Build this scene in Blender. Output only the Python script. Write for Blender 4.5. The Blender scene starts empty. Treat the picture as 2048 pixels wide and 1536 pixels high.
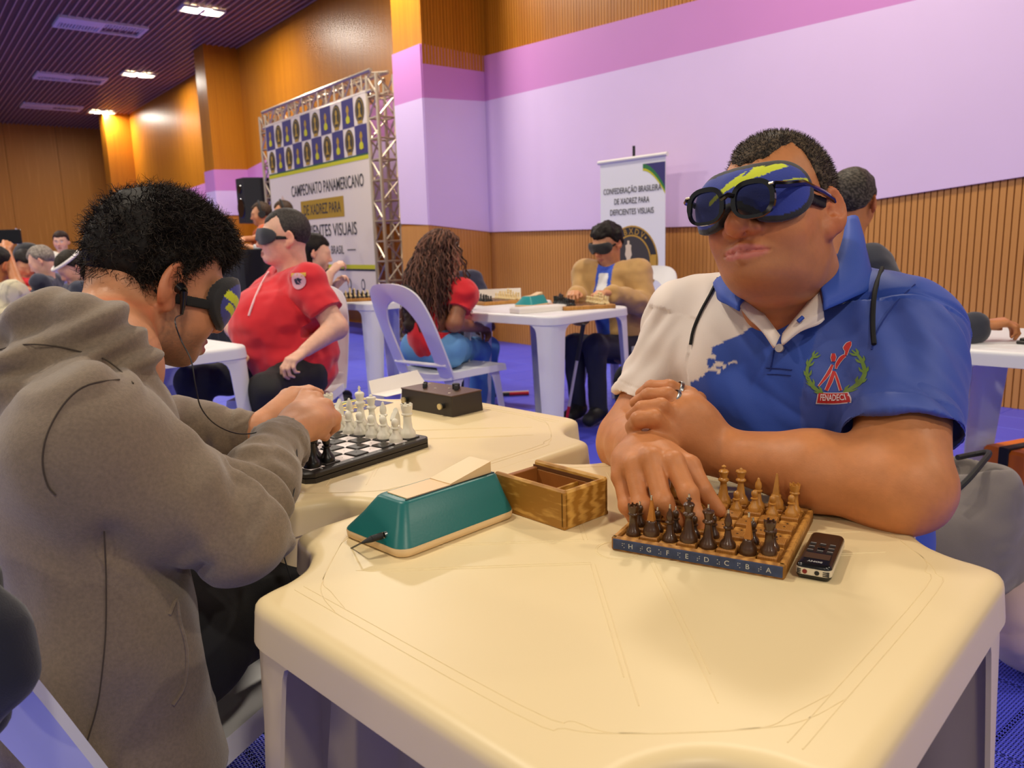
import bpy, bmesh, math, random
import numpy as np
from mathutils import Vector, Matrix, bvhtree
random.seed(7); rng = np.random.default_rng(7)
SC = bpy.context.scene
COL = SC.collection
# ------------------------------------------------------------------ camera, world, exposure
FPX, PITCH, ROLL, CAMH = 1560.0, 0.179, -0.029, 1.09
_cp, _sp, _cr, _sr = math.cos(PITCH), math.sin(PITCH), math.cos(ROLL), math.sin(ROLL)
_right = np.array([1, 0, 0.]); _fwd = np.array([0, _cp, -_sp]); _up = np.array([0, _sp, _cp])
CAM_R = _cr * _right + _sr * _up
CAM_U = -_sr * _right + _cr * _up
CAM_F = _fwd
cam = bpy.data.objects.new('camera', bpy.data.cameras.new('camera')); COL.objects.link(cam)
cam.matrix_world = Matrix(((CAM_R[0], CAM_U[0], -CAM_F[0], 0), (CAM_R[1], CAM_U[1], -CAM_F[1], 0),
                           (CAM_R[2], CAM_U[2], -CAM_F[2], CAMH), (0, 0, 0, 1)))
cam.data.sensor_width = 36; cam.data.lens = 36 * FPX / 2048; cam.data.clip_start = 0.02
cam.data.dof.use_dof = True; cam.data.dof.focus_distance = 1.12; cam.data.dof.aperture_fstop = 9.0
SC.camera = cam
SC.view_settings.view_transform = 'Standard'; SC.view_settings.look = 'None'
SC.view_settings.gamma = 1.0; SC.view_settings.use_curve_mapping = False
SC.view_settings.exposure = -0.68
W = bpy.data.worlds.new('hall_ambient'); SC.world = W; W.use_nodes = True
W.node_tree.nodes['Background'].inputs[0].default_value = (1.0, 0.95, 0.91, 1)
W.node_tree.nodes['Background'].inputs[1].default_value = 0.44
try:
    SC.cycles.max_bounces = 6; SC.cycles.diffuse_bounces = 3; SC.cycles.glossy_bounces = 3
    SC.cycles.transparent_max_bounces = 6; SC.cycles.caustics_reflective = False; SC.cycles.caustics_refractive = False
except Exception: pass
CEIL = 4.6
def area_lamp(name, loc, size, power, color):
    l = bpy.data.lights.new(name, 'AREA'); l.shape = 'SQUARE'; l.size = size; l.energy = power; l.color = color
    o = bpy.data.objects.new(name, l); o.location = loc; COL.objects.link(o); return o
# ceiling lamps hang in straight rows along the hall; only visible ones get fittings (built further down), unseen ones behind the camera are added fill
WARM = (1.0, 0.88, 0.71); SOFT = (1.0, 0.91, 0.80)
LAMPS = [(-9.92, 20.18), (-7.16, 16.19), (-4.36, 12.18), (-1.52, 8.25), (1.35, 4.3), (4.2, 0.3),
         (-10.3, 13.7), (-7.5, 9.75), (-4.65, 5.83), (-1.75, 1.93), (1.15, -1.97),
         (-10.6, 7.2), (-7.75, 3.3), (-4.9, -0.6), (-2.0, -4.5), (4.0, -5.9)]
for (lx, ly) in LAMPS:
    near = math.hypot(lx, ly) < 5.2
    area_lamp('ceiling_and_fill_light', (lx, ly, CEIL - 0.06), 0.34, 138 if near else 185, WARM if near else SOFT)

# ------------------------------------------------------------------ helpers
def pt(x, y, d):
    """world point seen at pixel (x, y) of a 2048 x 1536 frame, at depth d along the view axis"""
    return np.array([0, 0, CAMH]) + d * (CAM_F + CAM_R * (x - 1024) / FPX - CAM_U * (y - 768) / FPX)
def A3(*a): return np.array(a, float)
def nrm(v):
    v = np.asarray(v, float); return v / (np.linalg.norm(v) + 1e-12)
def srgb(r, g, b):
    f = lambda c: ((c / 255 + 0.055) / 1.055) ** 2.4 if c / 255 > 0.04045 else c / 255 / 12.92
    return (f(r), f(g), f(b), 1.0)
MATS = {}
def mat(name, color=(0.8, 0.8, 0.8, 1), rough=0.5, metal=0.0, bump=0.0, bscale=200.0, var=0.0, vscale=8.0, sss=0.0, attr=False,
        spec=0.5, coat=0.0, emit=None, estr=0.0, stretch=(1, 1, 1), sheen=0.0):
    if name in MATS: return MATS[name]
    m = bpy.data.materials.new(name); m.use_nodes = True; nt = m.node_tree; b = nt.nodes['Principled BSDF']
    b.inputs['Base Color'].default_value = color; b.inputs['Roughness'].default_value = rough
    b.inputs['Metallic'].default_value = metal; b.inputs['Specular IOR Level'].default_value = spec
    b.inputs['Coat Weight'].default_value = coat; b.inputs['Sheen Weight'].default_value = sheen
    if sss:
        b.inputs['Subsurface Weight'].default_value = sss
        b.inputs['Subsurface Radius'].default_value = (0.012, 0.005, 0.003); b.inputs['Subsurface Scale'].default_value = 1.0
    if emit:
        b.inputs['Emission Color'].default_value = emit; b.inputs['Emission Strength'].default_value = estr
    src = None
    if attr:
        a = nt.nodes.new('ShaderNodeAttribute'); a.attribute_name = 'Col'; src = a.outputs['Color']
        nt.links.new(src, b.inputs['Base Color'])
    if bump or var:
        tc = nt.nodes.new('ShaderNodeTexCoord'); mp = nt.nodes.new('ShaderNodeMapping'); mp.inputs['Scale'].default_value = stretch
        nt.links.new(tc.outputs['Object'], mp.inputs['Vector'])
    if var:
        n = nt.nodes.new('ShaderNodeTexNoise'); n.inputs['Scale'].default_value = vscale; n.inputs['Detail'].default_value = 4
        nt.links.new(mp.outputs[0], n.inputs['Vector'])
        mx = nt.nodes.new('ShaderNodeMix'); mx.data_type = 'RGBA'; mx.blend_type = 'MULTIPLY'; mx.inputs[0].default_value = 1.0
        rp = nt.nodes.new('ShaderNodeMapRange'); rp.inputs[1].default_value = 0.3; rp.inputs[2].default_value = 0.7
        rp.inputs[3].default_value = 1 - var; rp.inputs[4].default_value = 1 + var * 0.6
        nt.links.new(n.outputs['Fac'], rp.inputs[0]); nt.links.new(rp.outputs[0], mx.inputs[7])
        if src: nt.links.new(src, mx.inputs[6])
        else: mx.inputs[6].default_value = color
        nt.links.new(mx.outputs[2], b.inputs['Base Color'])
    if bump:
        n = nt.nodes.new('ShaderNodeTexNoise'); n.inputs['Scale'].default_value = bscale; n.inputs['Detail'].default_value = 3
        bp = nt.nodes.new('ShaderNodeBump'); bp.inputs['Strength'].default_value = bump; bp.inputs['Distance'].default_value = 0.002
        nt.links.new(mp.outputs[0], n.inputs['Vector']); nt.links.new(n.outputs['Fac'], bp.inputs['Height'])
        nt.links.new(bp.outputs[0], b.inputs['Normal'])
    MATS[name] = m
    return m
def wood_mat(name, c1, c2, scale=(1, 1, 1), freq=9.0, rough=0.45, dist=3.0):
    if name in MATS: return MATS[name]
    m = bpy.data.materials.new(name); m.use_nodes = True; nt = m.node_tree; b = nt.nodes['Principled BSDF']
    b.inputs['Roughness'].default_value = rough
    tc = nt.nodes.new('ShaderNodeTexCoord'); mp = nt.nodes.new('ShaderNodeMapping'); mp.inputs['Scale'].default_value = scale
    wv = nt.nodes.new('ShaderNodeTexWave'); wv.inputs['Scale'].default_value = freq; wv.inputs['Distortion'].default_value = dist
    wv.inputs['Detail'].default_value = 3; wv.inputs['Detail Scale'].default_value = 1.4
    nz = nt.nodes.new('ShaderNodeTexNoise'); nz.inputs['Scale'].default_value = freq * 0.7; nz.inputs['Detail'].default_value = 5
    ad = nt.nodes.new('ShaderNodeMath'); ad.operation = 'MULTIPLY'
    rp = nt.nodes.new('ShaderNodeValToRGB'); rp.color_ramp.elements[0].color = c1; rp.color_ramp.elements[1].color = c2
    rp.color_ramp.elements[0].position = 0.08; rp.color_ramp.elements[1].position = 0.5
    nt.links.new(tc.outputs['Object'], mp.inputs[0]); nt.links.new(mp.outputs[0], wv.inputs['Vector']); nt.links.new(mp.outputs[0], nz.inputs['Vector'])
    nt.links.new(wv.outputs['Fac'], ad.inputs[0]); nt.links.new(nz.outputs['Fac'], ad.inputs[1]); nt.links.new(ad.outputs[0], rp.inputs[0])
    nt.links.new(rp.outputs[0], b.inputs['Base Color'])
    MATS[name] = m
    return m
def link(o, parent=None):
    COL.objects.link(o)
    if parent is not None: o.parent = parent
    return o
def tag(o, label=None, cat=None, group=None, kind=None):
    if label: o['label'] = label
    if cat: o['category'] = cat
    if group: o['group'] = group
    if kind: o['kind'] = kind
    return o
def empty(name, loc=(0, 0, 0), rz=0.0, label=None, cat=None, group=None):
    o = bpy.data.objects.new(name, None); o.empty_display_size = 0.05; COL.objects.link(o)
    o.location = [float(v) for v in loc]; o.rotation_euler = (0, 0, rz)
    return tag(o, label, cat, group)
def build(name, verts, faces, material=None, parent=None, smooth=False, col=None, sharp=None):
    me = bpy.data.meshes.new(name)
    me.from_pydata([tuple(map(float, v)) for v in verts], [], [tuple(map(int, f)) for f in faces])
    return finish(name, me, material, parent, smooth, col, sharp)
def finish(name, me, material, parent, smooth, col=None, sharp=None):
    if smooth: me.polygons.foreach_set('use_smooth', [True] * len(me.polygons))
    if sharp is not None and smooth:
        try: me.set_sharp_from_angle(angle=sharp)
        except Exception: pass
    if material is not None: me.materials.append(material)
    if col is not None:
        a = me.color_attributes.new('Col', 'FLOAT_COLOR', 'POINT')
        cc = np.ones((len(me.vertices), 4), np.float32); cc[:, :3] = col; a.data.foreach_set('color', cc.ravel())
    me.update()
    return link(bpy.data.objects.new(name, me), parent)
class MB:
    """collects simple shapes into one mesh"""
    def __init__(s): s.v = []; s.f = []
    def add(s, vs, fs):
        k = len(s.v); s.v += [tuple(map(float, v)) for v in vs]; s.f += [tuple(i + k for i in f) for f in fs]; return s
    def box(s, lo, hi, M=None):
        x0, y0, z0 = lo; x1, y1, z1 = hi
        vs = [(x0, y0, z0), (x1, y0, z0), (x1, y1, z0), (x0, y1, z0), (x0, y0, z1), (x1, y0, z1), (x1, y1, z1), (x0, y1, z1)]
        if M is not None: vs = [M @ Vector(v) for v in vs]
        return s.add(vs, [(0, 3, 2, 1), (4, 5, 6, 7), (0, 1, 5, 4), (1, 2, 6, 5), (2, 3, 7, 6), (3, 0, 4, 7)])
    def bbox(s, lo, hi, r=0.004, M=None):
        """box with chamfered edges all round"""
        lo = np.array(lo, float); hi = np.array(hi, float); r = min(r, *(0.45 * (hi - lo))); vs = []; idx = {}
        for ix in (0, 1):
            for iy in (0, 1):
                for iz in (0, 1):
                    c = np.where([ix, iy, iz], hi, lo); sg = np.array([1 if ix else -1, 1 if iy else -1, 1 if iz else -1])
                    for ax in range(3):
                        p = c - sg * r; p[ax] = c[ax]; idx[(ix, iy, iz, ax)] = len(vs); vs.append(p)
        fs = []
        def q(keys): fs.append([idx[k] for k in keys])
        for ax in range(3):
            a, b = (ax + 1) % 3, (ax + 2) % 3
            for sd in (0, 1):
                ks = []
                for (i, j) in ((0, 0), (1, 0), (1, 1), (0, 1)):
                    k = [0, 0, 0]; k[ax] = sd; k[a] = i; k[b] = j; ks.append((*k, ax))
                q(ks if sd else ks[::-1])
            for i in (0, 1):
                for j in (0, 1):
                    k0 = [0, 0, 0]; k0[a] = i; k0[b] = j; k1 = list(k0); k1[ax] = 1
                    ks = [(*k0, a), (*k1, a), (*k1, b), (*k0, b)]; q(ks if (i ^ j) else ks[::-1])
        for ix in (0, 1):
            for iy in (0, 1):
                for iz in (0, 1):
                    ks = [(ix, iy, iz, 0), (ix, iy, iz, 1), (ix, iy, iz, 2)]; q(ks if (ix + iy + iz) % 2 else ks[::-1])
        if M is not None: vs = [M @ Vector(v) for v in vs]
        return s.add(vs, fs)
    def tube(s, pts, r, n=8, caps=True):
        pts = [np.array(p, float) for p in pts]; rs = r if hasattr(r, '__len__') else [r] * len(pts)
        ref = None; rings = []
        for i, p in enumerate(pts):
            t = nrm((pts[min(i + 1, len(pts) - 1)] - pts[max(i - 1, 0)]))
            if ref is None: ref = np.cross(t, [0, 0, 1.]) if abs(t[2]) < .9 else np.cross(t, [1., 0, 0])
            ref = nrm(ref - t * (ref @ t)); b = np.cross(t, ref)
            rings.append([p + rs[i] * (math.cos(2 * math.pi * k / n) * ref + math.sin(2 * math.pi * k / n) * b) for k in range(n)])
        vs = [v for rg in rings for v in rg]; fs = []
        for i in range(len(pts) - 1):
            for k in range(n): fs.append((i * n + k, i * n + (k + 1) % n, (i + 1) * n + (k + 1) % n, (i + 1) * n + k))
        if caps: fs.append(tuple(range(n))[::-1]); fs.append(tuple(range((len(pts) - 1) * n, len(pts) * n)))
        return s.add(vs, fs)
    def lathe(s, prof, n=20, M=None, c=(0, 0, 0)):
        vs = []; fs = []
        for (r, z) in prof:
            for k in range(n):
                a = 2 * math.pi * k / n; vs.append((c[0] + r * math.cos(a), c[1] + r * math.sin(a), c[2] + z))
        for i in range(len(prof) - 1):
            for k in range(n): fs.append((i * n + k, i * n + (k + 1) % n, (i + 1) * n + (k + 1) % n, (i + 1) * n + k))
        fs.append(tuple(range(n))[::-1]); m = len(prof) - 1; fs.append(tuple(range(m * n, m * n + n)))
        if M is not None: vs = [M @ Vector(v) for v in vs]
        return s.add(vs, fs)
    def prism(s, poly, z0, z1, M=None):
        n = len(poly); vs = [(x, y, z0) for x, y in poly] + [(x, y, z1) for x, y in poly]
        if M is not None: vs = [M @ Vector(v) for v in vs]
        return s.add(vs, [tuple(range(n))[::-1], tuple(range(n, 2 * n))] + [(i, (i + 1) % n, n + (i + 1) % n, n + i) for i in range(n)])
    def loft(s, rings, closed=True, caps=True):
        n = len(rings[0]); vs = [v for r in rings for v in r]; fs = []
        for i in range(len(rings) - 1):
            for k in range(n if closed else n - 1):
                fs.append((i * n + k, i * n + (k + 1) % n, (i + 1) * n + (k + 1) % n, (i + 1) * n + k))
        if caps and closed: fs.append(tuple(range(n))[::-1]); m = len(rings) - 1; fs.append(tuple(range(m * n, m * n + n)))
        return s.add(vs, fs)
    def build(s, name, material, parent=None, smooth=False, sharp=0.7): return build(name, s.v, s.f, material, parent, smooth, sharp=sharp)
def copy_tree(o, parent=None):
    c = o.copy(); COL.objects.link(c); c.parent = parent
    for ch in list(o.children): copy_tree(ch, c)
    return c
def share(name, mesh, parent=None, loc=(0, 0, 0), rot=(0, 0, 0), scale=(1, 1, 1)):
    o = bpy.data.objects.new(name, mesh); link(o, parent); o.location = loc; o.rotation_euler = rot; o.scale = scale; return o
def smooth_curve(pts, n=8):
    """Catmull-Rom through the points"""
    P = [np.array(p, float) for p in pts]; P = [2 * P[0] - P[1]] + P + [2 * P[-1] - P[-2]]; out = []
    for i in range(1, len(P) - 2):
        for k in range(n):
            t = k / n; a, b, c, d = P[i - 1:i + 3]
            out.append(0.5 * (2 * b + (c - a) * t + (2 * a - 5 * b + 4 * c - d) * t * t + (3 * b - a - 3 * c + d) * t ** 3))
    out.append(P[-2]); return out
FONT_CACHE = {}
def text_mesh(body, size, extrude=0.0, res=3, shear=0.0, bold=0.0):
    """lettering as mesh data centred on the origin in its XY plane"""
    key = (body, size, extrude, shear, bold)
    if key in FONT_CACHE: return FONT_CACHE[key]
    cu = bpy.data.curves.new('lettering', 'FONT'); cu.body = body; cu.size = size; cu.extrude = extrude; cu.resolution_u = res
    cu.align_x = 'CENTER'; cu.align_y = 'CENTER'; cu.shear = shear; cu.offset = bold
    o = bpy.data.objects.new('lettering', cu); COL.objects.link(o)
    dg = bpy.context.evaluated_depsgraph_get(); me = bpy.data.meshes.new_from_object(o.evaluated_get(dg))
    bpy.data.objects.remove(o); bpy.data.curves.remove(cu); FONT_CACHE[key] = me; return me
def lettering(body, size, material, parent, M, fit=None, shear=0.0, bold=0.0, name='lettering'):
    me = text_mesh(body, size, 0.0, shear=shear, bold=bold).copy(); me.materials.clear(); me.materials.append(material)
    co = np.zeros(len(me.vertices) * 3); me.vertices.foreach_get('co', co); co = co.reshape(-1, 3)
    wdt = np.ptp(co[:, 0]); sx = fit / wdt if fit else 1.0; co[:, 0] *= sx
    me.vertices.foreach_set('co', np.array([M @ Vector(v) for v in co]).ravel()); me.update()
    return link(bpy.data.objects.new(name, me), parent)
def frame(o, x, y, z):
    o, x, y, z = map(lambda v: [float(t) for t in v], (o, x, y, z))
    return Matrix(((x[0], y[0], z[0], o[0]), (x[1], y[1], z[1], o[1]), (x[2], y[2], z[2], o[2]), (0, 0, 0, 1)))
# ================================================================== the hall
WC = A3(-0.191, 8.843, 0); WN = A3(0.787, 0.617, 0); WL = A3(-0.617, 0.787, 0)   # long wall: foot of the corner, inward-out normal, leftward direction
def wp(u, off, z): return WC + WL * u - WN * off + A3(0, 0, z)
WALL_M = frame(WC, WL, -WN, (0, 0, 1))       # local x along the wall (leftwards), y into the room, z up
def in_wall(vs): return [WALL_M @ Vector(v) for v in vs]
m_slat = wood_mat('honey_slat_wood', srgb(196, 132, 62), srgb(216, 156, 84), scale=(30, 30, 1.2), freq=2.0, rough=0.5)
m_vein = wood_mat('amber_wood_veneer', srgb(176, 104, 14), srgb(212, 138, 30), scale=(14, 14, 0.5), freq=1.2, rough=0.38, dist=2.0)
m_gap = mat('dark_groove_wood', srgb(96, 56, 20), 0.7)
m_lilac = mat('pale_lilac_paint', srgb(232, 206, 244), 0.55, var=0.02, vscale=2)
m_mauve = mat('mauve_pink_paint', srgb(214, 142, 206), 0.55, var=0.02, vscale=2)
m_grey = mat('grey_metal_channel', srgb(150, 150, 148), 0.5, 0.3)
# ---- long wall backing and slats
wall = MB().box((-12.0, -0.3, 0), (-0.001, -0.022, CEIL), WALL_M).build('wall_right', m_gap); tag(wall, kind='structure')
slat = MB().bbox((-0.017, -0.022, 0.0), (0.017, 0.0, 1.5), 0.002); slat_me = slat.build('slat', m_slat, wall).data
bpy.data.objects.remove(bpy.data.objects['slat'])
nsl = 230
for i in range(nsl):
    o = share('slat', slat_me, wall, wp(-0.02 - 0.04 * i, 0, 0), (0, 0, math.atan2(WL[1], WL[0])))
up = MB()
for i in range(230): up.box((-0.037 - 0.04 * i, -0.022, 2.5), (-0.003 - 0.04 * i, 0.0, CEIL), WALL_M)
tag(up.build('upper_slat', m_vein, wall), kind='stuff')
def panel(pts, y0, y1, name, m, parent):
    """flat board in the long wall's plane; pts are (u, z) corners"""
    n = len(pts); b = MB(); b.add(in_wall([(u, y0, z) for u, z in pts] + [(u, y1, z) for u, z in pts]),
          [tuple(range(n, 2 * n)), tuple(range(n))[::-1]] + [(i, (i + 1) % n, n + (i + 1) % n, n + i) for i in range(n)])
    return b.build(name, m, parent)
def botz(u):        # lower rim of the painted board rises gently to the right
    t = -u
    return 1.215 - 0.012 * t if t < 2.9 else 1.18 + 0.088 * (t - 2.9)
us = [0.0, -1.0, -2.0, -2.9, -3.4, -4.0, -4.6, -5.3, -6.2, -8.0, -12.0]
panel([(u, botz(u)) for u in us] + [(u, 2.60 + u * 0.018) for u in us[::-1]], 0.001, 0.022, 'painted_panel', m_lilac, wall)
panel([(u, 2.60 + u * 0.018) for u in us] + [(u, 3.06 + u * 0.045) for u in us[::-1]], 0.001, 0.022, 'painted_band', m_mauve, wall)
# ---- pier standing proud of the wall
def pier(name, u0, u1, prot, bands, m_low, slatted):
    p = MB().box((u0 + 0.004, -0.02, 0), (u1 - 0.004, prot - 0.004, CEIL), WALL_M).build(name, m_vein); tag(p, kind='structure')
    zb0, zb1, zm0, zm1, zt0, zt1 = bands      # (room edge, back edge) heights of rims
    def face(pa, pb, za, zb_, z2a, z2b, m, nm, t=0.012):
        d = nrm(np.array(pb) - np.array(pa)); nn = A3(-d[1], d[0], 0)
        v = [(*pa, za), (*pb, zb_), (*pb, z2b), (*pa, z2a)]; v = [np.array(q, float) for q in v]
        o = [q + nn * t for q in v]
        MB().add([WALL_M @ Vector(q) for q in v + o], [(4, 5, 6, 7), (3, 2, 1, 0), (0, 1, 5, 4), (1, 2, 6, 5), (2, 3, 7, 6), (3, 0, 4, 7)]).build(nm, m, p)
    fr, fl, br, bl = (u0, prot), (u1, prot), (u0, 0.0), (u1, 0.0)
    face(br, fr, zb1, zb0, zm1, zm0, m_lilac, 'painted_panel'); face(fr, fl, zb0, zb0 + .03, zm0, zm0, m_lilac, 'painted_panel')
    face(br, fr, zm1, zm0, zt1, zt0, m_mauve, 'painted_band'); face(fr, fl, zm0, zm0, zt0, zt0, m_mauve, 'painted_band')
    if slatted:
        rz = math.atan2(-WN[1], -WN[0])
        for i in range(int(prot / 0.04)):
            q = wp(u0 - 0.0, 0.02 + 0.04 * i, 0); share('slat', slat_me, p, q, (0, 0, rz))
        b = MB()
        for i in range(int(prot / 0.04)): b.box((u0 - 0.014, 0.003 + 0.04 * i, 2.9), (u0, 0.037 + 0.04 * i, CEIL), WALL_M)
        tag(b.build('upper_slat', m_vein, p), kind='stuff')
        face(fr, fl, 0.0, 0.0, 1.3, 1.3, m_slat, 'lower_board', 0.008)
        MB().box((u0 - 0.02, prot - 0.14, 0.0), (u0 - 0.005, prot - 0.09, 1.26), WALL_M).build('metal_channel', m_grey, p)
    return p
pier('wall_pier', 0.0, 0.56, 0.80, (1.30, 1.215, 2.57, 2.60, 3.09, 3.06), m_slat, True)
pier('wall_pier', 7.2, 7.72, 0.60, (1.72, 1.72, 2.14, 2.15, 2.50, 2.52), m_vein, False)
pier('wall_pier', 15.1, 15.65, 0.60, (1.6, 1.6, 2.0, 2.0, 2.3, 2.3), m_vein, False)
# ---- left stretch of the long wall, beyond the pier
wl = MB().box((0.001, -0.3, 0), (18.4, -0.001, CEIL), WALL_M).build('wall_left', m_vein); tag(wl, kind='structure')
panel([(0.56, 1.3), (7.2, 1.66), (7.2, 2.12), (0.56, 2.6)], 0.0, 0.012, 'painted_panel', m_lilac, wl)
panel([(0.56, 2.6), (7.2, 2.12), (7.2, 2.52), (0.56, 3.12)], 0.0, 0.012, 'painted_band', m_mauve, wl)
panel([(7.72, 1.65), (15.1, 1.6), (15.1, 2.0), (7.72, 2.12)], 0.0, 0.012, 'painted_panel', m_lilac, wl)
panel([(7.72, 2.12), (15.1, 2.0), (15.1, 2.3), (7.72, 2.52)], 0.0, 0.012, 'painted_band', m_mauve, wl)
# ---- far end wall: veneer boards side by side
wf = MB().box((18.1, -0.3, 0), (18.4, 12.0, CEIL), WALL_M).build('wall_far', m_gap); tag(wf, kind='structure')
m_far = wood_mat('brown_wood_veneer', srgb(206, 134, 40), srgb(228, 158, 64), scale=(14, 14, 0.5), freq=1.2, rough=0.5, dist=2.0)
vp = MB().bbox((18.085, 0.003, 0.0), (18.1, 1.217, CEIL), 0.003)
vme = build('veneer_board', vp.v, vp.f, m_far).data; bpy.data.objects.remove(bpy.data.objects['veneer_board'])
for i in range(9):
    o = share('veneer_board', vme, wf); o.matrix_world = WALL_M @ Matrix.Translation((0, 1.22 * i, 0))
# ---- ceiling: dark metal grille of laths on cross runners
m_ceil = mat('dark_brown_ceiling', srgb(104, 74, 66), 0.7); m_lath = mat('brown_metal_lath', srgb(146, 110, 100), 0.45, 0.2)
ce = MB().box((-12, -0.3, CEIL), (18.4, 12.0, CEIL + 0.05), WALL_M).build('ceiling', m_ceil); tag(ce, kind='structure')
lt = MB()
for i in range(118): lt.box((-2.0, 0.02 + 0.1 * i, CEIL - 0.035), (18.1, 0.034 + 0.1 * i, CEIL), WALL_M)
tag(lt.build('grille_runner', mat('pale_brown_runner', srgb(206, 168, 150), 0.4, 0.1), ce), kind='stuff')
lt = MB()
for i in range(500): lt.box((-2.0 + 0.04 * i, 0.0, CEIL - 0.02), (-1.988 + 0.04 * i, 11.8, CEIL - 0.004), WALL_M)
tag(lt.build('grille_lath', m_lath, ce), kind='stuff')
# ---- lamps and air vents in the ceiling
m_white = mat('white_enamel', srgb(232, 228, 222), 0.4); m_glow = mat('lamp_glow', (1, 1, 1, 1), emit=(1.0, 0.9, 0.55, 1), estr=14.0)
WROT = math.atan2(WL[1], WL[0])
def ceiling_lamp(x, y, label):
    t = empty('ceiling_lamp', (x, y, CEIL - 0.05), WROT + math.pi / 2, label, 'ceiling light', 'twin spot lamps in the grille ceiling')
    f = MB()
    for (a, b_, c, d) in ((-0.3, -0.15, 0.3, -0.13), (-0.3, 0.13, 0.3, 0.15), (-0.3, -0.13, -0.28, 0.13), (0.28, -0.13, 0.3, 0.13), (-0.03, -0.13, 0.03, 0.13)):
        f.box((a, b_, -0.02), (c, d, 0.015))
    f.build('frame', m_white, t)
    for s in (-1, 1): MB().lathe([(0.0, 0.03), (0.115, 0.028), (0.12, 0.0), (0.1, -0.008), (0.0, -0.012)][::-1], 16, c=(s * 0.155, 0, 0.0)).build('bulb', m_glow, t, True)
    return t
for i, (lx, ly) in enumerate(LAMPS):
    lab = {0: 'small twin spot lamp glowing on the ceiling near the far wall', 1: 'twin spot lamp glowing midway along the dark ceiling',
           2: 'nearest twin spot lamp glowing at the top edge of the photo'}.get(i)
    if lab: ceiling_lamp(lx, ly, lab)
def vent(x, y, label):
    t = empty('air_vent', (x, y, CEIL - 0.04), WROT + math.pi / 2, label, 'air vent', 'air vents in the grille ceiling')
    f = MB()
    for (a, b_, c, d) in ((-0.62, -0.32, 0.62, -0.27), (-0.62, 0.27, 0.62, 0.32), (-0.62, -0.27, -0.57, 0.27), (0.57, -0.27, 0.62, 0.27), (-0.02, -0.27, 0.02, 0.27)): f.box((a, b_, -0.02), (c, d, 0.03))
    f.build('frame', m_white, t)
    MB().box((0.02, 0.0, -0.016), (0.57, 0.27, 0.01)).build('cover_plate', m_white, t)
    MB().box((-0.57, -0.27, 0.012), (-0.02, 0.0, 0.02)).build('duct_plate', m_ceil, t)
    for i in range(13):
        for (xa, y0, y1) in ((-0.56 + 0.042 * i, 0.0, 0.27), (0.03 + 0.042 * i, -0.27, 0.0)):
            MB().box((xa, y0, -0.012), (xa + 0.018, y1, 0.02)).build('louvre', m_white, t)
vent(-6.2, 12.9, 'white louvred air vent nearest in the dark ceiling'); vent(-8.6, 16.4, 'white louvred air vent, middle one of the ceiling row')
vent(-10.7, 19.4, 'white louvred air vent farthest away near the brown end wall')
sm = empty('smoke_detector', (-10.1, 16.3, CEIL - 0.03), 0, 'small white round detector on the ceiling left of the vents', 'smoke detector')
MB().lathe([(0.0, -0.05), (0.05, -0.045), (0.07, -0.01), (0.075, 0.02)], 16).build('housing', m_white, sm, True)
MB().lathe([(0.0, -0.062), (0.02, -0.058), (0.025, -0.04)], 12).build('sensor', m_grey, sm, True)
# ---- floor of blue interlocking plastic tiles
m_fl = mat('blue_plastic_floor', srgb(86, 92, 228), 0.45, var=0.06, vscale=1.2)
m_under = mat('deep_blue_underlay', srgb(22, 20, 108), 0.8)
fl = MB().box((-16, -5, -0.06), (9, 27, -0.016)).build('floor', m_under); tag(fl, kind='structure')
TS = 0.305
def tile_mesh(ncell, detail):
    b = MB(); h = TS / 2 - 0.0012
    if detail:
        for (x0, y0, x1, y1) in ((-h, -h, h, -h + 0.004), (-h, h - 0.004, h, h), (-h, -h, -h + 0.004, h), (h - 0.004, -h, h, h)): b.box((x0, y0, -0.012), (x1, y1, 0.0))
        st = 2 * h / ncell; w = 0.0021
        for k in range(-ncell + 1, ncell):
            for sg in (1, -1):
                c = k * st
                lo = max(-h, -h + c) if sg > 0 else max(-h, -h + c); hi_ = min(h, h + c)
                if hi_ - lo < 0.01: continue
                x0, x1 = lo, hi_; y0, y1 = (x0 - c) * sg, (x1 - c) * sg
                dx, dy = nrm((x1 - x0, y1 - y0)); px, py = -dy * w, dx * w
                vs = [(x0 + px, y0 + py, 0), (x0 - px, y0 - py, 0), (x1 - px, y1 - py, 0), (x1 + px, y1 + py, 0)]
                vs += [(x, y, -0.012) for x, y, z in vs]
                b.add(vs, [(0, 1, 2, 3), (0, 3, 7, 4), (2, 1, 5, 6)])
    else:
        b.bbox((-h, -h, -0.014), (h, h, 0.0), 0.002)
    o = b.build('floor_tile', m_fl); me = o.data; bpy.data.objects.remove(o); return me
tile_fine = tile_mesh(21, True); tile_plain = tile_mesh(0, False)
TA = math.atan2(WL[1], WL[0]); ex = A3(math.cos(TA), math.sin(TA), 0); ey = A3(-math.sin(TA), math.cos(TA), 0)
tiles = []
for i in range(-40, 75):
    for j in range(-45, 40):
        p = A3(0.4, 2.0, 0) + ex * (i * TS) + ey * (j * TS)
        if (p - WC) @ WN > 0 or p[1] < -1.5 or p[1] > 22 or p[0] < -14 or p[0] > 7: continue
        c = p - A3(0, 0, CAMH); dz = c @ CAM_F
        sx = 1024 + FPX * (c @ CAM_R) / max(dz, .05); sy = 768 - FPX * (c @ CAM_U) / max(dz, .05)
        vis = dz > 0.3 and -150 < sx < 2200 and sy < 1750
        tiles.append((not vis, np.hypot(p[0], p[1]), p))
tiles.sort(key=lambda t: (t[0], t[1])); far = []
for k, (nv, d, p) in enumerate(tiles):
    if k < 300: share('floor_tile', tile_fine if d < 2.7 else tile_plain, fl, p, (0, 0, TA))
    else: far.append(p)
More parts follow.
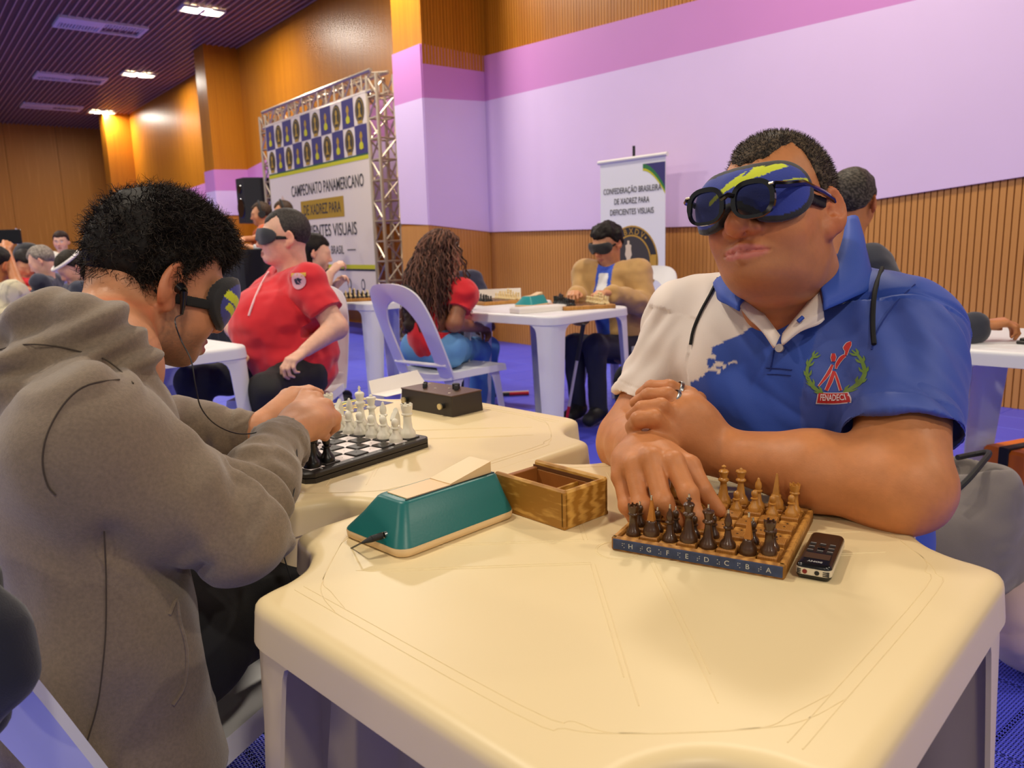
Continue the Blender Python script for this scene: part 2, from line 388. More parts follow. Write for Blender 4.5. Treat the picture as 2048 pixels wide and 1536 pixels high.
co = np.array([v.co for v in tile_plain.vertices]); ca, sa = math.cos(TA), math.sin(TA)
co = np.stack([co[:, 0] * ca - co[:, 1] * sa, co[:, 0] * sa + co[:, 1] * ca, co[:, 2]], 1)
fs = [tuple(p.vertices) for p in tile_plain.polygons]; b = MB()
for p in far: b.add(co + p, fs)
tag(b.build('far_floor_tile', m_fl, fl), kind='stuff')
# ================================================================== plastic tables
m_cream = mat('cream_plastic', srgb(229, 208, 162), 0.40, bump=0.05, bscale=60)
m_wplas = mat('white_plastic', srgb(228, 228, 232), 0.4)
def table_outline(plain=False):
    q = [(.35, .0), (.35, .15), (.35, .26), (.347, .288), (.338, .308), (.326, .326)] if plain else [(.35, .0), (.35, .09), (.35, .165), (.3495, .196), (.342, .2185), (.322, .2275), (.298, .2315), (.274, .242), (.256, .256)]
    q = q + [(y, x) for x, y in q[::-1][1:]]
    q = smooth_curve([(x, y, 0) for x, y in q], 3)
    out = []
    for k in range(4):
        c, s = math.cos(k * math.pi / 2), math.sin(k * math.pi / 2)
        out += [(c * p[0] - s * p[1], s * p[0] + c * p[1]) for p in q[:-1]]
    return np.array(out)
TOUT = table_outline(); _dg = (TOUT @ np.array([1, 1])) / 2; TOUT = TOUT + .07 * _dg[:, None] * np.array([1, 1]) + .035 * ((TOUT @ np.array([1, -1])) / 2)[:, None] * np.array([1, -1])
def outline_normals(T):
    d = np.roll(T, -1, 0) - np.roll(T, 1, 0); d /= np.linalg.norm(d, axis=1)[:, None]; return np.stack([d[:, 1], -d[:, 0]], 1)
PLAIN = table_outline(True)
_d = np.roll(TOUT, -1, 0) - np.roll(TOUT, 1, 0); _d /= np.linalg.norm(_d, axis=1)[:, None]
TNOR = np.stack([_d[:, 1], -_d[:, 0]], 1)
def make_table(loc, yaw, m, label, group='square white plastic tables', splay=0.03, plain=False):
    t = empty('plastic_table', (*loc, 0), yaw, label, 'table', group)
    rings = []; OUT = PLAIN if plain else TOUT; NOR = outline_normals(OUT)
    for ins, z in ((.020, .72), (.0165, .72), (.010, .7188), (.0042, .7155), (.0010, .711), (0, .706), (-.0005, .70), (-.003, .6755), (-.0032, .672), (-.001, .671), (.003, .672), (.006, .70), (.02, .712)):
        o = OUT - NOR * ins; rings.append([(x, y, z) for x, y in o])
    b = MB().loft(rings, True, True)
    o = b.build('tabletop', m, t, True, 0.9)
    # moulded ridges: border line, diagonal bands, umbrella hole ring
    g = MB()
    def sk(x, y): return (x, y) if plain else (x + .035 * (x + y) + .0175 * (x - y), y + .035 * (x + y) - .0175 * (x - y))
    def ridge(pts, r=0.0007): g.tube([(*sk(x, y), .7199) for x, y in pts], r, 6)
    for off in (.045, .056):
        a = .35 - off; cr = [( a, -.20), (a, .12), (a - .012, .165), (.27, .2), (.2, .27), (.165, a - .012), (.12, a)]
        for k in range(4):
            c, s = math.cos(k * math.pi / 2), math.sin(k * math.pi / 2)
            ridge([(c * p[0] - s * p[1], s * p[0] + c * p[1]) for p in smooth_curve([(x, y, 0) for x, y in cr], 4)])
    for k in range(4):
        a = math.pi / 4 + k * math.pi / 2; c, s = math.cos(a), math.sin(a)
        for w, e in ((.031, .30), (-.031, .30), (.036, .26), (-.036, .26)): ridge([(c * r - s * w, s * r + c * w) for r in np.linspace(.035, e, 8)])
    ridge([(.024 * math.cos(a), .024 * math.sin(a)) for a in np.linspace(0, 2 * math.pi, 33)]); ridge([(.0265 * math.cos(a), .0265 * math.sin(a)) for a in np.linspace(0, 2 * math.pi, 33)], .0005)
    g.build('moulded_ridge', m, t, True)
    # legs: folded sheets that run down from every notched corner
    q = smooth_curve([(x, y, 0) for x, y in [(.35, .19), (.35, .23), (.35, .26), (.347, .288), (.338, .308), (.326, .326), (.308, .338), (.288, .347), (.26, .35), (.23, .35), (.19, .35)]], 4) if plain else smooth_curve([(x, y, 0) for x, y in [(.35, .07), (.35, .12), (.35, .165), (.3495, .196), (.342, .2185), (.322, .2275), (.298, .2315), (.274, .242), (.256, .256),
        (.242, .274), (.2315, .298), (.2275, .322), (.2185, .342), (.196, .3495), (.165, .35), (.12, .35), (.07, .35)]], 4)
    q = np.array(q)[:, :2]; L = np.r_[0, np.cumsum(np.linalg.norm(np.diff(q, axis=0), axis=1))]; L = L / L[-1] * 2 - 1
    hs = [(.69, .96), (.671, .95), (.664, .80), (.65, .68), (.63, .62), (.60, .60), (.45, .54), (.3, .48), (.15, .42), (0.002, .37)] if plain else [(.69, .84), (.6715, .82), (.669, .70), (.663, .66), (.65, .64), (.61, .62), (.56, .60), (.45, .56), (.3, .50), (.15, .44), (0.002, .38)]
    for k in range(4):
        c, s = math.cos(k * math.pi / 2), math.sin(k * math.pi / 2); rings = []
        for z, wd in hs:
            ss = np.linspace(-wd, wd, 17); P = np.stack([np.interp(ss, L, q[:, 0]), np.interp(ss, L, q[:, 1])], 1)
            P = P + (splay * (1 - z / .69) - .0025) * 0.7071; tn = np.gradient(P, axis=0); tn /= np.linalg.norm(tn, axis=1)[:, None]
            N = np.stack([tn[:, 1], -tn[:, 0]], 1); inn = P - N * .005
            ring = np.r_[P, inn[::-1]]; rr_ = [(c * x - s * y, s * x + c * y) for x, y in ring]; rings.append([(*sk(x, y), z) for x, y in rr_])
        MB().loft(rings[::-1], True, True).build('leg', m, t, True, 0.8)
    return t
TYAW = 0.80
T1 = make_table((.122, .893), TYAW, m_cream, 'nearest cream plastic table carrying the small wooden chess board', 'cream plastic tables in front')
T2 = make_table((-.272, 1.508), TYAW, m_cream, 'cream plastic table carrying the black and white chess board', 'cream plastic tables in front')
make_table((.20, 4.40), TYAW, m_wplas, 'white plastic table in front of the man in tan jacket', plain=True)
make_table((-.19, 5.04), TYAW, m_wplas, 'white plastic table right of the woman with long curly hair', plain=True)
make_table((-.93, 5.67), TYAW, m_wplas, 'white plastic table behind the red shirted man, teal clock on it', plain=True)
make_table((-1.52, 3.08), TYAW, m_wplas, 'white plastic table left of the red shirted man', plain=True)
make_table((1.84, 2.52), TYAW, m_wplas, 'white plastic table at the right edge behind the blue shirted man', plain=True)
make_table((-4.2, 5.75), TYAW, m_wplas, 'white plastic table near the left edge, strewn with papers', plain=True)
make_table((-4.6, 6.7), TYAW, m_wplas, 'white plastic table at the far left before the grey haired man', plain=True)
# ================================================================== plastic chairs
def make_chair(loc, yaw, label, m=None):
    """monobloc chair; local +y is the way the sitter faces"""
    m = m or m_wplas
    t = empty('plastic_chair', (*loc, 0), yaw, label, 'chair', 'white plastic chairs')
    def seat_pt(u, v): # u across, v front(1) to back(-1)
        w = .205 + .012 * v; x = u * w; y = .02 + v * .20
        z = .445 - .018 * (1 - u * u) * (1 - max(v, 0) ** 2) - (.02 * max(v - .75, 0) * 4) ** 1.5 * .3
        return (x, y, z)
    n = 14; top = [[seat_pt(-1 + 2 * i / n, -1 + 2 * j / n) for i in range(n + 1)] for j in range(n + 1)]
    b = MB(); vs = [p for r in top for p in r]; N = n + 1; k = len(vs); vs += [(x, y, z - .006) for x, y, z in vs]; fs = []
    for j in range(n):
        for i in range(n):
            a = j * N + i; fs.append((a, a + 1, a + N + 1, a + N)); fs.append((k + a, k + a + N, k + a + N + 1, k + a + 1))
    rim = [i for i in range(N)] + [j * N + n for j in range(1, N)] + [n * N + i for i in range(n - 1, -1, -1)] + [j * N for j in range(n - 1, 0, -1)]
    rimv = [vs[i] for i in rim]; base = len(vs)
    cx, cy = 0, .02
    for x, y, z in rimv: vs.append((x * 1.02, cy + (y - cy) * 1.02, z - .035))
    for i in range(len(rim)): j = (i + 1) % len(rim); fs.append((rim[j], rim[i], base + i, base + j))
    b.add(vs, fs); b.build('seat', m, t, True, 0.8)
    for sx in (-1, 1):
        for sy in (-1, 1):
            xt, yt = sx * .185, .02 + sy * .175; xb, yb = sx * .225, .02 + sy * (.215 if sy > 0 else .245); rings = []
            for z, w in ((.435, .105), (.41, .085), (.385, .062), (.34, .05), (.2, .042), (0.002, .034)):
                f = 1 - z / .435; x, y = xt + (xb - xt) * f, yt + (yb - yt) * f
                x2, y2 = x - sx * w, y - sy * w; e = .006
                ring = [(x, y), (x2, y), (x2, y - sy * e), (x - sx * e, y - sy * e), (x - sx * e, y2), (x, y2)]
                if sx * sy < 0: ring = ring[::-1]
                rings.append([(a, c, z) for a, c in ring])
            MB().loft(rings[::-1], True, True).build('leg', m, t, True, 0.5)
    # arched back: broad band bent into an arch, with a small rail low down
    def bp(u, h): # u across -1..1, h height above seat
        y = -.185 - .20 * h / .46 - .035 * (1 - u * u) * (.4 + h); return (u * .21, y, .44 + h)
    path = [(-.98, -.02), (-.99, .06), (-.985, .15), (-.97, .25), (-.92, .34), (-.80, .415), (-.55, .455), (-.25, .468), (0, .47)]
    path = path + [(-u, h) for u, h in path[::-1][1:]]
    path = [p[:2] for p in smooth_curve([(u, h, 0) for u, h in path], 4)]
    inner = []
    for (u, h) in path:
        f = max(0.0, 1 - abs(u)); wl = .42
        uu = u * (1 - wl / max(abs(u), .35)) if abs(u) > .35 else 0.0
        uu = np.sign(u) * max(abs(u) - .42, 0) * (1.0 if h < .3 else 1 - .2 * (h - .3) / .17); inner.append((uu, h - (.085 * max(0, (h - .2)) / .27)))
    b = MB(); o1 = [bp(*p) for p in path]; i1 = [bp(*p) for p in inner]; n = len(path); th = A3(0, .012, 0); mid = [(np.array(a) + np.array(c)) / 2 + A3(0, -.008, 0) for a, c in zip(o1, i1)]
    rows = [o1, mid, i1, [np.array(p) + th for p in i1], [np.array(p) + th for p in mid], [np.array(p) + th for p in o1]]
    vs = [p for r in rows for p in r]; fs = []
    for r in range(6):
        r2 = (r + 1) % 6
        for i in range(n - 1): fs.append((r * n + i, r2 * n + i, r2 * n + i + 1, r * n + i + 1))
    fs.append(tuple(r * n for r in range(6))); fs.append(tuple(r * n + n - 1 for r in range(6))[::-1])
    b.add(vs, fs); b.build('backrest', m, t, True, 0.7)
    b = MB(); r = [bp(u, .045) for u in np.linspace(-.9, .9, 9)]; b.tube(r, .011, 8); b.build('back_rail', m, t, True)
    return t
make_chair((-.34, 4.18), math.radians(-40), 'white plastic chair of the woman with long curly hair')
make_chair((-1.02, 3.56), math.radians(176), 'white plastic chair under the man in the red polo')
make_chair((-.585, 1.03), math.radians(-17), 'white plastic chair under the young man in the grey hoodie', m_wplas)
make_chair((.74, 5.03), math.radians(140), 'white plastic chair under the man in tan jacket, black bag on it')
make_chair((.46, 1.43), TYAW + math.pi / 2, 'white plastic chair under the man in the blue and white polo')
# ================================================================== chess men
m_dk = mat('dark_stained_wood', srgb(72, 44, 22), 0.3, var=0.25, vscale=60, coat=0.25)
m_lt = mat('golden_wood', srgb(190, 132, 58), 0.35, var=0.15, vscale=60, coat=0.15)
m_face = mat('bare_orange_wood', srgb(176, 112, 40), 0.4, var=0.15, vscale=60)
m_blackp = mat('black_plastic', srgb(20, 19, 20), 0.3); m_whitep = mat('ivory_white_plastic', srgb(228, 224, 208), 0.35)
m_steel = mat('bright_steel', srgb(190, 190, 190), 0.25, 1.0); m_matblack = mat('matt_black', srgb(24, 23, 24), 0.6)
def foot(R, h0): return [(R, 0), (R, .10 * h0), (R * .93, .16 * h0), (R * .96, .19 * h0), (R * .80, .27 * h0)]
PROF = {
 'pawn': lambda R, H: [(R, 0), (R, .12 * H), (R * .9, .2 * H), (R * .55, .34 * H), (R * .4, .52 * H), (R * .62, .56 * H), (R * .62, .6 * H), (R * .36, .63 * H), (R * .5, .72 * H), (R * .56, .82 * H), (R * .48, .92 * H), (R * .2, .99 * H), (0.0002, H)],
 'rook': lambda R, H: [(R, 0), (R, .1 * H), (R * .92, .17 * H), (R * .66, .25 * H), (R * .55, .45 * H), (R * .52, .66 * H), (R * .72, .7 * H), (R * .72, .73 * H), (R * .6, .76 * H), (R * .74, .9 * H), (R * .76, H), (R * .55, H), (R * .52, .93 * H), (0.0002, .93 * H)],
 'bishop': lambda R, H: [(R, 0), (R, .08 * H), (R * .9, .14 * H), (R * .55, .24 * H), (R * .36, .5 * H), (R * .6, .55 * H), (R * .6, .58 * H), (R * .38, .61 * H), (R * .5, .7 * H), (R * .44, .82 * H), (R * .2, .92 * H), (R * .2, .95 * H), (R * .12, .99 * H), (0.0002, H)],
 'queen': lambda R, H: [(R, 0), (R, .07 * H), (R * .9, .13 * H), (R * .6, .23 * H), (R * .4, .5 * H), (R * .38, .58 * H), (R * .66, .63 * H), (R * .66, .66 * H), (R * .42, .7 * H), (R * .5, .8 * H), (R * .7, .89 * H), (R * .62, .92 * H), (R * .25, .93 * H), (R * .22, .97 * H), (0.0002, H)],
 'king': lambda R, H: [(R, 0), (R, .07 * H), (R * .9, .13 * H), (R * .62, .23 * H), (R * .42, .48 * H), (R * .4, .55 * H), (R * .68, .6 * H), (R * .68, .63 * H), (R * .44, .67 * H), (R * .5, .74 * H), (R * .64, .83 * H), (R * .5, .87 * H), (R * .2, .89 * H), (R * .16, .93 * H), (0.0002, .93 * H)],
 'base': lambda R, H: [(R, 0), (R, .12 * H), (R * .9, .2 * H), (R * .62, .3 * H), (R * .66, .36 * H), (R * .5, .4 * H), (0.0002, .4 * H)],
}
def knight_poly(R, H):
    q = [(-.55, .3), (.55, .3), (.62, .5), (.55, .72), (.35, .9), (.2, 1.0), (.1, .92), (-.25, .84), (-.68, .62), (-.62, .54), (-.35, .55), (-.1, .6), (-.3, .45)]
    return [(x * R, z * H) for x, z in q]
def make_man(kind, R, H, m, name, wooden=False, pin=False, fine=True):
    """one chess man standing on the origin"""
    n = 20 if fine else 9
    o = MB().lathe(PROF['base' if kind == 'knight' else kind](R, H), n).build(name, m, None, True, 0.9)
    if kind == 'knight':
        if wooden:
            b = MB(); w, e = R * .42, R * .10
            b.add([(-w, -w, .4 * H), (w, -w, .4 * H), (w, w, .4 * H), (-w, w, .4 * H), (-e, -e + w * .3, H), (e, -e + w * .3, H), (e, e + w * .3, H), (-e, e + w * .3, H)],
                  [(0, 3, 2, 1), (4, 5, 6, 7), (0, 1, 5, 4), (1, 2, 6, 5), (2, 3, 7, 6), (3, 0, 4, 7)]); b.build('wedge_top', m_face if m == m_dk else m, o)
        else:
            M = Matrix(((1, 0, 0, 0), (0, 0, 1, 0), (0, 1, 0, 0), (0, 0, 0, 1))); b = MB(); p = knight_poly(R, H)
            c = np.mean(p, 0); q = [tuple(c + (np.array(v) - c) * .82) for v in p]
            r = [[(x, y_, z) for x, z in pp] for pp, y_ in ((q, -.42 * R), (p, -.2 * R), (p, .2 * R), (q, .42 * R))]
            b.loft(r[::-1], True, True); b.build('horse_head', m, o, True, 0.6)
    if kind == 'king' and not wooden:
        b = MB(); b.box((-R * .07, -R * .07, .92 * H), (R * .07, R * .07, H * 1.02)); b.box((-R * .2, -R * .06, .955 * H), (R * .2, R * .06, .985 * H)); b.build('cross', m, o)
    if kind == 'king' and wooden: MB().lathe([(R * .16, .93 * H), (R * .3, .95 * H), (R * .3, .97 * H), (R * .1, H), (.0002, H)], 14).build('finial', m, o, True, .9)
    if pin and kind != 'rook': MB().lathe([(.0012, .96 * H), (.0012, H + .0035), (.0002, H + .004)], 8).build('nail_pin', m_steel, o, True)
    if kind == 'rook' and fine:
        b = MB()
        for k in range(6):
            a = k * math.pi / 3; c, s = math.cos(a), math.sin(a)
            b.box((-.1 * R, -.12 * R, .97 * H), (.1 * R, .12 * R, 1.05 * H), Matrix(((c, -s, 0, c * .66 * R), (s, c, 0, s * .66 * R), (0, 0, 1, 0), (0, 0, 0, 1))))
        b.build('battlement', m, o)
    return o
ORD = ['first', 'second', 'third', 'fourth', 'fifth', 'sixth', 'seventh', 'last']
def place_men(protos, order, M, row, rz, noun, board, group, missing=(), end='left end'):
    """one row of eight men on a board with frame M"""
    for f in range(8):
        if f in missing: continue
        k = order[f]; o = copy_tree(protos[k]); o.location = (M @ Vector(row(f))); o.rotation_euler = (0, 0, rz)
        tag(o, '%s %s, %s from the %s of its row on %s' % (noun, k, ORD[f], end, board), 'chess piece', group)
def board_frame(cx, cy, z, ang): return Matrix.Translation((cx, cy, z)) @ Matrix.Rotation(ang, 4, 'Z')
def drop(protos):
    for o in protos.values():
        for c in list(o.children): bpy.data.objects.remove(c)
        bpy.data.objects.remove(o)
BACK = ['rook', 'knight', 'bishop', 'king', 'queen', 'bishop', 'knight', 'rook']
# ---- small wooden board with raised squares and a blue rim
BX, BY, BA = .251, .931, math.radians(-29.4); SQ = .0228
bd = empty('wooden_chess_board', (BX, BY, .72), BA, 'small wooden chess board with raised squares and blue front rim', 'chess board')
m_bw = wood_mat('worn_board_wood', srgb(150, 98, 34), srgb(196, 140, 66), scale=(8, 60, 8), freq=3.0, rough=0.5); m_bd = wood_mat('brown_square_wood', srgb(140, 88, 30), srgb(186, 128, 56), scale=(60, 8, 8), freq=3.0, rough=0.5)
m_navy = mat('faded_navy_paint', srgb(48, 62, 98), 0.6, var=0.35, vscale=90)
MB().bbox((-.101, -.099, 0), (.101, .099, .0135), .003).build('board_base', m_bw, bd)
b = MB(); b.bbox((-.101, -.099, .0), (-.093, .099, .0178), .002); b.bbox((.093, -.099, .0), (.101, .099, .0178), .002); b.bbox((-.101, -.099, 0), (.101, -.0925, .0178), .002); b.bbox((-.101, .0925, 0), (.101, .099, .0178), .002)
b.build('rim', m_bw, bd)
MB().bbox((-.0985, -.1, .0025), (.0985, -.0985, .0155), .0005).build('blue_strip', m_navy, bd); MB().bbox((-.0985, .0985, .0025), (.0985, .1, .0155), .0005).build('blue_strip', m_navy, bd)
def square_mesh(s, z0, z1, m, hole):
    h = s / 2 - .0006; b = MB(); b.bbox((-h, -h, z0), (h, h, z1), .0012); o = b.build('square', m)
    o.data.materials.append(mat('dark_hole', srgb(30, 16, 8), 0.9)); k = len(o.data.polygons)
    bm = bmesh.new(); bm.from_mesh(o.data); ring = [bm.verts.new((hole * math.cos(a), hole * math.sin(a), z1 + .00025)) for a in np.linspace(0, 2 * math.pi, 9)[:-1]]
    f = bm.faces.new(ring); f.material_index = 1; bm.to_mesh(o.data); bm.free(); me = o.data; bpy.data.objects.remove(o); return me
sq_hi, sq_lo = square_mesh(SQ, .012, .0205, m_bd, .0014), square_mesh(SQ, .012, .0165, m_bw, .0014)
for i in range(8):
    for j in range(8): share('square', sq_hi if (i + j) % 2 else sq_lo, bd, ((i - 3.5) * SQ, (j - 3.5) * SQ, 0))
m_letter = mat('off_white_print', srgb(196, 196, 190), 0.6)
for i, ch in enumerate('HGFEDCBA'):
    M = frame((( i - 3.5) * SQ + .004, -.1003, .009), (1, 0, 0), (0, 0, 1), (0, -1, 0)); lettering(ch, .0085, m_letter, bd, M)
    b = MB()
    for q in range(6):
        if (i * 7 + q * 5) % 3: xx, zz = (i - 3.5) * SQ - .0068 + .0022 * (q % 2), .0062 + .0024 * (q // 2); b.box((xx, -.1004, zz), (xx + .0008, -.0998, zz + .0008))
    b.build('braille_dot', m_letter, bd)
M1 = board_frame(BX, BY, .72, BA)
dims = {'pawn': (.0076, .027), 'rook': (.0088, .037), 'knight': (.0098, .045), 'bishop': (.0090, .041), 'queen': (.0102, .048), 'king': (.0106, .053)}
pd = {k: make_man(k, *dims[k], m_dk, 'chess_' + k, True, True) for k in dims}; pl = {k: make_man(k, *dims[k], m_lt, 'chess_' + k, True) for k in dims}
zq = lambda i, j: .0206 if (i + j) % 2 else .0166
BK2 = BACK[:3] + ['king', 'queen'] + BACK[5:]
place_men(pd, BK2, M1, lambda f: ((f - 3.5) * SQ, -3.5 * SQ, zq(f, 0)), BA, 'dark wooden', 'wooden board', 'dark wooden chess men')
place_men(pd, ['pawn'] * 8, M1, lambda f: ((f - 3.5) * SQ, -2.5 * SQ, zq(f, 1)), BA, 'dark wooden', 'wooden board', 'dark wooden chess men', missing=(5,))
place_men(pl, BK2, M1, lambda f: ((f - 3.5) * SQ, 3.5 * SQ, zq(f, 7)), BA, 'golden wooden', 'wooden board', 'golden wooden chess men', missing=(1, 2))
place_men(pl, ['pawn'] * 8, M1, lambda f: ((f - 3.5) * SQ, 2.5 * SQ, zq(f, 6)), BA, 'golden wooden', 'wooden board', 'golden wooden chess men', missing=(0, 1, 2, 3))
drop(pd); drop(pl)
# ---- black and white board of the young man
CX, CY, CA = -.352, 1.392, math.radians(-37.4); SB = .0318
b2 = empty('plastic_chess_board', (CX, CY, .72), CA, 'black plastic chess board with white squares under the young man\'s hands', 'chess board')
m_bb = mat('black_board_plastic', srgb(38, 34, 31), 0.42); m_ws = mat('white_square_plastic', srgb(232, 220, 218), 0.45)
def octo(h, c): return [(h, -h + c), (h, h - c), (h - c, h), (-h + c, h), (-h, h - c), (-h, -h + c), (-h + c, -h), (h - c, -h)]
MB().prism(octo(.1425, .012), 0, .008).build('lower_leaf', m_bb, b2); b = MB(); b.loft([[(x, y, z) for x, y in octo(h, .012)] for h, z in ((.1425, .0095), (.1425, .0155), (.140, .018))]); b.build('upper_leaf', m_bb, b2)
MB().prism(octo(.139, .012), .007, .0105).build('hinge_core', m_matblack, b2)
sb_hi, sb_lo = square_mesh(SB, .016, .0205, m_bb, .0016), square_mesh(SB, .016, .0183, m_ws, .0011)
for i in range(8):
    for j in range(8): share('square', sb_lo if (i + j) % 2 else sb_hi, b2, ((i - 3.5) * SB, (j - 3.5) * SB, 0))
for i in range(8):
    for (x, y, r) in (((i - 3.5) * SB, -.1345, 0), ((i - 3.5) * SB, .1345, math.pi)):
        M = Matrix.Translation((x, y, .0183)) @ Matrix.Rotation(r, 4, 'Z'); lettering('abcdefgh'[i], .009, m_letter, b2, M)
    for (x, y, r) in ((.1345, (i - 3.5) * SB, math.pi / 2), (-.1345, (i - 3.5) * SB, -math.pi / 2)):
        M = Matrix.Translation((x, y, .0183)) @ Matrix.Rotation(r, 4, 'Z'); lettering('12345678'[i], .009, m_letter, b2, M)
M2 = board_frame(CX, CY, .72, CA)
dim2 = {'pawn': (.0125, .043), 'rook': (.0145, .06), 'knight': (.0145, .053), 'bishop': (.0135, .06), 'queen': (.0145, .074), 'king': (.015, .083)}
pw = {k: make_man(k, *dim2[k], m_whitep, 'chess_' + k) for k in dim2}; pb = {k: make_man(k, *dim2[k], m_blackp, 'chess_' + k) for k in dim2}
z2 = lambda i, j: .0184 if (i + j) % 2 else .0206
ordw = ['rook', 'knight', 'bishop', 'king', 'queen', 'bishop', 'knight', 'rook']
place_men(pw, ordw, M2, lambda f: ((f - 3.5) * SB, 3.5 * SB, z2(f, 7)), CA + math.pi / 2, 'ivory plastic', 'black board', 'white plastic chess men', end='paper end')
place_men(pw, ['pawn'] * 8, M2, lambda f: ((f - 3.5) * SB, 2.5 * SB, z2(f, 6)), CA, 'ivory plastic', 'black board', 'white plastic chess men', end='paper end')
place_men(pb, ordw, M2, lambda f: ((f - 3.5) * SB, -3.5 * SB, z2(f, 0)), CA - math.pi / 2, 'black plastic', 'black board', 'black plastic chess men', end='left corner', missing=(3, 4))
place_men(pb, ['pawn'] * 8, M2, lambda f: ((f - 3.5) * SB, -2.5 * SB, z2(f, 1)), CA, 'black plastic', 'black board', 'black plastic chess men', end='left corner', missing=(2, 3, 4))
drop(pw); drop(pb)
# ================================================================== chess clocks
m_teal = mat('teal_plastic', srgb(14, 104, 104), 0.38, bump=0.05, bscale=300); m_beige = mat('beige_plastic', srgb(226, 196, 150), 0.42)
def rrect(x0, y0, x1, y1, r, n=5):
    out = []
    for cx, cy, a0 in ((x1 - r, y0 + r, -90), (x1 - r, y1 - r, 0), (x0 + r, y1 - r, 90), (x0 + r, y0 + r, 180)):
        for k in range(n + 1): a = math.radians(a0 + 90 * k / n); out.append((cx + r * math.cos(a), cy + r * math.sin(a)))
    return out
def make_clock(loc, rz, label, teal, plug=False):
    t = empty('chess_clock', loc, rz, label, 'chess clock', 'teal chess clocks')
    b = MB(); b.loft([[(x, y, z) for x, y in rrect(i, i, .2 - i, .128 - i, .018 - i)] for i, z in ((.004, 0), (.001, .0025), (0, .010), (.001, .0118))]); b.build('base', m_beige, t, True, .8)
    def ringz(f, z, e=0):
        x0, x1, y0, y1 = .0005 + .0275 * f, .1995 - .006 * f, .0005 + .029 * f, .1275 - .043 * f
        return [(x, y, z) for x, y in rrect(x0 + e, y0 + e, x1 - e, y1 - e, .018 - .008 * f)]
    b = MB(); b.loft([ringz(0, .0118), ringz(.03, .0135), ringz(.5, .034), ringz(.94, .0565), ringz(.98, .0585, .001), ringz(1, .0592, .003)]); b.build('body', teal, t, True, .9)
    b = MB(); b.loft([[(x, y, z) for x, y in rrect(.040, .036, .118, .078, .002)] for z in (.0585, .0605)]); b.build('lever', m_beige, t)
    v = [(.112, .036, .0585), (.186, .036, .0585), (.186, .078, .0585), (.112, .078, .0585), (.112, .036, .0615), (.186, .036, .0755), (.186, .078, .0755), (.112, .078, .0615)]
    MB().add(v, [(0, 3, 2, 1), (4, 5, 6, 7), (0, 1, 5, 4), (1, 2, 6, 5), (2, 3, 7, 6), (3, 0, 4, 7)]).build('lever', m_beige, t)
    MB().box((.036, .033, .0592), (.19, .0355, .0598)).build('slot_edge', m_matblack, t)
    if plug: MB().tube([(.004, .04, .022), (.008, .04, .022)], .004, 10).build('socket', m_steel, t, True)
    return t
CR = math.atan2(.714, .70)
make_clock((-.137, .878, .72), CR, 'nearest teal chess clock with beige lever and cable plugged in', m_teal, True)
m_teal2 = mat('bright_teal_plastic', srgb(18, 140, 146), 0.4)
make_clock((.13, 4.52, .72), 1.0, 'teal chess clock on the table before the tan jacketed man', m_teal2)
make_clock((-.98, 5.56, .72), .3, 'teal chess clock behind the red shirted man\'s shoulder', m_teal2)
make_clock((-4.25, 5.95, .72), 1.2, 'teal chess clock on the paper strewn table at far left', m_teal2)
make_clock((-4.75, 6.15, .72), .4, 'teal chess clock at the left edge behind the raised arm', m_teal2)
m_cable = mat('black_cable', srgb(14, 14, 14), 0.4)
T = Matrix.Translation((-.137, .878, .72)) @ Matrix.Rotation(CR, 4, 'Z')
pg = empty('audio_cable', T @ Vector((0, .04, .022)), 0, 'thin black cable with plug in the nearest teal clock', 'cable')
w0 = np.array(T @ Vector((.002, .04, .022))); w1 = np.array(T @ Vector((-.012, .043, .021))); w2 = np.array(T @ Vector((-.024, .046, .019)))
off = np.array(pg.location)
MB().tube([w0 - off, w1 - off], .0042, 12).build('plug', m_matblack, pg, True); MB().tube([w1 - off, w2 - off], [.0042, .0015], 10).build('strain_relief', m_matblack, pg, True)
cb = smooth_curve([w2, pt(690, 1102, .99), pt(660, 1110, .965), pt(640, 1125, .945), pt(628, 1150, .94), pt(615, 1180, .955), pt(585, 1200, .99), A3(-.3, .99, .5)], 8)
MB().tube([p - off for p in cb], .0011, 6).build('wire', m_cable, pg, True)
# ================================================================== sliding-lid box
m_box = wood_mat('pine_box_wood', srgb(158, 108, 34), srgb(206, 158, 76), scale=(10, 10, 55), freq=1.3, rough=0.45, dist=6.0); m_boxi = mat('inner_brown_wood', srgb(150, 92, 36), 0.55, var=.1, vscale=40)
bx = empty('wooden_box', (.063, .962, .72), math.atan2(.059, .0635), 'open pine box with divider standing between clock and board', 'box')
L_, W_, H_ = .136, .088, .053   # local x short side, y long side (away to the left)
MB().bbox((0, 0, .0), (W_, L_, .005), .001).build('bottom', m_box, bx)
MB().bbox((0, 0, .0015), (.0085, L_, H_), .0025).build('side_board', m_box, bx); MB().bbox((W_ - .0085, 0, .0015), (W_, L_, H_), .0025).build('side_board', m_box, bx)
MB().bbox((.0, 0, .0015), (W_, .0085, H_ - .001), .003).build('end_board', m_box, bx); MB().bbox((.0085, L_ - .0085, .0015), (W_ - .0085, L_, H_ - .009), .001).build('end_board', m_boxi, bx)
MB().bbox((.0085, .046, .005), (W_ - .0085, .0495, H_ - .014), .0008).build('divider', m_box, bx)
b = MB(); b.box((.0084, .0085, H_ - .011), (.0095, L_, H_ - .006)); b.box((W_ - .0095, .0085, H_ - .011), (W_ - .0084, L_, H_ - .006)); b.build('lid_groove', m_gap, bx)
b = MB(); b.bbox((.009, .0085, .005), (.0105, L_ - .0085, H_ - .012), .0003); b.bbox((W_ - .0105, .0085, .005), (W_ - .009, L_ - .0085, H_ - .012), .0003); b.build('lining', m_boxi, bx)
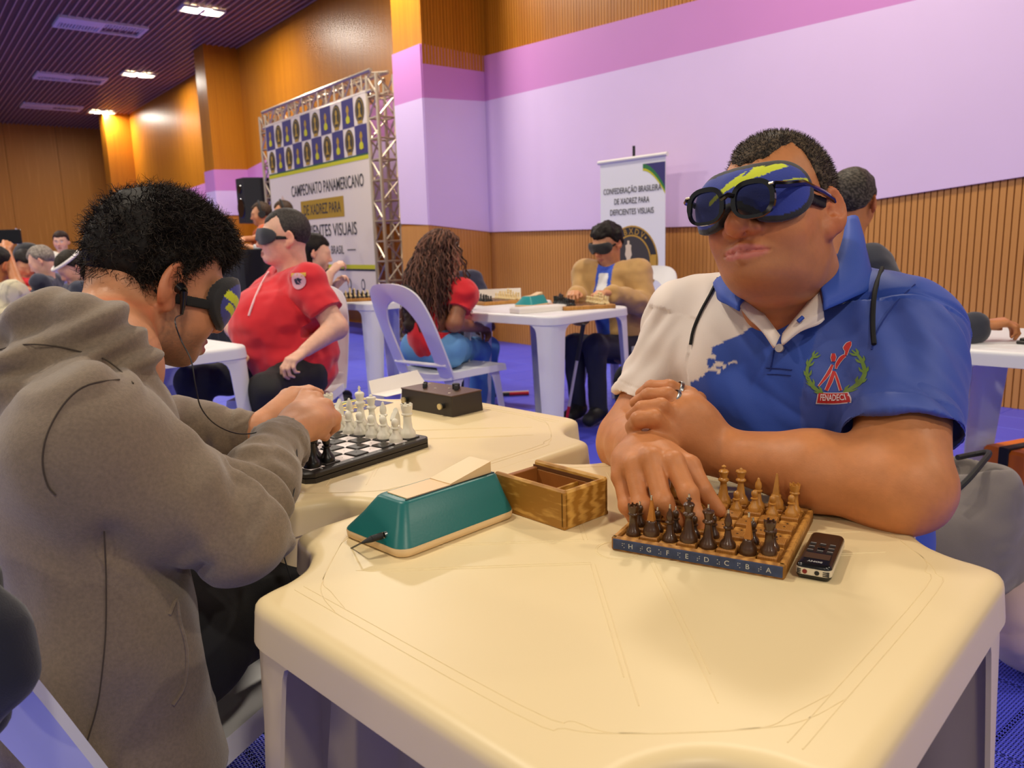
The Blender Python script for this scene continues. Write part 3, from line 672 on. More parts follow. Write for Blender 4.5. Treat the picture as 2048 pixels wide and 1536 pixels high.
# ================================================================== voice recorder
rc = empty('voice_recorder', (.3465, .8385, .72), math.atan2(.09, .053) - math.pi / 2, 'black pocket voice recorder with silver end lying beside the wooden board', 'recorder')
m_gloss = mat('glossy_black', srgb(16, 16, 18), 0.22); m_silver = mat('silver_plastic', srgb(214, 206, 190), 0.3, 0.3); m_scr = mat('dark_screen', srgb(34, 36, 38), 0.15); m_print = mat('grey_print', srgb(170, 170, 168), 0.5)
hl, hw = .0525, .0185
b = MB(); b.loft([[(x, y, z) for x, y in rrect(-hw + i, -hl + i, hw - i, hl - i, .007 - i)] for i, z in ((.003, 0), (.0005, .003), (0, .006))]); b.build('lower_shell', m_gloss, rc, True, .8)
b = MB(); b.loft([[(x, y, z) for x, y in rrect(-hw - .0003 + i, -hl + i - .0004, hw - i + .0003, hl - i, .007)] for i, z in ((0, .006), (0, .0135))]); b.build('silver_band', m_silver, rc, True, .8)
b = MB(); b.loft([[(x, y, z) for x, y in rrect(-hw + i, -hl + i, hw - i, hl - i, .007 - i * .5)] for i, z in ((0, .0135), (.0004, .0155), (.002, .0175), (.0035, .018))]); b.build('upper_shell', m_gloss, rc, True, .8)
MB().bbox((-.0135, -.034, .0178), (.0135, -.018, .0184), .0002).build('screen', m_scr, rc)
for i in range(3):
    for sx in (-1, 0, 1):
        if i == 1 and sx == 0: MB().lathe([(.0042, .0178), (.0042, .0188), (.0036, .0192), (.0012, .0192), (.001, .0186), (.0002, .0186)], 16, c=(0, -.0005, 0)).build('control_dial', m_gloss, rc, True)
        else: MB().bbox((sx * .0105 - .0034, -.012 + .011 * i - .0018, .0178), (sx * .0105 + .0034, -.012 + .011 * i + .0018, .0186), .0004).build('button', m_matblack, rc)
        MB().box((sx * .0105 - .003, -.0078 + .011 * i - .0004, .0179), (sx * .0105 + .003, -.0078 + .011 * i + .0004, .01825)).build('button_legend', m_print, rc)
lettering('SONY', .0058, m_print, rc, Matrix.Translation((0, -.042, .01815)) @ Matrix.Rotation(math.pi, 4, 'Z'), bold=.0002)
for x, m in ((-.0085, mat('red_socket', srgb(120, 20, 24), .4)), (.004, m_matblack)): MB().tube([(x, -hl - .0008, .0095), (x, -hl + .002, .0095)], .0026, 14).build('socket', m, rc, True)
b = MB()
for z in (.0075, .0095, .0115): b.box((.010, -hl - .0007, z - .0006), (.0165, -hl + .001, z + .0004)); b.box((-.0165, -hl - .0007, z - .0006), (-.0125, -hl + .001, z + .0004))
b.build('speaker_slot', m_matblack, rc)
# ================================================================== black control box on the second table
bbx = empty('control_box', (-.131, 1.657, .72), math.atan2(.068, .065), 'black and brown control box with switches and brass knobs on second table', 'control box')
lx, ly, hz = .094, .179, .044
b = MB(); b.loft([[(x, y, z) for x, y in rrect(i, i, lx - i, ly - i, .003)] for i, z in ((0, .0), (.002, hz))]); b.build('case', mat('bronze_black_case', srgb(58, 50, 42), .45, .2), bbx)
MB().bbox((.001, .001, hz), (lx - .001, ly - .001, hz + .003), .001).build('lid', mat('brown_lid', srgb(84, 60, 46), .4, .2), bbx)
for (x, y, r, h) in ((.03, .125, .005, .013), (.045, .14, .005, .013), (.055, .045, .005, .013), (.068, .06, .009, .014)): MB().lathe([(r, hz + .002), (r, hz + h), (r * .8, hz + h + .001), (.0002, hz + h + .001)], 12, c=(x, y, 0)).build('switch_knob', m_matblack, bbx, True, .8)
for (x, y) in ((.04, .1), (.02, .03), (.06, .075), (.075, .16)): MB().lathe([(.0028, hz + .002), (.0028, hz + .0042), (.0002, hz + .0045)], 10, c=(x, y, 0)).build('screw', m_silver, bbx, True)
m_brass = mat('pale_brass', srgb(212, 196, 150), .3, .7)
for y in (.03, .155):
    MB().tube([(.001, y, .022), (-.008, y, .022)], .006, 12).build('terminal', m_matblack, bbx, True); MB().tube([(-.008, y, .022), (-.012, y, .022)], .0068, 14).build('brass_knob', m_brass, bbx, True, .8)
# ---- folded white card and flyer
m_paper = mat('white_paper', srgb(238, 232, 226), .6)
cd = empty('folded_card', (-.30, 1.94, .72), math.radians(50), 'white folded card standing open behind the ivory chess men', 'card')
b = MB(); b.box((-.03, -.006, 0.0004), (.16, .05, .0014)); b.build('lower_flap', m_paper, cd)
b = MB(); b.add([(-.03, .05, .0006), (.16, .05, .0006), (.15, .07, .036), (-.02, .07, .032), (-.03, .051, .0006), (.16, .051, .0006), (.15, .071, .036), (-.02, .071, .032)], [(0, 1, 2, 3), (7, 6, 5, 4), (0, 4, 5, 1), (1, 5, 6, 2), (2, 6, 7, 3), (3, 7, 4, 0)]); b.build('raised_flap', m_paper, cd)
fy = empty('event_flyer', (-.385, 1.80, .72), math.radians(52), 'blue and yellow printed flyer lying behind the chess men', 'flyer')
m_fb = mat('flyer_blue', srgb(44, 44, 120), .5); m_yel = mat('flyer_yellow', srgb(232, 198, 40), .5); m_grn = mat('flag_green', srgb(40, 120, 60), .5)
MB().box((-.09, -.055, .0003), (.09, .055, .001)).build('sheet', m_fb, fy)
b = MB(); b.add([(x, y + .012 * math.sin(x * 30), .0012) for x in np.linspace(-.088, .088, 20) for y in (.026, .036)], [(2 * i, 2 * i + 2, 2 * i + 3, 2 * i + 1) for i in range(19)]); b.build('yellow_swoosh', m_yel, fy)
b = MB(); b.add([(x, y + .012 * math.sin(x * 30), .0012) for x in np.linspace(-.088, .088, 20) for y in (.037, .045)], [(2 * i, 2 * i + 2, 2 * i + 3, 2 * i + 1) for i in range(19)]); b.build('green_swoosh', m_grn, fy)
b = MB()
for i in range(7): b.box((-.07 + .017 * i, -.03, .0011), (-.06 + .017 * i, -.012, .0014)); b.box((-.07 + .017 * i, -.006, .0011), (-.058 + .017 * i, .006, .0014))
b.build('printed_lines', m_yel, fy)
# ================================================================== solid modelling of people: blended fields turned into meshes
import openvdb as vdb
def _lat(ix, iy, iz, seed):
    h = (ix * 374761393 + iy * 668265263 + iz * 2147483647 + seed * 1274126177) & 0xffffffff
    h = ((h ^ (h >> 13)) * 1274126177) & 0xffffffff
    return ((h ^ (h >> 16)) & 0xffff) / 65535.0
def noise(p, sc=1.0, seed=0):
    """smooth value noise in -1..1"""
    q = np.asarray(p, float) * sc; i = np.floor(q).astype(np.int64); f = q - i; f = f * f * (3 - 2 * f); r = 0
    for a in (0, 1):
        for b in (0, 1):
            for c in (0, 1):
                w = (f[:, 0] if a else 1 - f[:, 0]) * (f[:, 1] if b else 1 - f[:, 1]) * (f[:, 2] if c else 1 - f[:, 2])
                r = r + w * _lat(i[:, 0] + a, i[:, 1] + b, i[:, 2] + c, seed)
    return r * 2 - 1
def sstep(a, b, x):
    t = np.clip((x - a) / (b - a), 0, 1); return t * t * (3 - 2 * t)
class Field:
    def __init__(s, lo, hi, vox):
        s.lo = np.array(lo, float); s.v = vox; n = np.ceil((np.array(hi) - s.lo) / vox).astype(int) + 1
        s.ax = [(s.lo[i] + vox * np.arange(n[i])).astype(np.float32) for i in range(3)]; s.D = np.full(n, .08, np.float32); s.m = 0.0
    def win(s, lo, hi, m):
        sl = []
        for i in range(3):
            a = int(max(0, math.floor((lo[i] - m - s.lo[i]) / s.v))); b = int(min(len(s.ax[i]), math.ceil((hi[i] + m - s.lo[i]) / s.v) + 1))
            if b <= a: return None, None
            sl.append(slice(a, b))
        sl = tuple(sl); return sl, (s.ax[0][sl[0]][:, None, None], s.ax[1][sl[1]][None, :, None], s.ax[2][sl[2]][None, None, :])
    def put(s, fn, lo, hi, k=0.01, op='u'):
        k = max(k, 1e-4); sl, P = s.win(lo, hi, k + 2 * s.v + s.m)
        if sl is None: return s
        d = fn(*P).astype(np.float32); A = s.D[sl]
        if op == 'u': h = np.clip(.5 + .5 * (A - d) / k, 0, 1); s.D[sl] = A * (1 - h) + d * h - k * h * (1 - h)
        else: h = np.clip(.5 - .5 * (A + d) / k, 0, 1); s.D[sl] = A * (1 - h) - d * h + k * h * (1 - h)
        return s
    def cap(s, a, b, ra, rb=None, k=0.01, op='u'):
        a = np.array(a, float); b = np.array(b, float); rb = ra if rb is None else rb; ab = b - a; L2 = ab @ ab + 1e-12
        def fn(X, Y, Z):
            x, y, z = X - a[0], Y - a[1], Z - a[2]; t = np.clip((x * ab[0] + y * ab[1] + z * ab[2]) / L2, 0, 1)
            return np.sqrt((x - t * ab[0]) ** 2 + (y - t * ab[1]) ** 2 + (z - t * ab[2]) ** 2) - (ra + (rb - ra) * t)
        r = max(ra, rb); return s.put(fn, np.minimum(a, b) - r, np.maximum(a, b) + r, k, op)
    def chain(s, pts, rs, k=0.01):
        for i in range(len(pts) - 1): s.cap(pts[i], pts[i + 1], rs[i], rs[i + 1], k if i == 0 else .004)
        return s
    def ell(s, c, r, R=None, k=0.01, op='u'):
        c = np.array(c, float); r = np.array(r, float) * np.ones(3); R = np.eye(3) if R is None else R
        def fn(X, Y, Z):
            x, y, z = X - c[0], Y - c[1], Z - c[2]
            q = [x * R[0][i] + y * R[1][i] + z * R[2][i] for i in range(3)]
            k0 = np.sqrt(sum((q[i] / r[i]) ** 2 for i in range(3))) + 1e-9; k1 = np.sqrt(sum((q[i] / r[i] ** 2) ** 2 for i in range(3))) + 1e-9
            return k0 * (k0 - 1) / k1
        e = np.abs(R) @ r; return s.put(fn, c - e, c + e, k, op)
    def half(s, p, n, k=0.002, box=None):
        """cut away everything on the side the normal points to (inside an optional box)"""
        p = np.array(p, float); n = nrm(n); lo, hi = box if box else (s.lo, s.lo + s.v * np.array(s.D.shape))
        sl, P = s.win(np.array(lo, float), np.array(hi, float), 0)
        if sl is None: return s
        d = (P[0] - p[0]) * n[0] + (P[1] - p[1]) * n[1] + (P[2] - p[2]) * n[2]; s.D[sl] = np.maximum(s.D[sl], d.astype(np.float32)); return s
    def grid(s): return np.stack(np.meshgrid(*s.ax, indexing='ij'), -1)
    def surf(s):
        D = s.D.copy()
        for i in range(3):
            ix = [slice(None)] * 3; ix[i] = 0; D[tuple(ix)] = np.maximum(D[tuple(ix)], s.v * .5); ix[i] = -1; D[tuple(ix)] = np.maximum(D[tuple(ix)], s.v * .5)
        g = vdb.FloatGrid(1.0); g.copyFromArray(np.ascontiguousarray(D / s.v)); r = g.convertToPolygons(isovalue=0.0)
        v = np.asarray(r[0], float) * s.v + s.lo; f = np.asarray(r[-1], np.int64)
        return v, f
def vnormals(v, f):
    n = np.zeros_like(v); fn = np.cross(v[f[:, 2]] - v[f[:, 0]], v[f[:, 3]] - v[f[:, 1]])
    for i in range(4): np.add.at(n, f[:, i], fn)
    return n / (np.linalg.norm(n, axis=1)[:, None] + 1e-12)
FLIP = 1
def skin_mesh(name, F, material, parent=None, disp=None, col=None, extra=None, origin=None):
    """mesh of a field; disp(v, n) moves points along their normals, col(v, n) paints them"""
    global BASE_N
    v, f = F.surf(); BASE_N = len(v)
    if len(v) == 0: return None
    n = vnormals(v, f)
    if disp is not None: v = v + n * disp(v, n)[:, None]; n = vnormals(v, f)
    c = np.broadcast_to(np.array(col(v, n) if callable(col) else col, float), (len(v), 3)) if col is not None else None
    tri = [f]
    if extra is not None:
        ev, ef, ec = extra(v, n); f = np.vstack([f, ef + len(v)]); v = np.vstack([v, ev]); c = np.vstack([c, ec]) if c is not None else None
    if origin is None and parent is not None:
        origin = np.zeros(3); q = parent
        while q is not None: origin = origin + np.array(q.location); q = q.parent
    if origin is not None: v = v - np.array(origin)
    me = bpy.data.meshes.new(name); me.vertices.add(len(v)); me.vertices.foreach_set('co', v.astype(np.float32).ravel())
    me.loops.add(len(f) * 4); me.loops.foreach_set('vertex_index', f.astype(np.int32).ravel()); me.polygons.add(len(f))
    me.polygons.foreach_set('loop_start', np.arange(0, len(f) * 4, 4, dtype=np.int32))
    me.update(calc_edges=True); me.validate()
    return finish(name, me, material, parent, True, c)
def strands(N, length, width, seed, curl=0.0, up=0.0, flow=None, where=None, cols=((.02, .016, .012),), seg=3, lift=1.0):
    """returns a function adding N fine hair ribbons that grow out of a surface"""
    def fn(v, n):
        g = np.random.default_rng(seed); ok = np.arange(len(v)) if where is None else np.nonzero(where(v, n))[0]
        i = g.choice(ok, N); p = v[i]; d = n[i] * lift + g.normal(0, .35, (N, 3)) + (0 if flow is None else flow(p, n[i])); d /= np.linalg.norm(d, axis=1)[:, None]
        L = length * g.uniform(.55, 1.25, N)[:, None]; s = np.cross(d, g.normal(0, 1, (N, 3))); s /= np.linalg.norm(s, axis=1)[:, None] + 1e-9
        t = np.cross(d, s); ph = g.uniform(0, 6.28, N)[:, None]; V = []; wd = width
        for k in range(seg + 1):
            u = k / seg; c = p - n[i] * .002 + d * L * u + curl * L * (np.cos(ph + 5 * u) * s + np.sin(ph + 5 * u) * t) * u
            w = wd * (1 - .75 * u); V += [c + s * w, c - s * w]
        V = np.stack(V, 1).reshape(-1, 3); b = (np.arange(N) * 2 * (seg + 1))[:, None]; F = []
        for k in range(seg): F.append(np.concatenate([b + 2 * k, b + 2 * k + 1, b + 2 * k + 3, b + 2 * k + 2], 1))
        C = np.array(cols)[g.integers(0, len(cols), N)]; C = np.repeat(C, 2 * (seg + 1), 0)
        return V, np.vstack(F), C
    return fn
# ------------------------------------------------------------------ heads
class Head:
    """frame of a head: c centre, columns of R are right, forward, up"""
    def __init__(s, c, fwd, up=(0, 0, 1), sc=1.0, fat=0.0, roll=0.0):
        s.wide = 1.0; s.c = np.array(c, float); f = nrm(fwd); u = nrm(np.array(up) - f * (np.array(up) @ f)); r = np.cross(f, u)
        if roll: r, u = r * math.cos(roll) - u * math.sin(roll), u * math.cos(roll) + r * math.sin(roll)
        s.R = np.stack([r, f, u], 1); s.sc = sc; s.fat = fat
    def w(s, x, y, z): return s.c + s.R @ (np.array([x, y, z]) * s.sc)
    def l(s, v): return ((v - s.c) @ s.R) / s.sc
    def d(s, x, y, z): return s.R @ np.array([x, y, z], float)
    def M(s, x=0, y=0, z=0): return frame(s.w(x, y, z), s.R[:, 0], s.R[:, 1], s.R[:, 2])
def head_prims(F, h, face=True, ears=True, eyes=False):
    q = h.sc; a = h.fat; wd = h.wide
    def E(c, r, k=.02, op='u', R=None): F.ell(h.w(*c), np.array(r) * q, h.R if R is None else h.R @ R, k * q, op)
    def K(p0, p1, r0, r1=None, k=.012, op='u'): F.cap(h.w(*p0), h.w(*p1), r0 * q, (r0 if r1 is None else r1) * q, k * q, op)
    E((0, -.014, .032), (.075, .096, .088)); E((0, .028, -.020), (.064 + a, .064, .088), .03); E((0, .022, -.066), (.055 + a * 1.5, .060 + a * .4, .044 + a * .4), .03)
    E((0, .070, -.094), (.022 + a * .6, .020, .017), .03)
    for sx in (-1, 1):
        E((sx * .036, .055, -.034), (.027 + a, .027 + a * .5, .030), .03)
        K((sx * .012, .089, .020), (sx * .044, .074, .020), .010, .008, .02)
    if a > .004: E((0, .036, -.088), (.044 + a, .044, .014 + a), .03)
    if face:
        K((0, .090, .008), (0, .111, -.034 - .005 * (wd - 1)), .0075 * wd, .0120 * wd, .014)
        for sx in (-1, 1):
            E((sx * .0125 * wd, .0985, -.040), (.0085 * wd, .0105, .0090), .006); E((sx * .0065 * wd, .108, -.0470), (.0035, .005, .0045), .003, 'sub')
            K((sx * .0245 * wd, .0800, -.0700), (sx * .004, .0965, -.0650), .0045, .0062 * wd ** .5, .006); K((sx * .0215 * wd, .0810, -.0738), (sx * .002, .0960, -.0790), .005, .0076 * wd ** .7, .006)
            K((sx * .025 * wd, .085, -.0718), (0, .1025, -.0712), .0014, .0019, .003, 'sub')
            K((sx * .020, .092, -.040), (sx * .034, .076, -.066), .0012, .0016, .008, 'sub')
        if eyes:
            for sx in (-1, 1): E((sx * .031, .092, .004), (.016, .014, .010), .012, 'sub'); E((sx * .031, .074, .003), (.0125, .0125, .0115), .003)
    if ears:
        for sx in (-1, 1):
            t = sx * .55; Re = np.array([[math.cos(t), -math.sin(t), 0], [math.sin(t), math.cos(t), 0], [0, 0, 1.]]); tl = -.22
            Rt = np.array([[1, 0, 0], [0, math.cos(tl), -math.sin(tl)], [0, math.sin(tl), math.cos(tl)]]); Re = Re @ Rt
            E((sx * .0835, -.014, -.006), (.0090, .0205, .0345), .006, R=Re); E((sx * .0800, -.006, -.036), (.006, .0095, .011), .006)
            E((sx * .0925, -.0115, .001), (.0080, .0130, .0215), .003, 'sub', R=Re); E((sx * .0835, -.004, -.012), (.006, .006, .008), .004, 'sub')
            K((sx * .0845, -.020, -.016), (sx * .0865, -.016, .010), .0028, .0024, .004)
def head_color(h, base, lip=(.36, .12, .09), stubble=0.0, eyes=False, scol=(.12, .10, .09)):
    base = np.array(base[:3])
    def fn(v, n):
        p = h.l(v); c = np.tile(base, (len(v), 1)); c *= (1 + .07 * noise(v, 60, 3) + .05 * noise(v, 220, 4))[:, None]
        nearh = (np.abs(p[:, 0]) < .11) & (np.abs(p[:, 1]) < .13) & (p[:, 2] > -.13) & (p[:, 2] < .14)
        ck = np.exp(-(((np.abs(p[:, 0]) - .042) / .022) ** 2 + ((p[:, 2] + .03) / .025) ** 2)) * (p[:, 1] > .03) + np.exp(-((p[:, 0] / .02) ** 2 + ((p[:, 2] + .036) / .02) ** 2)) * (p[:, 1] > .09) * 1.2
        ck += 1.2 * np.exp(-(((np.abs(p[:, 0]) - .088) / .012) ** 2))
        c = c * (1 - (ck * nearh)[:, None] * np.array([-.04, .16, .2]))
        m = sstep(1.0, .75, np.sqrt((p[:, 0] / (.027 * h.wide)) ** 2 + ((p[:, 2] + .0722) / .0125) ** 2)) * (p[:, 1] > .078) * nearh
        c = c * (1 - m[:, None]) + np.array(lip) * m[:, None]
        if stubble:
            b = sstep(-.05, -.075, p[:, 2] + .25 * np.maximum(0, .05 - p[:, 1]) * 0) * sstep(-.03, .02, p[:, 1] + .0) * nearh * (1 - m)
            b = np.maximum(b, sstep(-.012, -.04, p[:, 2]) * sstep(.045, .02, p[:, 1]) * sstep(-.015, .01, p[:, 1]) * (np.abs(p[:, 0]) > .04) * nearh)
            b = b * np.clip(stubble * (1 + .5 * noise(v, 500, 9)), 0, 1); c = c * (1 - b[:, None]) + np.array(scol) * b[:, None]
        if eyes:
            for sx in (-1, 1):
                r = np.sqrt(((p[:, 0] - sx * .031) / .013) ** 2 + ((p[:, 2] - .003) / .0062) ** 2); e = (r < 1) & (p[:, 1] > .06); c[e] = (.55, .52, .5)
                r = np.hypot(p[:, 0] - sx * .031, p[:, 2] - .003); c[e & (r < .0062)] = (.03, .02, .015)
                b = (np.abs(p[:, 0] - sx * .032) < .018) & (np.abs(p[:, 2] - .026 + 9 * (np.abs(p[:, 0]) - .03) ** 2) < .0035) & (p[:, 1] > .06); c[b] *= .3
        return np.clip(c, 0, 1)
    return fn
HAIRLINE = {'short': ([0, 18, 34, 46, 58, 70, 85, 100, 120, 180], [.054, .060, .078, .088, .076, .036, .0, .012, -.035, -.065]),
            'full': ([0, 25, 45, 60, 75, 88, 100, 120, 180], [.055, .055, .06, .05, .02, -.015, .005, -.05, -.085]),
            'bald': ([0, 40, 60, 80, 95, 120, 180], [.2, .2, .14, .03, .01, -.03, -.06])}
def hair(h, name, material, parent, thick, line, cols, vox=.003, lump=0.0, lsc=30, extra=None, shift=0.0, seed=1, cap_=0.0):
    R = .16 * h.sc + thick; F = Field(h.c - R, h.c + R, vox * h.sc); F.m = thick + lump + .02; head_prims(F, h, False, False)
    P = F.grid().reshape(-1, 3); p = h.l(P); th = np.degrees(np.abs(np.arctan2(p[:, 0], p[:, 1] + .01))); g = p[:, 2] - np.interp(th, *HAIRLINE[line]) - shift + .005 * noise(P, 130, 7)
    t = thick * sstep(-.004, .022, g) - .006 * sstep(.004, -.006, g)
    if lump: t = t + lump * noise(P, lsc, seed) * sstep(-.004, .02, g) + .4 * lump * noise(P, lsc * 2.3, seed + 5) * sstep(0, .02, g)
    if cap_: t = t * np.interp(th, [0, 50, 110, 150, 180], [1.5, 1.2, .9, .4, .3])
    if cap_: t = t + cap_ * sstep(.05, .12, p[:, 2])
    F.D = (F.D.reshape(-1) - t.astype(np.float32)).reshape(F.D.shape)
    def where(v, n):
        q = h.l(v); tt = np.degrees(np.abs(np.arctan2(q[:, 0], q[:, 1] + .01))); return q[:, 2] - np.interp(tt, *HAIRLINE[line]) - shift + .006 * noise(v, 130, 7) > -.001
    ex = extra(where) if extra else None
    def colr(v, n):
        c = np.array(cols, float); k = (_lat(*(np.floor(v * 900).astype(np.int64).T), seed) * len(c)).astype(int) % len(c); return c[k]
    # drop the part that lies inside the scalp
    o = skin_mesh(name, F, material, parent, col=colr, extra=ex)
    me = o.data; co = np.zeros(len(me.vertices) * 3); me.vertices.foreach_get('co', co); co = co.reshape(-1, 3) + np.array(parent.location); q = h.l(co)
    tt = np.degrees(np.abs(np.arctan2(q[:, 0], q[:, 1] + .01))); gg = q[:, 2] - np.interp(tt, *HAIRLINE[line]) - shift + .005 * noise(co, 130, 7)
    bad = gg < -.006
    bad[BASE_N:] = False
    bm = bmesh.new(); bm.from_mesh(me); bm.verts.ensure_lookup_table()
    bmesh.ops.delete(bm, geom=[bm.verts[i] for i in np.nonzero(bad)[0]], context='VERTS')
    bm.to_mesh(me); bm.free(); return o
def mask_outline(x, z, w=.098, h=.040, zc=.004):
    """signed distance (metres, roughly) to a sleep-mask outline; x along the face, z up"""
    ax = np.abs(x); e1 = np.hypot((ax - w * .5) / 1.0, (z - zc) * (w * .5) / h) - w * .5
    br = np.maximum(ax - w * .45, np.abs(z - zc - h * .28) - h * .72); d = np.minimum(e1, br)
    nose = .024 - np.hypot(x, (z - zc + h * 1.05) * 1.0); return np.maximum(d, nose)
def sleep_mask(h, parent, inner, border, stripes=None, vox=.0022, w=.098, hh=.040, zc=.004, strap_z=-.004, strap_drop=0.0, strap_m=None, bulge=.010):
    q = h.sc; R = .15 * q; F = Field(h.c - R, h.c + R, vox * q); F.m = .02; head_prims(F, h, False, False); F.cap(h.w(0, .092, .008), h.w(0, .104, -.02), .008 * q, .010 * q, .03 * q)
    for sx in (-1, 1): F.ell(h.w(sx * .037, .072, .006), np.array((.036, .022, .030)) * q, h.R, .03 * q)
    p = h.l(F.grid().reshape(-1, 3)); xa = np.arctan2(p[:, 0], p[:, 1] + .012) * .098; D = F.D.reshape(-1) / q
    o = mask_outline(xa, p[:, 2], w, hh, zc)
    dm = np.maximum(np.maximum(D - bulge, .002 - D), o); dm = np.where(p[:, 1] < -.03, .05, dm)
    M_ = Field(h.c - R, h.c + R, vox * q); M_.D = (dm * q).reshape(F.D.shape).astype(np.float32)
    def colr(v, n):
        p = h.l(v); xa = np.arctan2(p[:, 0], p[:, 1] + .012) * .098; o = mask_outline(xa, p[:, 2], w, hh, zc)
        c = np.tile(np.array(inner[:3]), (len(v), 1)); c *= (1 + .08 * noise(v, 90, 2))[:, None]
        if stripes is not None:
            for k, st in enumerate(stripes(xa, p[:, 2])): c[st] = srgb(206, 216, 42)[:3]
        c[o > -.0075] = border[:3]; return c
    m = skin_mesh('sleep_mask', M_, mat('mask_cloth', rough=.75, attr=True, bump=.15, bscale=500, sheen=.2), parent, col=colr)
    if strap_m is not None:
        sl = F.D.reshape(-1) / q; band = np.abs(p[:, 2] - strap_z - strap_drop * (.03 - p[:, 1])) - .0075
        ds = np.maximum(np.maximum(np.maximum(sl - .0055, .0005 - sl), band), np.abs(xa) * 0 + (p[:, 1] - .055)); ds = np.where(o < -.002, .02, ds)
        S = Field(h.c - R, h.c + R, vox * q); S.D = (ds * q).reshape(F.D.shape).astype(np.float32); skin_mesh('mask_strap', S, strap_m, m)
    return m
# ------------------------------------------------------------------ limbs
def ik(S, T, a, b, pole):
    S = np.array(S, float); T = np.array(T, float); d = T - S; L = np.linalg.norm(d); L2 = min(L, (a + b) * .995); d = d / L
    x = (a * a - b * b + L2 * L2) / (2 * L2); y = math.sqrt(max(a * a - x * x, 0)); p = np.array(pole, float); p = nrm(p - d * (p @ d)); return S + d * x + p * y
def hand_prims(F, wrist, fwd, back, side, sc=1.0, curl=0.5, spread=.12, k=.006):
    """relaxed hand: fwd along the palm, back out of the back of the hand, side towards the thumb"""
    f = nrm(fwd); b = nrm(np.array(back) - f * (np.array(back) @ f)); t = np.cross(f, b); t = t if t @ np.array(side) > 0 else -t
    w = np.array(wrist, float); P = lambda x, y, z: w + (t * x + f * y + b * z) * sc
    roots = [(.028, .085, .002), (.009, .090, .004), (-.010, .086, .003), (-.027, .078, 0)]; Ls = [(.042, .026, .022), (.046, .030, .024), (.043, .028, .023), (.034, .021, .020)]
    for i, r in enumerate(roots): F.cap(P(r[0] * .55, .012, 0), P(*r), .0145 * sc, .0115 * sc, .012)
    F.ell(P(.004, .05, -.006), (.034 * sc, .040 * sc, .013 * sc), np.stack([t, f, b], 1), .012)
    for i, r in enumerate(roots):
        a = 0.0; p = np.array(r, float); d0 = np.array([spread * (1.5 - i) * .6, 1, 0]); rr = [.0098, .0092, .0082, .0068] if i < 3 else [.0086, .008, .0072, .006]; pts = [P(*p)]
        for j, L in enumerate(Ls[i]):
            a += curl * (.6 if j == 0 else .9) * (1 + .12 * i); p = p + L * np.array([d0[0] * math.cos(a), math.cos(a), -math.sin(a)]); pts.append(P(*p))
        F.chain(pts, [x * sc for x in rr], k)
    p0, p1, p2, p3 = P(.018, .022, -.006), P(.040, .048, -.014), P(.046, .075, -.022), P(.040, .098, -.030)
    F.chain([p0, p1, p2, p3], [.0145 * sc, .0115 * sc, .0098 * sc, .0078 * sc], .012)
SKIN = dict(tan=srgb(194, 126, 78), pale=srgb(226, 176, 150), brown=srgb(150, 96, 66), warm=srgb(206, 146, 106), deep=srgb(120, 76, 54))
m_skin = mat('skin', rough=.48, attr=True, bump=.12, bscale=420, sss=.12, spec=.4)
m_hair = mat('hair_strands', rough=.62, attr=True, spec=.22); m_cloth = mat('knit_cloth', rough=.85, attr=True, bump=.25, bscale=700, sheen=.25)
m_jersey = mat('jersey_cloth', rough=.6, attr=True, bump=.12, bscale=900, sheen=.1); m_trouser = mat('trouser_cloth', rough=.8, attr=True, bump=.2, bscale=600)
m_shoe = mat('shoe_rubber', rough=.6, attr=True); m_elastic = mat('black_elastic', srgb(18, 18, 19), .75)
# ================================================================== the man in the blue and white polo
def bvh_of(*objs):
    vs, fs = [], []
    for o in objs:
        me = o.data; k = len(vs); M = o.matrix_world; vs += [M @ v.co for v in me.vertices]; fs += [tuple(i + k for i in p.vertices) for p in me.polygons]
    return bvhtree.BVHTree.FromPolygons(vs, fs)
CAMP = Vector((0, 0, CAMH))
def hit(bv, x, y):
    d = Vector(pt(x, y, 1.0)) - CAMP; d.normalize(); r = bv.ray_cast(CAMP, d); return (np.array(r[0]), np.array(r[1])) if r[0] is not None else (None, None)
def on_cloth(bv, M, pts2, lift=.0015):
    """drops flat points (x, y in frame M) onto a cloth surface along the frame's normal"""
    out = []; z = (M.to_3x3() @ Vector((0, 0, 1))).normalized()
    for (x, y) in pts2:
        p = M @ Vector((x, y, 0)); r = bv.ray_cast(p + z * .12, -z, .3); out.append(np.array(r[0] + z * lift) if r[0] is not None else np.array(p))
    return out
class Stroke(list): pass
def patch(name, bv, M, poly, material, parent, lift=.0015, cuts=2, thick=.0):
    """a flat shape laid onto cloth"""
    if isinstance(poly, Stroke):
        n = len(poly) // 2; L = np.array(poly[:n]); R = np.array(poly[n:][::-1]); P = []
        for k in range(4): P.append(L + (R - L) * k / 3)
        vs = [p - OR_ for p in on_cloth(bv, M, [tuple(q) for r in P for q in r], lift)]
        return build(name, vs, [(k * n + i, k * n + i + 1, (k + 1) * n + i + 1, (k + 1) * n + i) for k in range(3) for i in range(n - 1)], material, parent)
    bm = bmesh.new(); bm.faces.new([bm.verts.new((x, y, 0)) for x, y in poly]); bmesh.ops.triangulate(bm, faces=bm.faces[:])
    for _ in range(cuts): bmesh.ops.subdivide_edges(bm, edges=bm.edges[:], cuts=1, use_grid_fill=True)
    vs = [p - OR_ for p in on_cloth(bv, M, [v.co[:2] for v in bm.verts], lift)]; bm.verts.index_update(); fs = [[v.index for v in f.verts] for f in bm.faces]; bm.free()
    return build(name, vs, fs, material, parent)
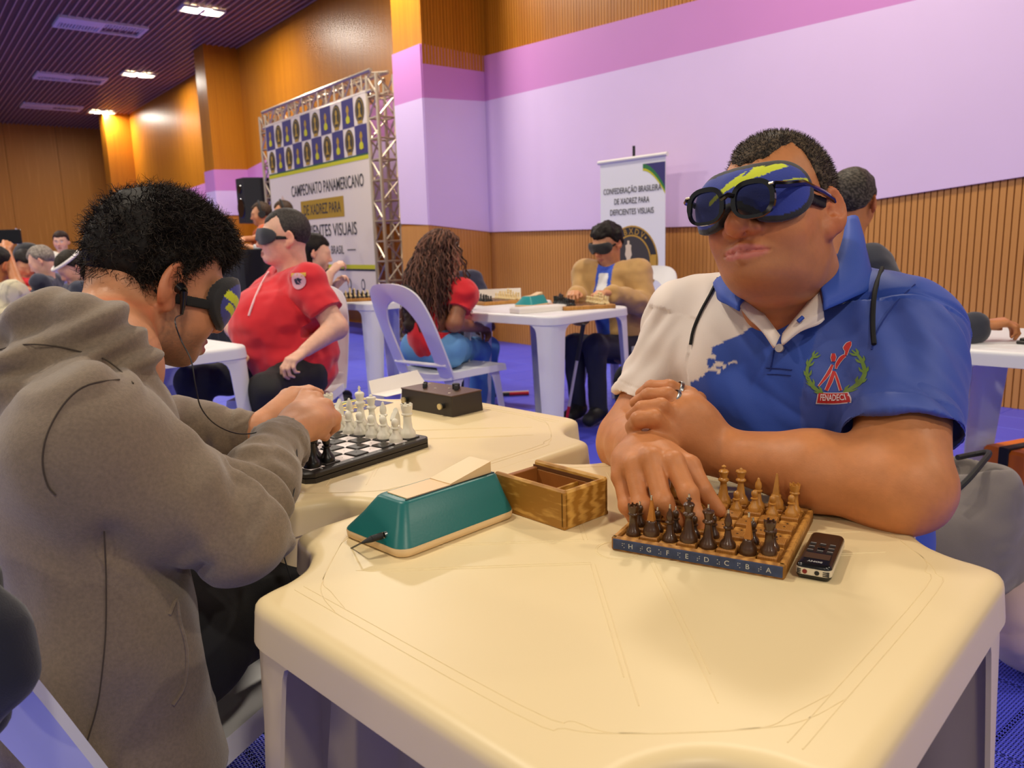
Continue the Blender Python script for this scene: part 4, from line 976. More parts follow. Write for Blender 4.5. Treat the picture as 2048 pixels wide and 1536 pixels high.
def stroke(pts, w, taper=None):
    """outline of a brush stroke along a line"""
    P = np.array(smooth_curve([(x, y, 0) for x, y in pts], 5))[:, :2]; t = np.gradient(P, axis=0); t /= np.linalg.norm(t, axis=1)[:, None]; N = np.stack([-t[:, 1], t[:, 0]], 1)
    ww = np.interp(np.linspace(0, 1, len(P)), np.linspace(0, 1, len(w)), w)[:, None]; return Stroke([tuple(p) for p in np.r_[P + N * ww, (P - N * ww)[::-1]]])
HR = Head(pt(1548, 428, 1.10), (-.70, -.685, .17), sc=.94, fat=.007, roll=math.radians(8)); HR.wide = 1.45
PR = empty('person', (.47, 1.30, 0), 0, 'man in blue and white polo and dark sunglasses over a blue sleep mask', 'person')
OR_ = np.array(PR.location)
sL, sR = pt(1808, 672, 1.13), pt(1378, 650, 1.34)          # shoulder joints
eL, eR = pt(1800, 972, 1.00), pt(1262, 885, 1.34)            # elbows on the table rim
wL, wR = pt(1425, 905, 1.115), pt(1290, 900, 1.12)
FT = nrm(A3(-.58, -.82, 0)); LT = nrm(sL - sR)
neckb = pt(1610, 575, 1.235); chest = pt(1610, 790, 1.30)
F = Field(np.array([.02, .80, .70]), np.array([.78, 1.50, 1.30]), .0030)
head_prims(F, HR)
F.cap(HR.w(0, -.022, -.050), neckb - A3(0, 0, .04), .066, .070, .03); F.ell(HR.w(0, .0, -.098), (.050, .046, .030), HR.R, .04)
F.cap(neckb - A3(0, 0, .10), chest, .085, .15, .03)
F.ell(pt(1545, 618, 1.165), (.042, .042, .046), None, .03)
F.cap(sL, eL, .064, .058, .04); F.cap(sL, sL * .5 + chest * .5, .06, .06, .03)
F.cap(eL, eL * .55 + wL * .45, .056, .052, .03); F.cap(eL * .55 + wL * .45, wL, .052, .0315, .02); F.ell(eL + A3(.006, -.012, .0), (.05, .05, .047), None, .02)
F.cap(sR, eR, .058, .052, .04); F.cap(eR, eR * .5 + wR * .5, .054, .047, .03); F.cap(eR * .5 + wR * .5, wR, .047, .034, .02)
# left hand lies over the right forearm
def P2(x, y, d): return pt(x, y, d)
kn = [P2(1378, 792, 1.125), P2(1366, 812, 1.105), P2(1352, 838, 1.09), P2(1335, 862, 1.085)]; wl = wL
for i, q in enumerate(kn): F.cap(wl * .75 + q * .25, q, .019, .0125, .014)
ha = nrm((kn[1] + kn[2]) / 2 - wl); hb = nrm(-CAM_F + ha * (CAM_F @ ha)); hc = np.cross(ha, hb)
F.ell(wl * .45 + (kn[1] + kn[2]) * .275, (.052, .024, .041), np.stack([ha, hb, hc], 1), .03)
fl = [[(1322, 778, 1.115), (1278, 786, 1.13), (1262, 806, 1.15)], [(1318, 800, 1.088), (1276, 806, 1.09), (1255, 826, 1.115)], [(1312, 826, 1.068), (1275, 832, 1.075), (1258, 850, 1.10)], [(1305, 846, 1.062), (1282, 850, 1.07), (1268, 862, 1.09)]]
fl[3] = [(1308, 836, 1.06), (1276, 838, 1.065), (1262, 852, 1.09)]
fl[2] = [(1322, 812, 1.075), (1284, 816, 1.08), (1262, 832, 1.10)]
fl[1] = [(1334, 790, 1.098), (1296, 790, 1.105), (1270, 806, 1.125)]
fl[0] = [(1338, 774, 1.122), (1302, 774, 1.135), (1282, 788, 1.155)]
LF = []
for i, q in enumerate(fl):
    pts = [kn[i]] + [P2(*p) for p in q]; LF.append(pts); F.chain(pts, [.0125, .0112, .0102, .0085], .006)
F.chain([wl * .6 + kn[0] * .4, P2(1395, 800, 1.16), P2(1350, 800, 1.17)], [.016, .013, .011], .012)
# right hand reaches down to a pawn
kr = [P2(1348, 924, .995), P2(1303, 917, 1.005), P2(1268, 932, 1.02), P2(1243, 955, 1.04)]
for i, q in enumerate(kr): F.cap(wR, q, .024, .0135, .016)
F.ell(wR * .45 + (kr[1] + kr[2]) * .275, (.040, .034, .022), None, .03)
fr = [[(1377, 988, .965), (1393, 1034, .957), (1402, 1066, .960)], [(1326, 1004, .972), (1352, 1040, .975), (1366, 1062, .985)], [(1284, 1012, .99), (1306, 1046, 1.0), (1320, 1066, 1.01)], [(1254, 1012, 1.015), (1270, 1040, 1.02), (1286, 1056, 1.03)]]
RF = []
for i, q in enumerate(fr):
    pts = [kr[i]] + [P2(*p) for p in q]; RF.append(pts); F.chain(pts, [.0140, .0118, .0104, .0080] if i < 3 else [.0120, .0102, .009, .0072], .006)
    F.ell(pts[1], (.0124, .0124, .0124) if i < 3 else (.0106,) * 3, None, .006)
F.chain([wR * .7 + kr[0] * .3, P2(1378, 935, 1.02), P2(1404, 980, 1.0), P2(1438, 1020, .995)], [.022, .0165, .0125, .0095], .014)
knots = np.array([q for r in RF + LF for q in r[1:3]]); tips = [RF[0][-1], RF[1][-1]]
fcol = head_color(HR, SKIN['tan'], lip=srgb(196, 112, 96)[:3], stubble=.12)
def bcol(v, n):
    c = fcol(v, n); d = np.min(np.linalg.norm(v[:, None] - knots[None], axis=2), 1) if len(v) else 0
    c = c * (1 - .12 * sstep(.012, .004, d) * np.array([[.4], [.4], [.4]]).T.mean())[:, None] if np.ndim(d) else c
    return c
def crease(v, n):
    d = np.zeros(len(v)); near = (v[:, 2] < .92) & (v[:, 1] < 1.25)
    w = v[near]; c = np.zeros(len(w))
    for r in RF + LF:
        for j in (1, 2):
            ax = nrm(r[j + 1] - r[j - 1]); t = (w - r[j]) @ ax; rad = np.linalg.norm(w - r[j], axis=1); c -= .0006 * np.exp(-(rad / .013) ** 4) * (.5 + .5 * np.cos(t / .0022 * 3.14))
    d[near] = c; d += .0008 * noise(v, 45, 2); return d
body = skin_mesh('body', F, m_skin, PR, disp=crease, col=fcol, origin=OR_)
FIELD_R = F
# nails
m_nail = mat('fingernail', srgb(224, 166, 140), .3)
# ---- shirt
S = Field(np.array([.02, .80, .54]), np.array([.80, 1.62, 1.16]), .0034)
up = A3(0, 0, 1)
S.cap(neckb - A3(0, 0, .14), chest + A3(0, 0, -.02), .135, .180, .05); S.cap(chest + A3(0, 0, -.02), chest - A3(0, 0, .22) + FT * .01, .185, .20, .05)
S.cap(sL * .9 + neckb * .1, sR * .9 + neckb * .1, .070, .070, .06); S.cap(neckb - A3(0, 0, .012), sL, .066, .072, .04); S.cap(neckb - A3(0, 0, .03), sR, .066, .066, .04)
S.ell(chest + FT * .10 + LT * .07 + A3(0, 0, .06), (.10, .08, .09), None, .06); S.ell(chest + FT * .10 - LT * .07 + A3(0, 0, .06), (.10, .08, .09), None, .06)
hL = sL + (eL - sL) * .70; hR = sR + (eR - sR) * .70
S.cap(sL, sL + (eL - sL) * .86, .076, .079, .03); S.cap(sR, sR + (eR - sR) * .86, .068, .066, .03)
S.half(hL, nrm(eL - sL) + A3(.10, .10, 0), box=(hL - .14, hL + np.array([.16, .16, .10]))); S.half(hR, nrm(eR - sR), box=(hR - .13, hR + np.array([.08, .13, .13])))
S.cap(hL - nrm(eL - sL) * .02, hL + nrm(eL - sL) * .06, .068, .072, .003, 'sub'); S.cap(hR - nrm(eR - sR) * .02, hR + nrm(eR - sR) * .06, .058, .060, .003, 'sub')
S.cap(neckb - A3(0, 0, .05), HR.w(0, -.02, -.03), .070, .072, .01, 'sub'); S.cap(pt(1532, 600, 1.10), pt(1557, 672, 1.075), .036, .010, .01, 'sub'); S.cap(pt(1532, 600, 1.07), pt(1557, 668, 1.05), .032, .010, .01, 'sub')
def sleeve_t(v, s0, e0):
    a = e0 - s0; t = ((v - s0) @ a) / (a @ a); r = np.linalg.norm(v - s0 - np.clip(t, 0, 1)[:, None] * a, axis=1); return t, r
def shirt_fold(v, n):
    q = v @ np.stack([LT, FT, up], 1); tL, rL = sleeve_t(v, sL, eL); tR, rR = sleeve_t(v, sR, eR)
    onL = (rL < .125) & (tL > .02); onR = (rR < .115) & (tR > .02)
    # diagonal drapes from the shoulders to the belly
    u = q[:, 0] * 1.0 + q[:, 2] * .55; d = .0085 * noise(np.stack([u * 9, q[:, 2] * 3.2 - q[:, 0] * 2, q[:, 1] * 2], 1), 2.2, 11) * (1 - onL) * (1 - onR)
    d += .0070 * np.abs(noise(np.stack([q[:, 0] * 5 + q[:, 2] * 9, q[:, 2] * 2, q[:, 1]], 1), 2.4, 4)) * sstep(1.0, .80, v[:, 2]) * (1 - onL) * (1 - onR)
    d += .0032 * noise(np.stack([u * 22, q[:, 2] * 9 - q[:, 0] * 4, q[:, 1] * 6], 1), 1.5, 17)
    ang = np.arctan2((v - sL) @ FT, (v - sL) @ LT)
    d += onL * (.0085 * noise(np.stack([tL * 3.0 + ang * 1.6, ang * .9, tL * .5], 1), 2.0, 21) + .002 * noise(np.stack([tL * 9 + ang * 2, ang * 2, tL], 1), 1.7, 5))
    ang = np.arctan2((v - sR) @ FT, -(v - sR) @ LT); d += onR * (.0065 * noise(np.stack([tR * 3 + ang * 1.4, ang, tR * .5], 1), 2.2, 31))
    for t, on, hm in ((tL, onL, .70), (tR, onR, .70)): d -= on * .0016 * np.exp(-((t - (hm - .075)) / .006) ** 2)
    d -= .0035 * np.exp(-((tL + .02) / .018) ** 2) * (rL < .12) * 1.0
    return d
B_BLUE, B_WHITE, B_DEEP = np.array(srgb(40, 76, 172)[:3]), np.array(srgb(232, 218, 208)[:3]), np.array(srgb(60, 84, 168)[:3])
def shirt_col(v, n):
    q = v @ np.stack([LT, FT, up], 1); s0 = sR @ np.stack([LT, FT, up], 1); c = np.tile(B_BLUE, (len(v), 1)); x = q[:, 0] - s0[0]; z = v[:, 2] - sR[2]
    tL, rL = sleeve_t(v, sL, eL); onL = (rL < .13) & (tL > .03); c[onL] = B_DEEP
    seam = x + .12 * z - .055
    jag = .055 * noise(np.stack([x * 8 + z * 2, (z * 1.0 - x * .45) * 60, x * 0 + 1], 1), 1.0, 8) + .02 * noise(v, 90, 3)
    white = (seam < 0) | ((x < .15 + jag * 1.3 + .25 * z) & (z > -.065 + .30 * (x - .05) + jag * .6))
    white &= ~((x > .02) & (z < -.14)) | (seam < 0)
    c[white] = B_WHITE; return c
shirt = skin_mesh('polo_shirt', S, m_jersey, PR, disp=shirt_fold, col=shirt_col, origin=OR_)
bpy.context.view_layer.update()
bv = bvh_of(shirt)
# ---- collar: two flaps folded over the neck band
m_blue = mat('collar_blue', tuple(B_BLUE) + (1,), .65, bump=.15, bscale=700); m_wlin = mat('white_lining', tuple(B_WHITE) + (1,), .7, bump=.15, bscale=700)
def collar_flap(px, name, m, th=.004):
    """px: rows of (outer x, y, depth) (inner x, y, depth)"""
    top = [pt(*a) for a, b in px]; low = [pt(*b) for a, b in px]; top, low = smooth_curve(top, 5), smooth_curve(low, 5); n = len(top); vs = []; K = 6
    for i in range(n):
        for k in range(K + 1):
            t = k / K; p = top[i] * (1 - t) + low[i] * t; out = nrm(p - (neckb + A3(0, 0, .02))); vs.append(p + out * .012 * math.sin(math.pi * min(1, t * 1.1)))
    fs = [(i * (K + 1) + k, i * (K + 1) + k + 1, (i + 1) * (K + 1) + k + 1, (i + 1) * (K + 1) + k) for i in range(n - 1) for k in range(K)]
    o = build(name, [v - OR_ for v in vs], fs, m, shirt, True); md = o.modifiers.new('thick', 'SOLIDIFY'); md.thickness = th; md.offset = 0; shirt_local(o); return o
def shirt_local(o): o.matrix_parent_inverse = Matrix.Identity(4)
collar_flap([((1692, 436, 1.24), (1718, 452, 1.27)), ((1684, 482, 1.17), (1736, 520, 1.17)), ((1668, 528, 1.135), (1743, 572, 1.115)), ((1652, 556, 1.11), (1700, 598, 1.085)), ((1640, 573, 1.095), (1648, 621, 1.062))], 'collar', m_blue)
collar_flap([((1453, 548, 1.22), (1434, 580, 1.245)), ((1470, 564, 1.165), (1438, 600, 1.17)), ((1484, 580, 1.14), (1458, 611, 1.135)), ((1498, 590, 1.12), (1477, 622, 1.105))], 'collar', m_blue)
collar_flap([((1636, 572, 1.105), (1648, 640, 1.082)), ((1612, 610, 1.10), (1636, 650, 1.080)), ((1588, 640, 1.10), (1600, 664, 1.085)), ((1566, 668, 1.10), (1566, 690, 1.09))], 'placket_lining', m_wlin, .003)
collar_flap([((1504, 586, 1.14), (1480, 616, 1.13)), ((1520, 618, 1.13), (1500, 640, 1.118)), ((1540, 645, 1.115), (1526, 664, 1.108)), ((1560, 672, 1.10), (1548, 696, 1.096))], 'placket_lining', m_wlin, .003)
b = MB(); p0 = pt(1601, 640, 1.078); b.ell = None
MB().tube([pt(1596, 643, 1.079) - OR_, pt(1606, 634, 1.079) - OR_], .003, 8).build('buttonhole', m_blue, shirt, True)
hp, hn = hit(bv, 1560, 697)
if hp is not None: MB().tube([hp - OR_, hp + hn * .004 - OR_], .0062, 14).build('button', mat('clear_button', srgb(190, 176, 170), .25), shirt, True)
# placket seam box
def line_on(bv, px, r, name, m, parent, lift=.001):
    P = []
    for x, y in px:
        h_, n_ = hit(bv, x, y)
        if h_ is not None: P.append(h_ + n_ * lift)
    if len(P) > 1: return MB().tube([p - OR_ for p in smooth_curve(P, 3)], r, 6).build(name, m, parent, True)
m_seam = mat('seam_thread', srgb(28, 50, 128), .8)
line_on(bv, [(1548, 700), (1545, 720), (1540, 742)], .0010, 'placket_seam', m_seam, shirt); line_on(bv, [(1532, 736), (1560, 737), (1584, 740)], .0009, 'placket_seam', m_seam, shirt); line_on(bv, [(1534, 748), (1560, 749), (1582, 751)], .0007, 'placket_seam', m_seam, shirt)
line_on(bv, [(1722, 836), (1760, 834), (1800, 834), (1850, 838), (1900, 848), (1938, 862)], .0008, 'sleeve_seam', m_seam, shirt); line_on(bv, [(1722, 844), (1760, 842), (1800, 842), (1850, 846), (1900, 856), (1938, 870)], .0008, 'sleeve_seam', m_seam, shirt)
line_on(bv, [(1744, 700), (1756, 660), (1790, 610), (1830, 570), (1862, 550)], .0012, 'armhole_seam', m_seam, shirt)
# ---- emblem on the chest
hp, hn = hit(bv, 1665, 752)
if hp is not None:
    ez = nrm(hn * .6 - CAM_F * .4); ey_ = nrm(CAM_U - ez * (CAM_U @ ez)); ex_ = np.cross(ey_, ez); EM = frame(hp, ex_, ey_, ez); u = 1.12 / FPX   # one photo pixel
    ez_ = lambda L: [((x - 86) / 9.6 * u, -(y - 90) / 9.6 * u) for x, y in L]
    E_ = lambda pts: (Stroke if isinstance(pts, Stroke) else list)([((x - 727) / 9.6 * u, -(y - 870) / 9.6 * u) for x, y in pts])
    m_red, m_leaf, m_pw = mat('emblem_red', srgb(196, 40, 40), .6), mat('emblem_green', srgb(112, 142, 60), .6), mat('emblem_white', srgb(228, 214, 220), .6)
    em = patch('emblem', bv, EM, E_([(470, 1170), (940, 1195), (930, 1410), (450, 1380)]), m_pw, shirt, .0012, 3); em.matrix_parent_inverse = Matrix.Identity(4)
    def shape(name, poly, m, lift, cuts=1):
        o = patch(name, bv, EM, E_(poly), m, em, lift, cuts); return o
    shape('plate', [(485, 1185), (925, 1208), (915, 1392), (468, 1362)], m_red, .0024, 3)
    me = text_mesh('FENADECI', 1.0, bold=.02); co = np.array([v.co for v in me.vertices]); co[:, 0] *= 370 / np.ptp(co[:, 0]); co[:, 1] *= 120 / np.ptp(co[:, 1])
    L = on_cloth(bv, EM, E_([(697 + x, 1282 - y + x * .05) for x, y in co[:, :2]]), .0045); build('lettering', [p - OR_ for p in L], [tuple(p.vertices) for p in me.polygons], m_pw, em)
    figure = [stroke([(745, 450), (745, 525), (745, 600)], [26, 44, 26]), stroke([(730, 660), (670, 790), (600, 900), (480, 1060)], [18, 30, 26, 10]), stroke([(785, 740), (810, 650), (870, 550), (930, 500)], [10, 28, 34, 26]),
              stroke([(940, 500), (960, 420), (960, 360), (1000, 290), (1035, 245)], [16, 26, 52, 44, 8]), stroke([(752, 780), (690, 960), (615, 1140)], [26, 34, 26]), stroke([(765, 800), (800, 940), (845, 1150)], [14, 20, 18])]
    for k, q in enumerate(figure):
        big = np.array(q); c_ = big.mean(0); o = shape('figure_outline', Stroke([tuple(q_) for q_ in np.r_[big[:len(big) // 2] + 9 * (lambda d_: d_ / (np.linalg.norm(d_, axis=1)[:, None] + 1e-6))(big[:len(big) // 2] - big[len(big) // 2:][::-1]), big[len(big) // 2:] - 9 * (lambda d_: d_ / (np.linalg.norm(d_, axis=1)[:, None] + 1e-6))(big[:len(big) // 2][::-1] - big[len(big) // 2:])]]), m_pw, .0013); shape('torch_figure', q, m_red, .0019)
    for sx, base in ((-1, [(560, 1190), (400, 1080), (300, 900), (300, 700), (380, 530), (490, 420)]), (1, [(880, 1190), (1050, 1080), (1160, 900), (1175, 700), (1130, 540), (1040, 410)])):
        shape('laurel_branch', stroke(base, [22, 34, 30, 26, 22, 10]), m_leaf, .0015)
        for k in range(5):
            bx_, by_ = base[k]; bx2, by2 = base[k + 1]; dx, dy = (bx2 - bx_), (by2 - by_); L_ = math.hypot(dx, dy); dx, dy = dx / L_, dy / L_
            for sd in (-1, 1): shape('laurel_leaf', stroke([(bx_ + dx * 20, by_ + dy * 20), (bx_ + dx * 80 - dy * sd * 42, by_ + dy * 80 + dx * sd * 42), (bx_ + dx * 150 - dy * sd * 62, by_ + dy * 150 + dx * sd * 62)], [10, 20, 3]), m_leaf, .0017, 0)
# ---- thin black cord over both shoulders
cd_ = line_on(bv, [(1776, 508), (1764, 540), (1752, 580), (1745, 620), (1746, 660), (1750, 690)], .0034, 'shoulder_cord', m_elastic, PR, .003)
line_on(bv, [(1436, 560), (1422, 590), (1404, 625), (1390, 660), (1384, 690)], .0026, 'shoulder_cord', m_elastic, PR, .003)
# ---- hair, mask, sunglasses
hair(HR, 'hair', m_hair, PR, .005, 'short', [srgb(46, 36, 28)[:3], srgb(30, 24, 20)[:3], srgb(96, 80, 62)[:3]], vox=.0028,
     extra=lambda wh: strands(15000, .0065, .00042, 3, lift=.9, up=0, where=wh, cols=[srgb(28, 22, 18)[:3], srgb(40, 32, 26)[:3], srgb(150, 134, 112)[:3], srgb(34, 28, 24)[:3], srgb(96, 82, 66)[:3]], seg=1))
def stripes_r(xa, z):
    X = -xa; c = -.010 + .60 * (X + .035) - 2.2 * np.maximum(X + .005, 0) ** 2; w = .0035 + .0085 * sstep(-.03, .045, X)
    a = (np.abs(z - c - .012) < w) & (X > -.034) & (X < .062 - .9 * (z - .03)); notch = (np.abs(X - .012 - .8 * (z - c - .016)) < .003) & (z > c + .014)
    return [a & ~notch, (np.abs(z - .014 - .18 * (X - .06)) < .0032) & (X > .050) & (X < .088)]
MB_BLUE, MB_BLK = srgb(40, 58, 150), srgb(34, 34, 36)
mk = sleep_mask(HR, PR, MB_BLUE, MB_BLK, stripes_r, w=.087, hh=.044, zc=.006, strap_m=m_elastic, strap_z=.0, strap_drop=.02, bulge=.010)
m_frame = mat('glossy_black_frame', srgb(12, 11, 12), .12, coat=.6); m_rivet = mat('steel_rivet', srgb(220, 214, 206), .3, 1.0)
m_lens = bpy.data.materials.new('smoked_lens'); m_lens.use_nodes = True; nt = m_lens.node_tree; bs = nt.nodes['Principled BSDF']
bs.inputs['Base Color'].default_value = (.02, .02, .025, 1); bs.inputs['Roughness'].default_value = .06; tr = nt.nodes.new('ShaderNodeBsdfTransparent'); tr.inputs[0].default_value = (.42, .42, .46, 1)
mxs = nt.nodes.new('ShaderNodeMixShader'); mxs.inputs[0].default_value = .30; nt.links.new(tr.outputs[0], mxs.inputs[1]); nt.links.new(bs.outputs[0], mxs.inputs[2]); nt.links.new(mxs.outputs[0], nt.nodes['Material Output'].inputs['Surface'])
sg = empty('sunglasses', (0, 0, 0)); sg.parent = PR; sg.matrix_parent_inverse = Matrix.Identity(4); GY = .136
GM = HR.M(); T_ = lambda p: np.array(GM @ Vector((p[0] * HR.sc, p[1] * HR.sc, p[2] * HR.sc))) - OR_
def rim_pts(cx, cz, a, b_, n=36):
    out = []
    for k in range(n):
        t = 2 * math.pi * k / n; c, s = math.cos(t), math.sin(t); e = 2.6; out.append((cx + a * np.sign(c) * abs(c) ** (2 / e), GY - 1.1 * (cx + a * c) ** 2, cz + b_ * np.sign(s) * abs(s) ** (2 / e) * (1.0 if s > 0 else .95)))
    return out
GZ, GTILT = -.010, .04
for sx in (-1, 1):
    R_ = [T_((x, y, z + GTILT * x)) for x, y, z in rim_pts(sx * .036, GZ, .0275, .0245)]; b = MB(); n = len(R_); rings = []
    for i in range(n + 1):
        p = R_[i % n]; t = nrm(R_[(i + 1) % n] - R_[i - 1]); o_ = nrm(np.cross(t, HR.R[:, 1])); w_ = .0022 if R_[i % n][2] < HR.w(0, 0, GZ + .012)[2] else .0032
        rings.append([p + o_ * w_ + HR.R[:, 1] * .002, p + o_ * w_ - HR.R[:, 1] * .0025, p - o_ * w_ - HR.R[:, 1] * .0025, p - o_ * w_ + HR.R[:, 1] * .002])
    b.loft(rings, True, False); b.build('rim', m_frame, sg, True, .6)
    cpt = np.mean(R_, 0); vs = [cpt] + [cpt + (p - cpt) * .97 for p in R_]; build('lens', vs, [(0, i + 1, (i + 1) % n + 1) for i in range(n)], m_lens, sg)
    hx = sx * .0655; b = MB(); b.tube([T_((hx, GY - 1.1 * hx * hx, GZ + .016 + GTILT * hx)), T_((sx * .074, GY - .014, GZ + .016 + GTILT * hx)), T_((sx * .083, .085, .012)), T_((sx * .086, .03, .010)), T_((sx * .085, -.01, .008)), T_((sx * .083, -.03, -.008))], [.0045, .0045, .0042, .0036, .003, .0025], 8); b.build('temple', m_frame, sg, True)
    q0 = T_((sx * .060, GY - 1.1 * .06 ** 2 + .0036, GZ + .0175 + GTILT * sx * .06)); MB().tube([q0, q0 + HR.R[:, 0] * .006 * sx], .0016, 6).build('rivet', m_rivet, sg, True)
MB().tube([T_((-.010, GY - .0005, GZ + .008)), T_((0, GY + .001, GZ + .0115)), T_((.010, GY - .0005, GZ + .008))], [.004, .0034, .004], 8).build('bridge', m_frame, sg, True)
# ---- rings on the left hand
for (i, a) in ((0, .55), (1, .62)):
    p0, p1 = LF[i][0], LF[i][1]; c_ = p0 + (p1 - p0) * a; ax = nrm(p1 - p0); rad = .0140
    ref = nrm(np.cross(ax, [0, 0, 1.])); bb = np.cross(ax, ref); b = MB(); rg = []
    for k in range(25): t = 2 * math.pi * k / 24; o_ = math.cos(t) * ref + math.sin(t) * bb; rg.append([c_ + o_ * rad - ax * .003 - OR_, c_ + o_ * (rad + .0014) - ax * .002 - OR_, c_ + o_ * (rad + .0014) + ax * .002 - OR_, c_ + o_ * rad + ax * .003 - OR_])
    b.loft(rg, True, False); b.build('finger_ring', m_steel, PR, True)
# ---- trousers and shoes, mostly under the table
def legs(parent, origin, hips, knees, ankles, toes, col, shoe, r=(.095, .075, .055), vox=.008, waist=None, shoe_z=.0):
    lo = np.min(np.array(hips + knees + ankles + toes), 0) - .15; hi = np.max(np.array(hips + knees + ankles + toes), 0) + .15; Fq = Field(lo, hi, vox)
    for i in range(2): Fq.cap(hips[i], knees[i], r[0], r[1], .04); Fq.cap(knees[i], ankles[i], r[1], r[2], .03)
    Fq.cap(hips[0], hips[1], r[0] * 1.15, r[0] * 1.15, .06)
    if waist is not None: Fq.cap((np.array(hips[0]) + hips[1]) / 2, waist, r[0] * 1.5, r[0] * 1.45, .06)
    nb = lambda v, n: .006 * noise(v * np.array([1, 1, .6]), 22, 6)
    skin_mesh('trousers', Fq, m_trouser, parent, disp=nb, col=col[:3], origin=origin)
    for i in range(2):
        a, t = np.array(ankles[i], float), np.array(toes[i], float); Fs = Field(np.minimum(a, t) - .08, np.maximum(a, t) + .08, vox * .7); d = nrm((t - a) * A3(1, 1, 0))
        Fs.cap(a - d * .03 + A3(0, 0, -.02), a + d * .02 + A3(0, 0, -.02), .044, .046, .02); Fs.cap(a + A3(0, 0, -.03), t, .045, .040, .03); Fs.half((0, 0, .002), (0, 0, -1))
        skin_mesh('shoe', Fs, m_shoe, parent, col=shoe[:3], origin=origin)
hipR, hipL = A3(.40, 1.38, .53), A3(.57, 1.26, .53)
legs(PR, OR_, [hipR, hipL], [A3(.22, 1.12, .52), A3(.42, 1.0, .52)], [A3(.26, 1.16, .09), A3(.46, 1.05, .09)], [A3(.14, 1.04, .045), A3(.36, .93, .045)], srgb(24, 26, 34), srgb(40, 40, 42), waist=chest - A3(0, 0, .2))
# ================================================================== the young man in the grey hoodie
fa = math.radians(45.7); fh = math.radians(47); ph = math.radians(24.5); HF = A3(math.cos(fh) * math.cos(ph), math.sin(fh) * math.cos(ph), -math.sin(ph))
HL = Head(A3(0, 0, 0), HF, sc=.965, fat=.001); HL.c = pt(346, 568, 1.075) - (HL.w(.086, -.012, -.008) - HL.c)
PL = empty('person', (-.56, .97, 0), 0, 'young man with curly black hair in grey hoodie leaning over the black chess board', 'person')
OL_ = np.array(PL.location)
FB = A3(math.cos(fa), math.sin(fa), 0); RB = np.cross(FB, A3(0, 0, 1)); UZ = A3(0, 0, 1)
nb_, ch_ = pt(190, 740, 1.0), pt(140, 950, .985); ws_ = pt(180, 1270, .985); hp_ = pt(225, 1500, 1.0)
s1, s2 = pt(178, 893, .865), pt(200, 860, 1.17)           # right (near) and left (far) shoulder joints
e1, e2 = pt(466, 1056, .94), pt(318, 862, 1.33)
w1_, w2_ = pt(572, 872, 1.165), pt(512, 862, 1.34)
F = Field(np.array([-.80, .72, .66]), np.array([-.10, 1.55, 1.27]), .0034)
head_prims(F, HL)
F.cap(HL.w(0, -.035, -.045), nb_, .052, .056, .03); F.cap(nb_, ch_, .08, .10, .04)
F.cap(e1, w1_, .040, .029, .02); F.cap(e2, w2_, .040, .028, .02); F.cap(s1, e1, .045, .042, .02); F.cap(s2, e2, .045, .042, .02)
def Q(x, y, d): return pt(x, y, d)
k1 = [Q(668, 836, 1.27), Q(652, 812, 1.27), Q(632, 797, 1.285), Q(612, 790, 1.30)]
for q in k1: F.cap(w1_, q, .019, .0115, .014)
F.ell((w1_ + k1[1]) / 2, (.036, .036, .018), None, .03)
for i, q in enumerate([[(668, 852, 1.285), (655, 866, 1.30)], [(660, 848, 1.30), (646, 868, 1.31)], [(648, 838, 1.31), (640, 864, 1.325)], [(634, 830, 1.325), (632, 852, 1.335)]]):
    F.chain([k1[i]] + [Q(*p) for p in q], [.0118, .0102, .0082], .005)
F.chain([w1_ * .7 + k1[0] * .3, Q(640, 862, 1.235), Q(650, 872, 1.265)], [.016, .0115, .009], .012)
k2 = [Q(612, 800, 1.41), Q(600, 789, 1.41), Q(586, 786, 1.42), Q(572, 790, 1.43)]
for q in k2: F.cap(w2_, q, .018, .0115, .014)
for i, q in enumerate([[(630, 800, 1.42), (636, 815, 1.43)], [(624, 784, 1.43), (640, 786, 1.44)], [(618, 780, 1.44), (634, 783, 1.45)], [(604, 786, 1.45), (618, 800, 1.46)]]):
    F.chain([k2[i]] + [Q(*p) for p in q], [.0112, .0095, .0075], .005)
F.chain([w2_ * .6 + k2[0] * .4, Q(610, 830, 1.39), Q(630, 842, 1.40)], [.015, .011, .009], .012)
skin_mesh('body', F, m_skin, PL, disp=lambda v, n: .0007 * noise(v, 45, 2), col=head_color(HL, srgb(200, 140, 102), lip=srgb(176, 92, 84)[:3], stubble=.42))
# ---- hoodie
m_hood = mat('heather_knit', srgb(126, 109, 91), .92, bump=.35, bscale=800, var=.16, vscale=260, sheen=.35)
S = Field(np.array([-1.02, .60, .40]), np.array([-.14, 1.55, 1.12]), .0042)
for sd in (-1, 1):
    S.cap(nb_ + RB * sd * .05 - UZ * .06, ch_ + RB * sd * .075, .072, .100, .06); S.cap(ch_ + RB * sd * .075, ws_ + RB * sd * .07, .100, .090, .05); S.cap(ws_ + RB * sd * .07, hp_ + RB * sd * .08 - UZ * .05, .092, .105, .05)
S.cap(s1, s2, .066, .066, .06); S.cap(nb_ - UZ * .05, s1, .050, .068, .05)
S.cap(s1, s1 * .35 + e1 * .65, .070, .064, .04); S.cap(s1 * .35 + e1 * .65, e1, .064, .055, .02); S.ell(e1 + A3(.010, -.016, -.004), (.053, .052, .050), None, .03)
S.cap(e1, e1 * .5 + w1_ * .5, .056, .050, .02); c1 = e1 + (w1_ - e1) * .84; S.cap(e1 * .5 + w1_ * .5, c1, .050, .042, .02); S.cap(c1, w1_ - (w1_ - e1) * .015, .0375, .0365, .006)
S.cap(s2, e2, .066, .056, .04); c2 = e2 + (w2_ - e2) * .80; S.cap(e2, c2, .052, .040, .02); S.cap(c2, w2_, .0345, .034, .006)
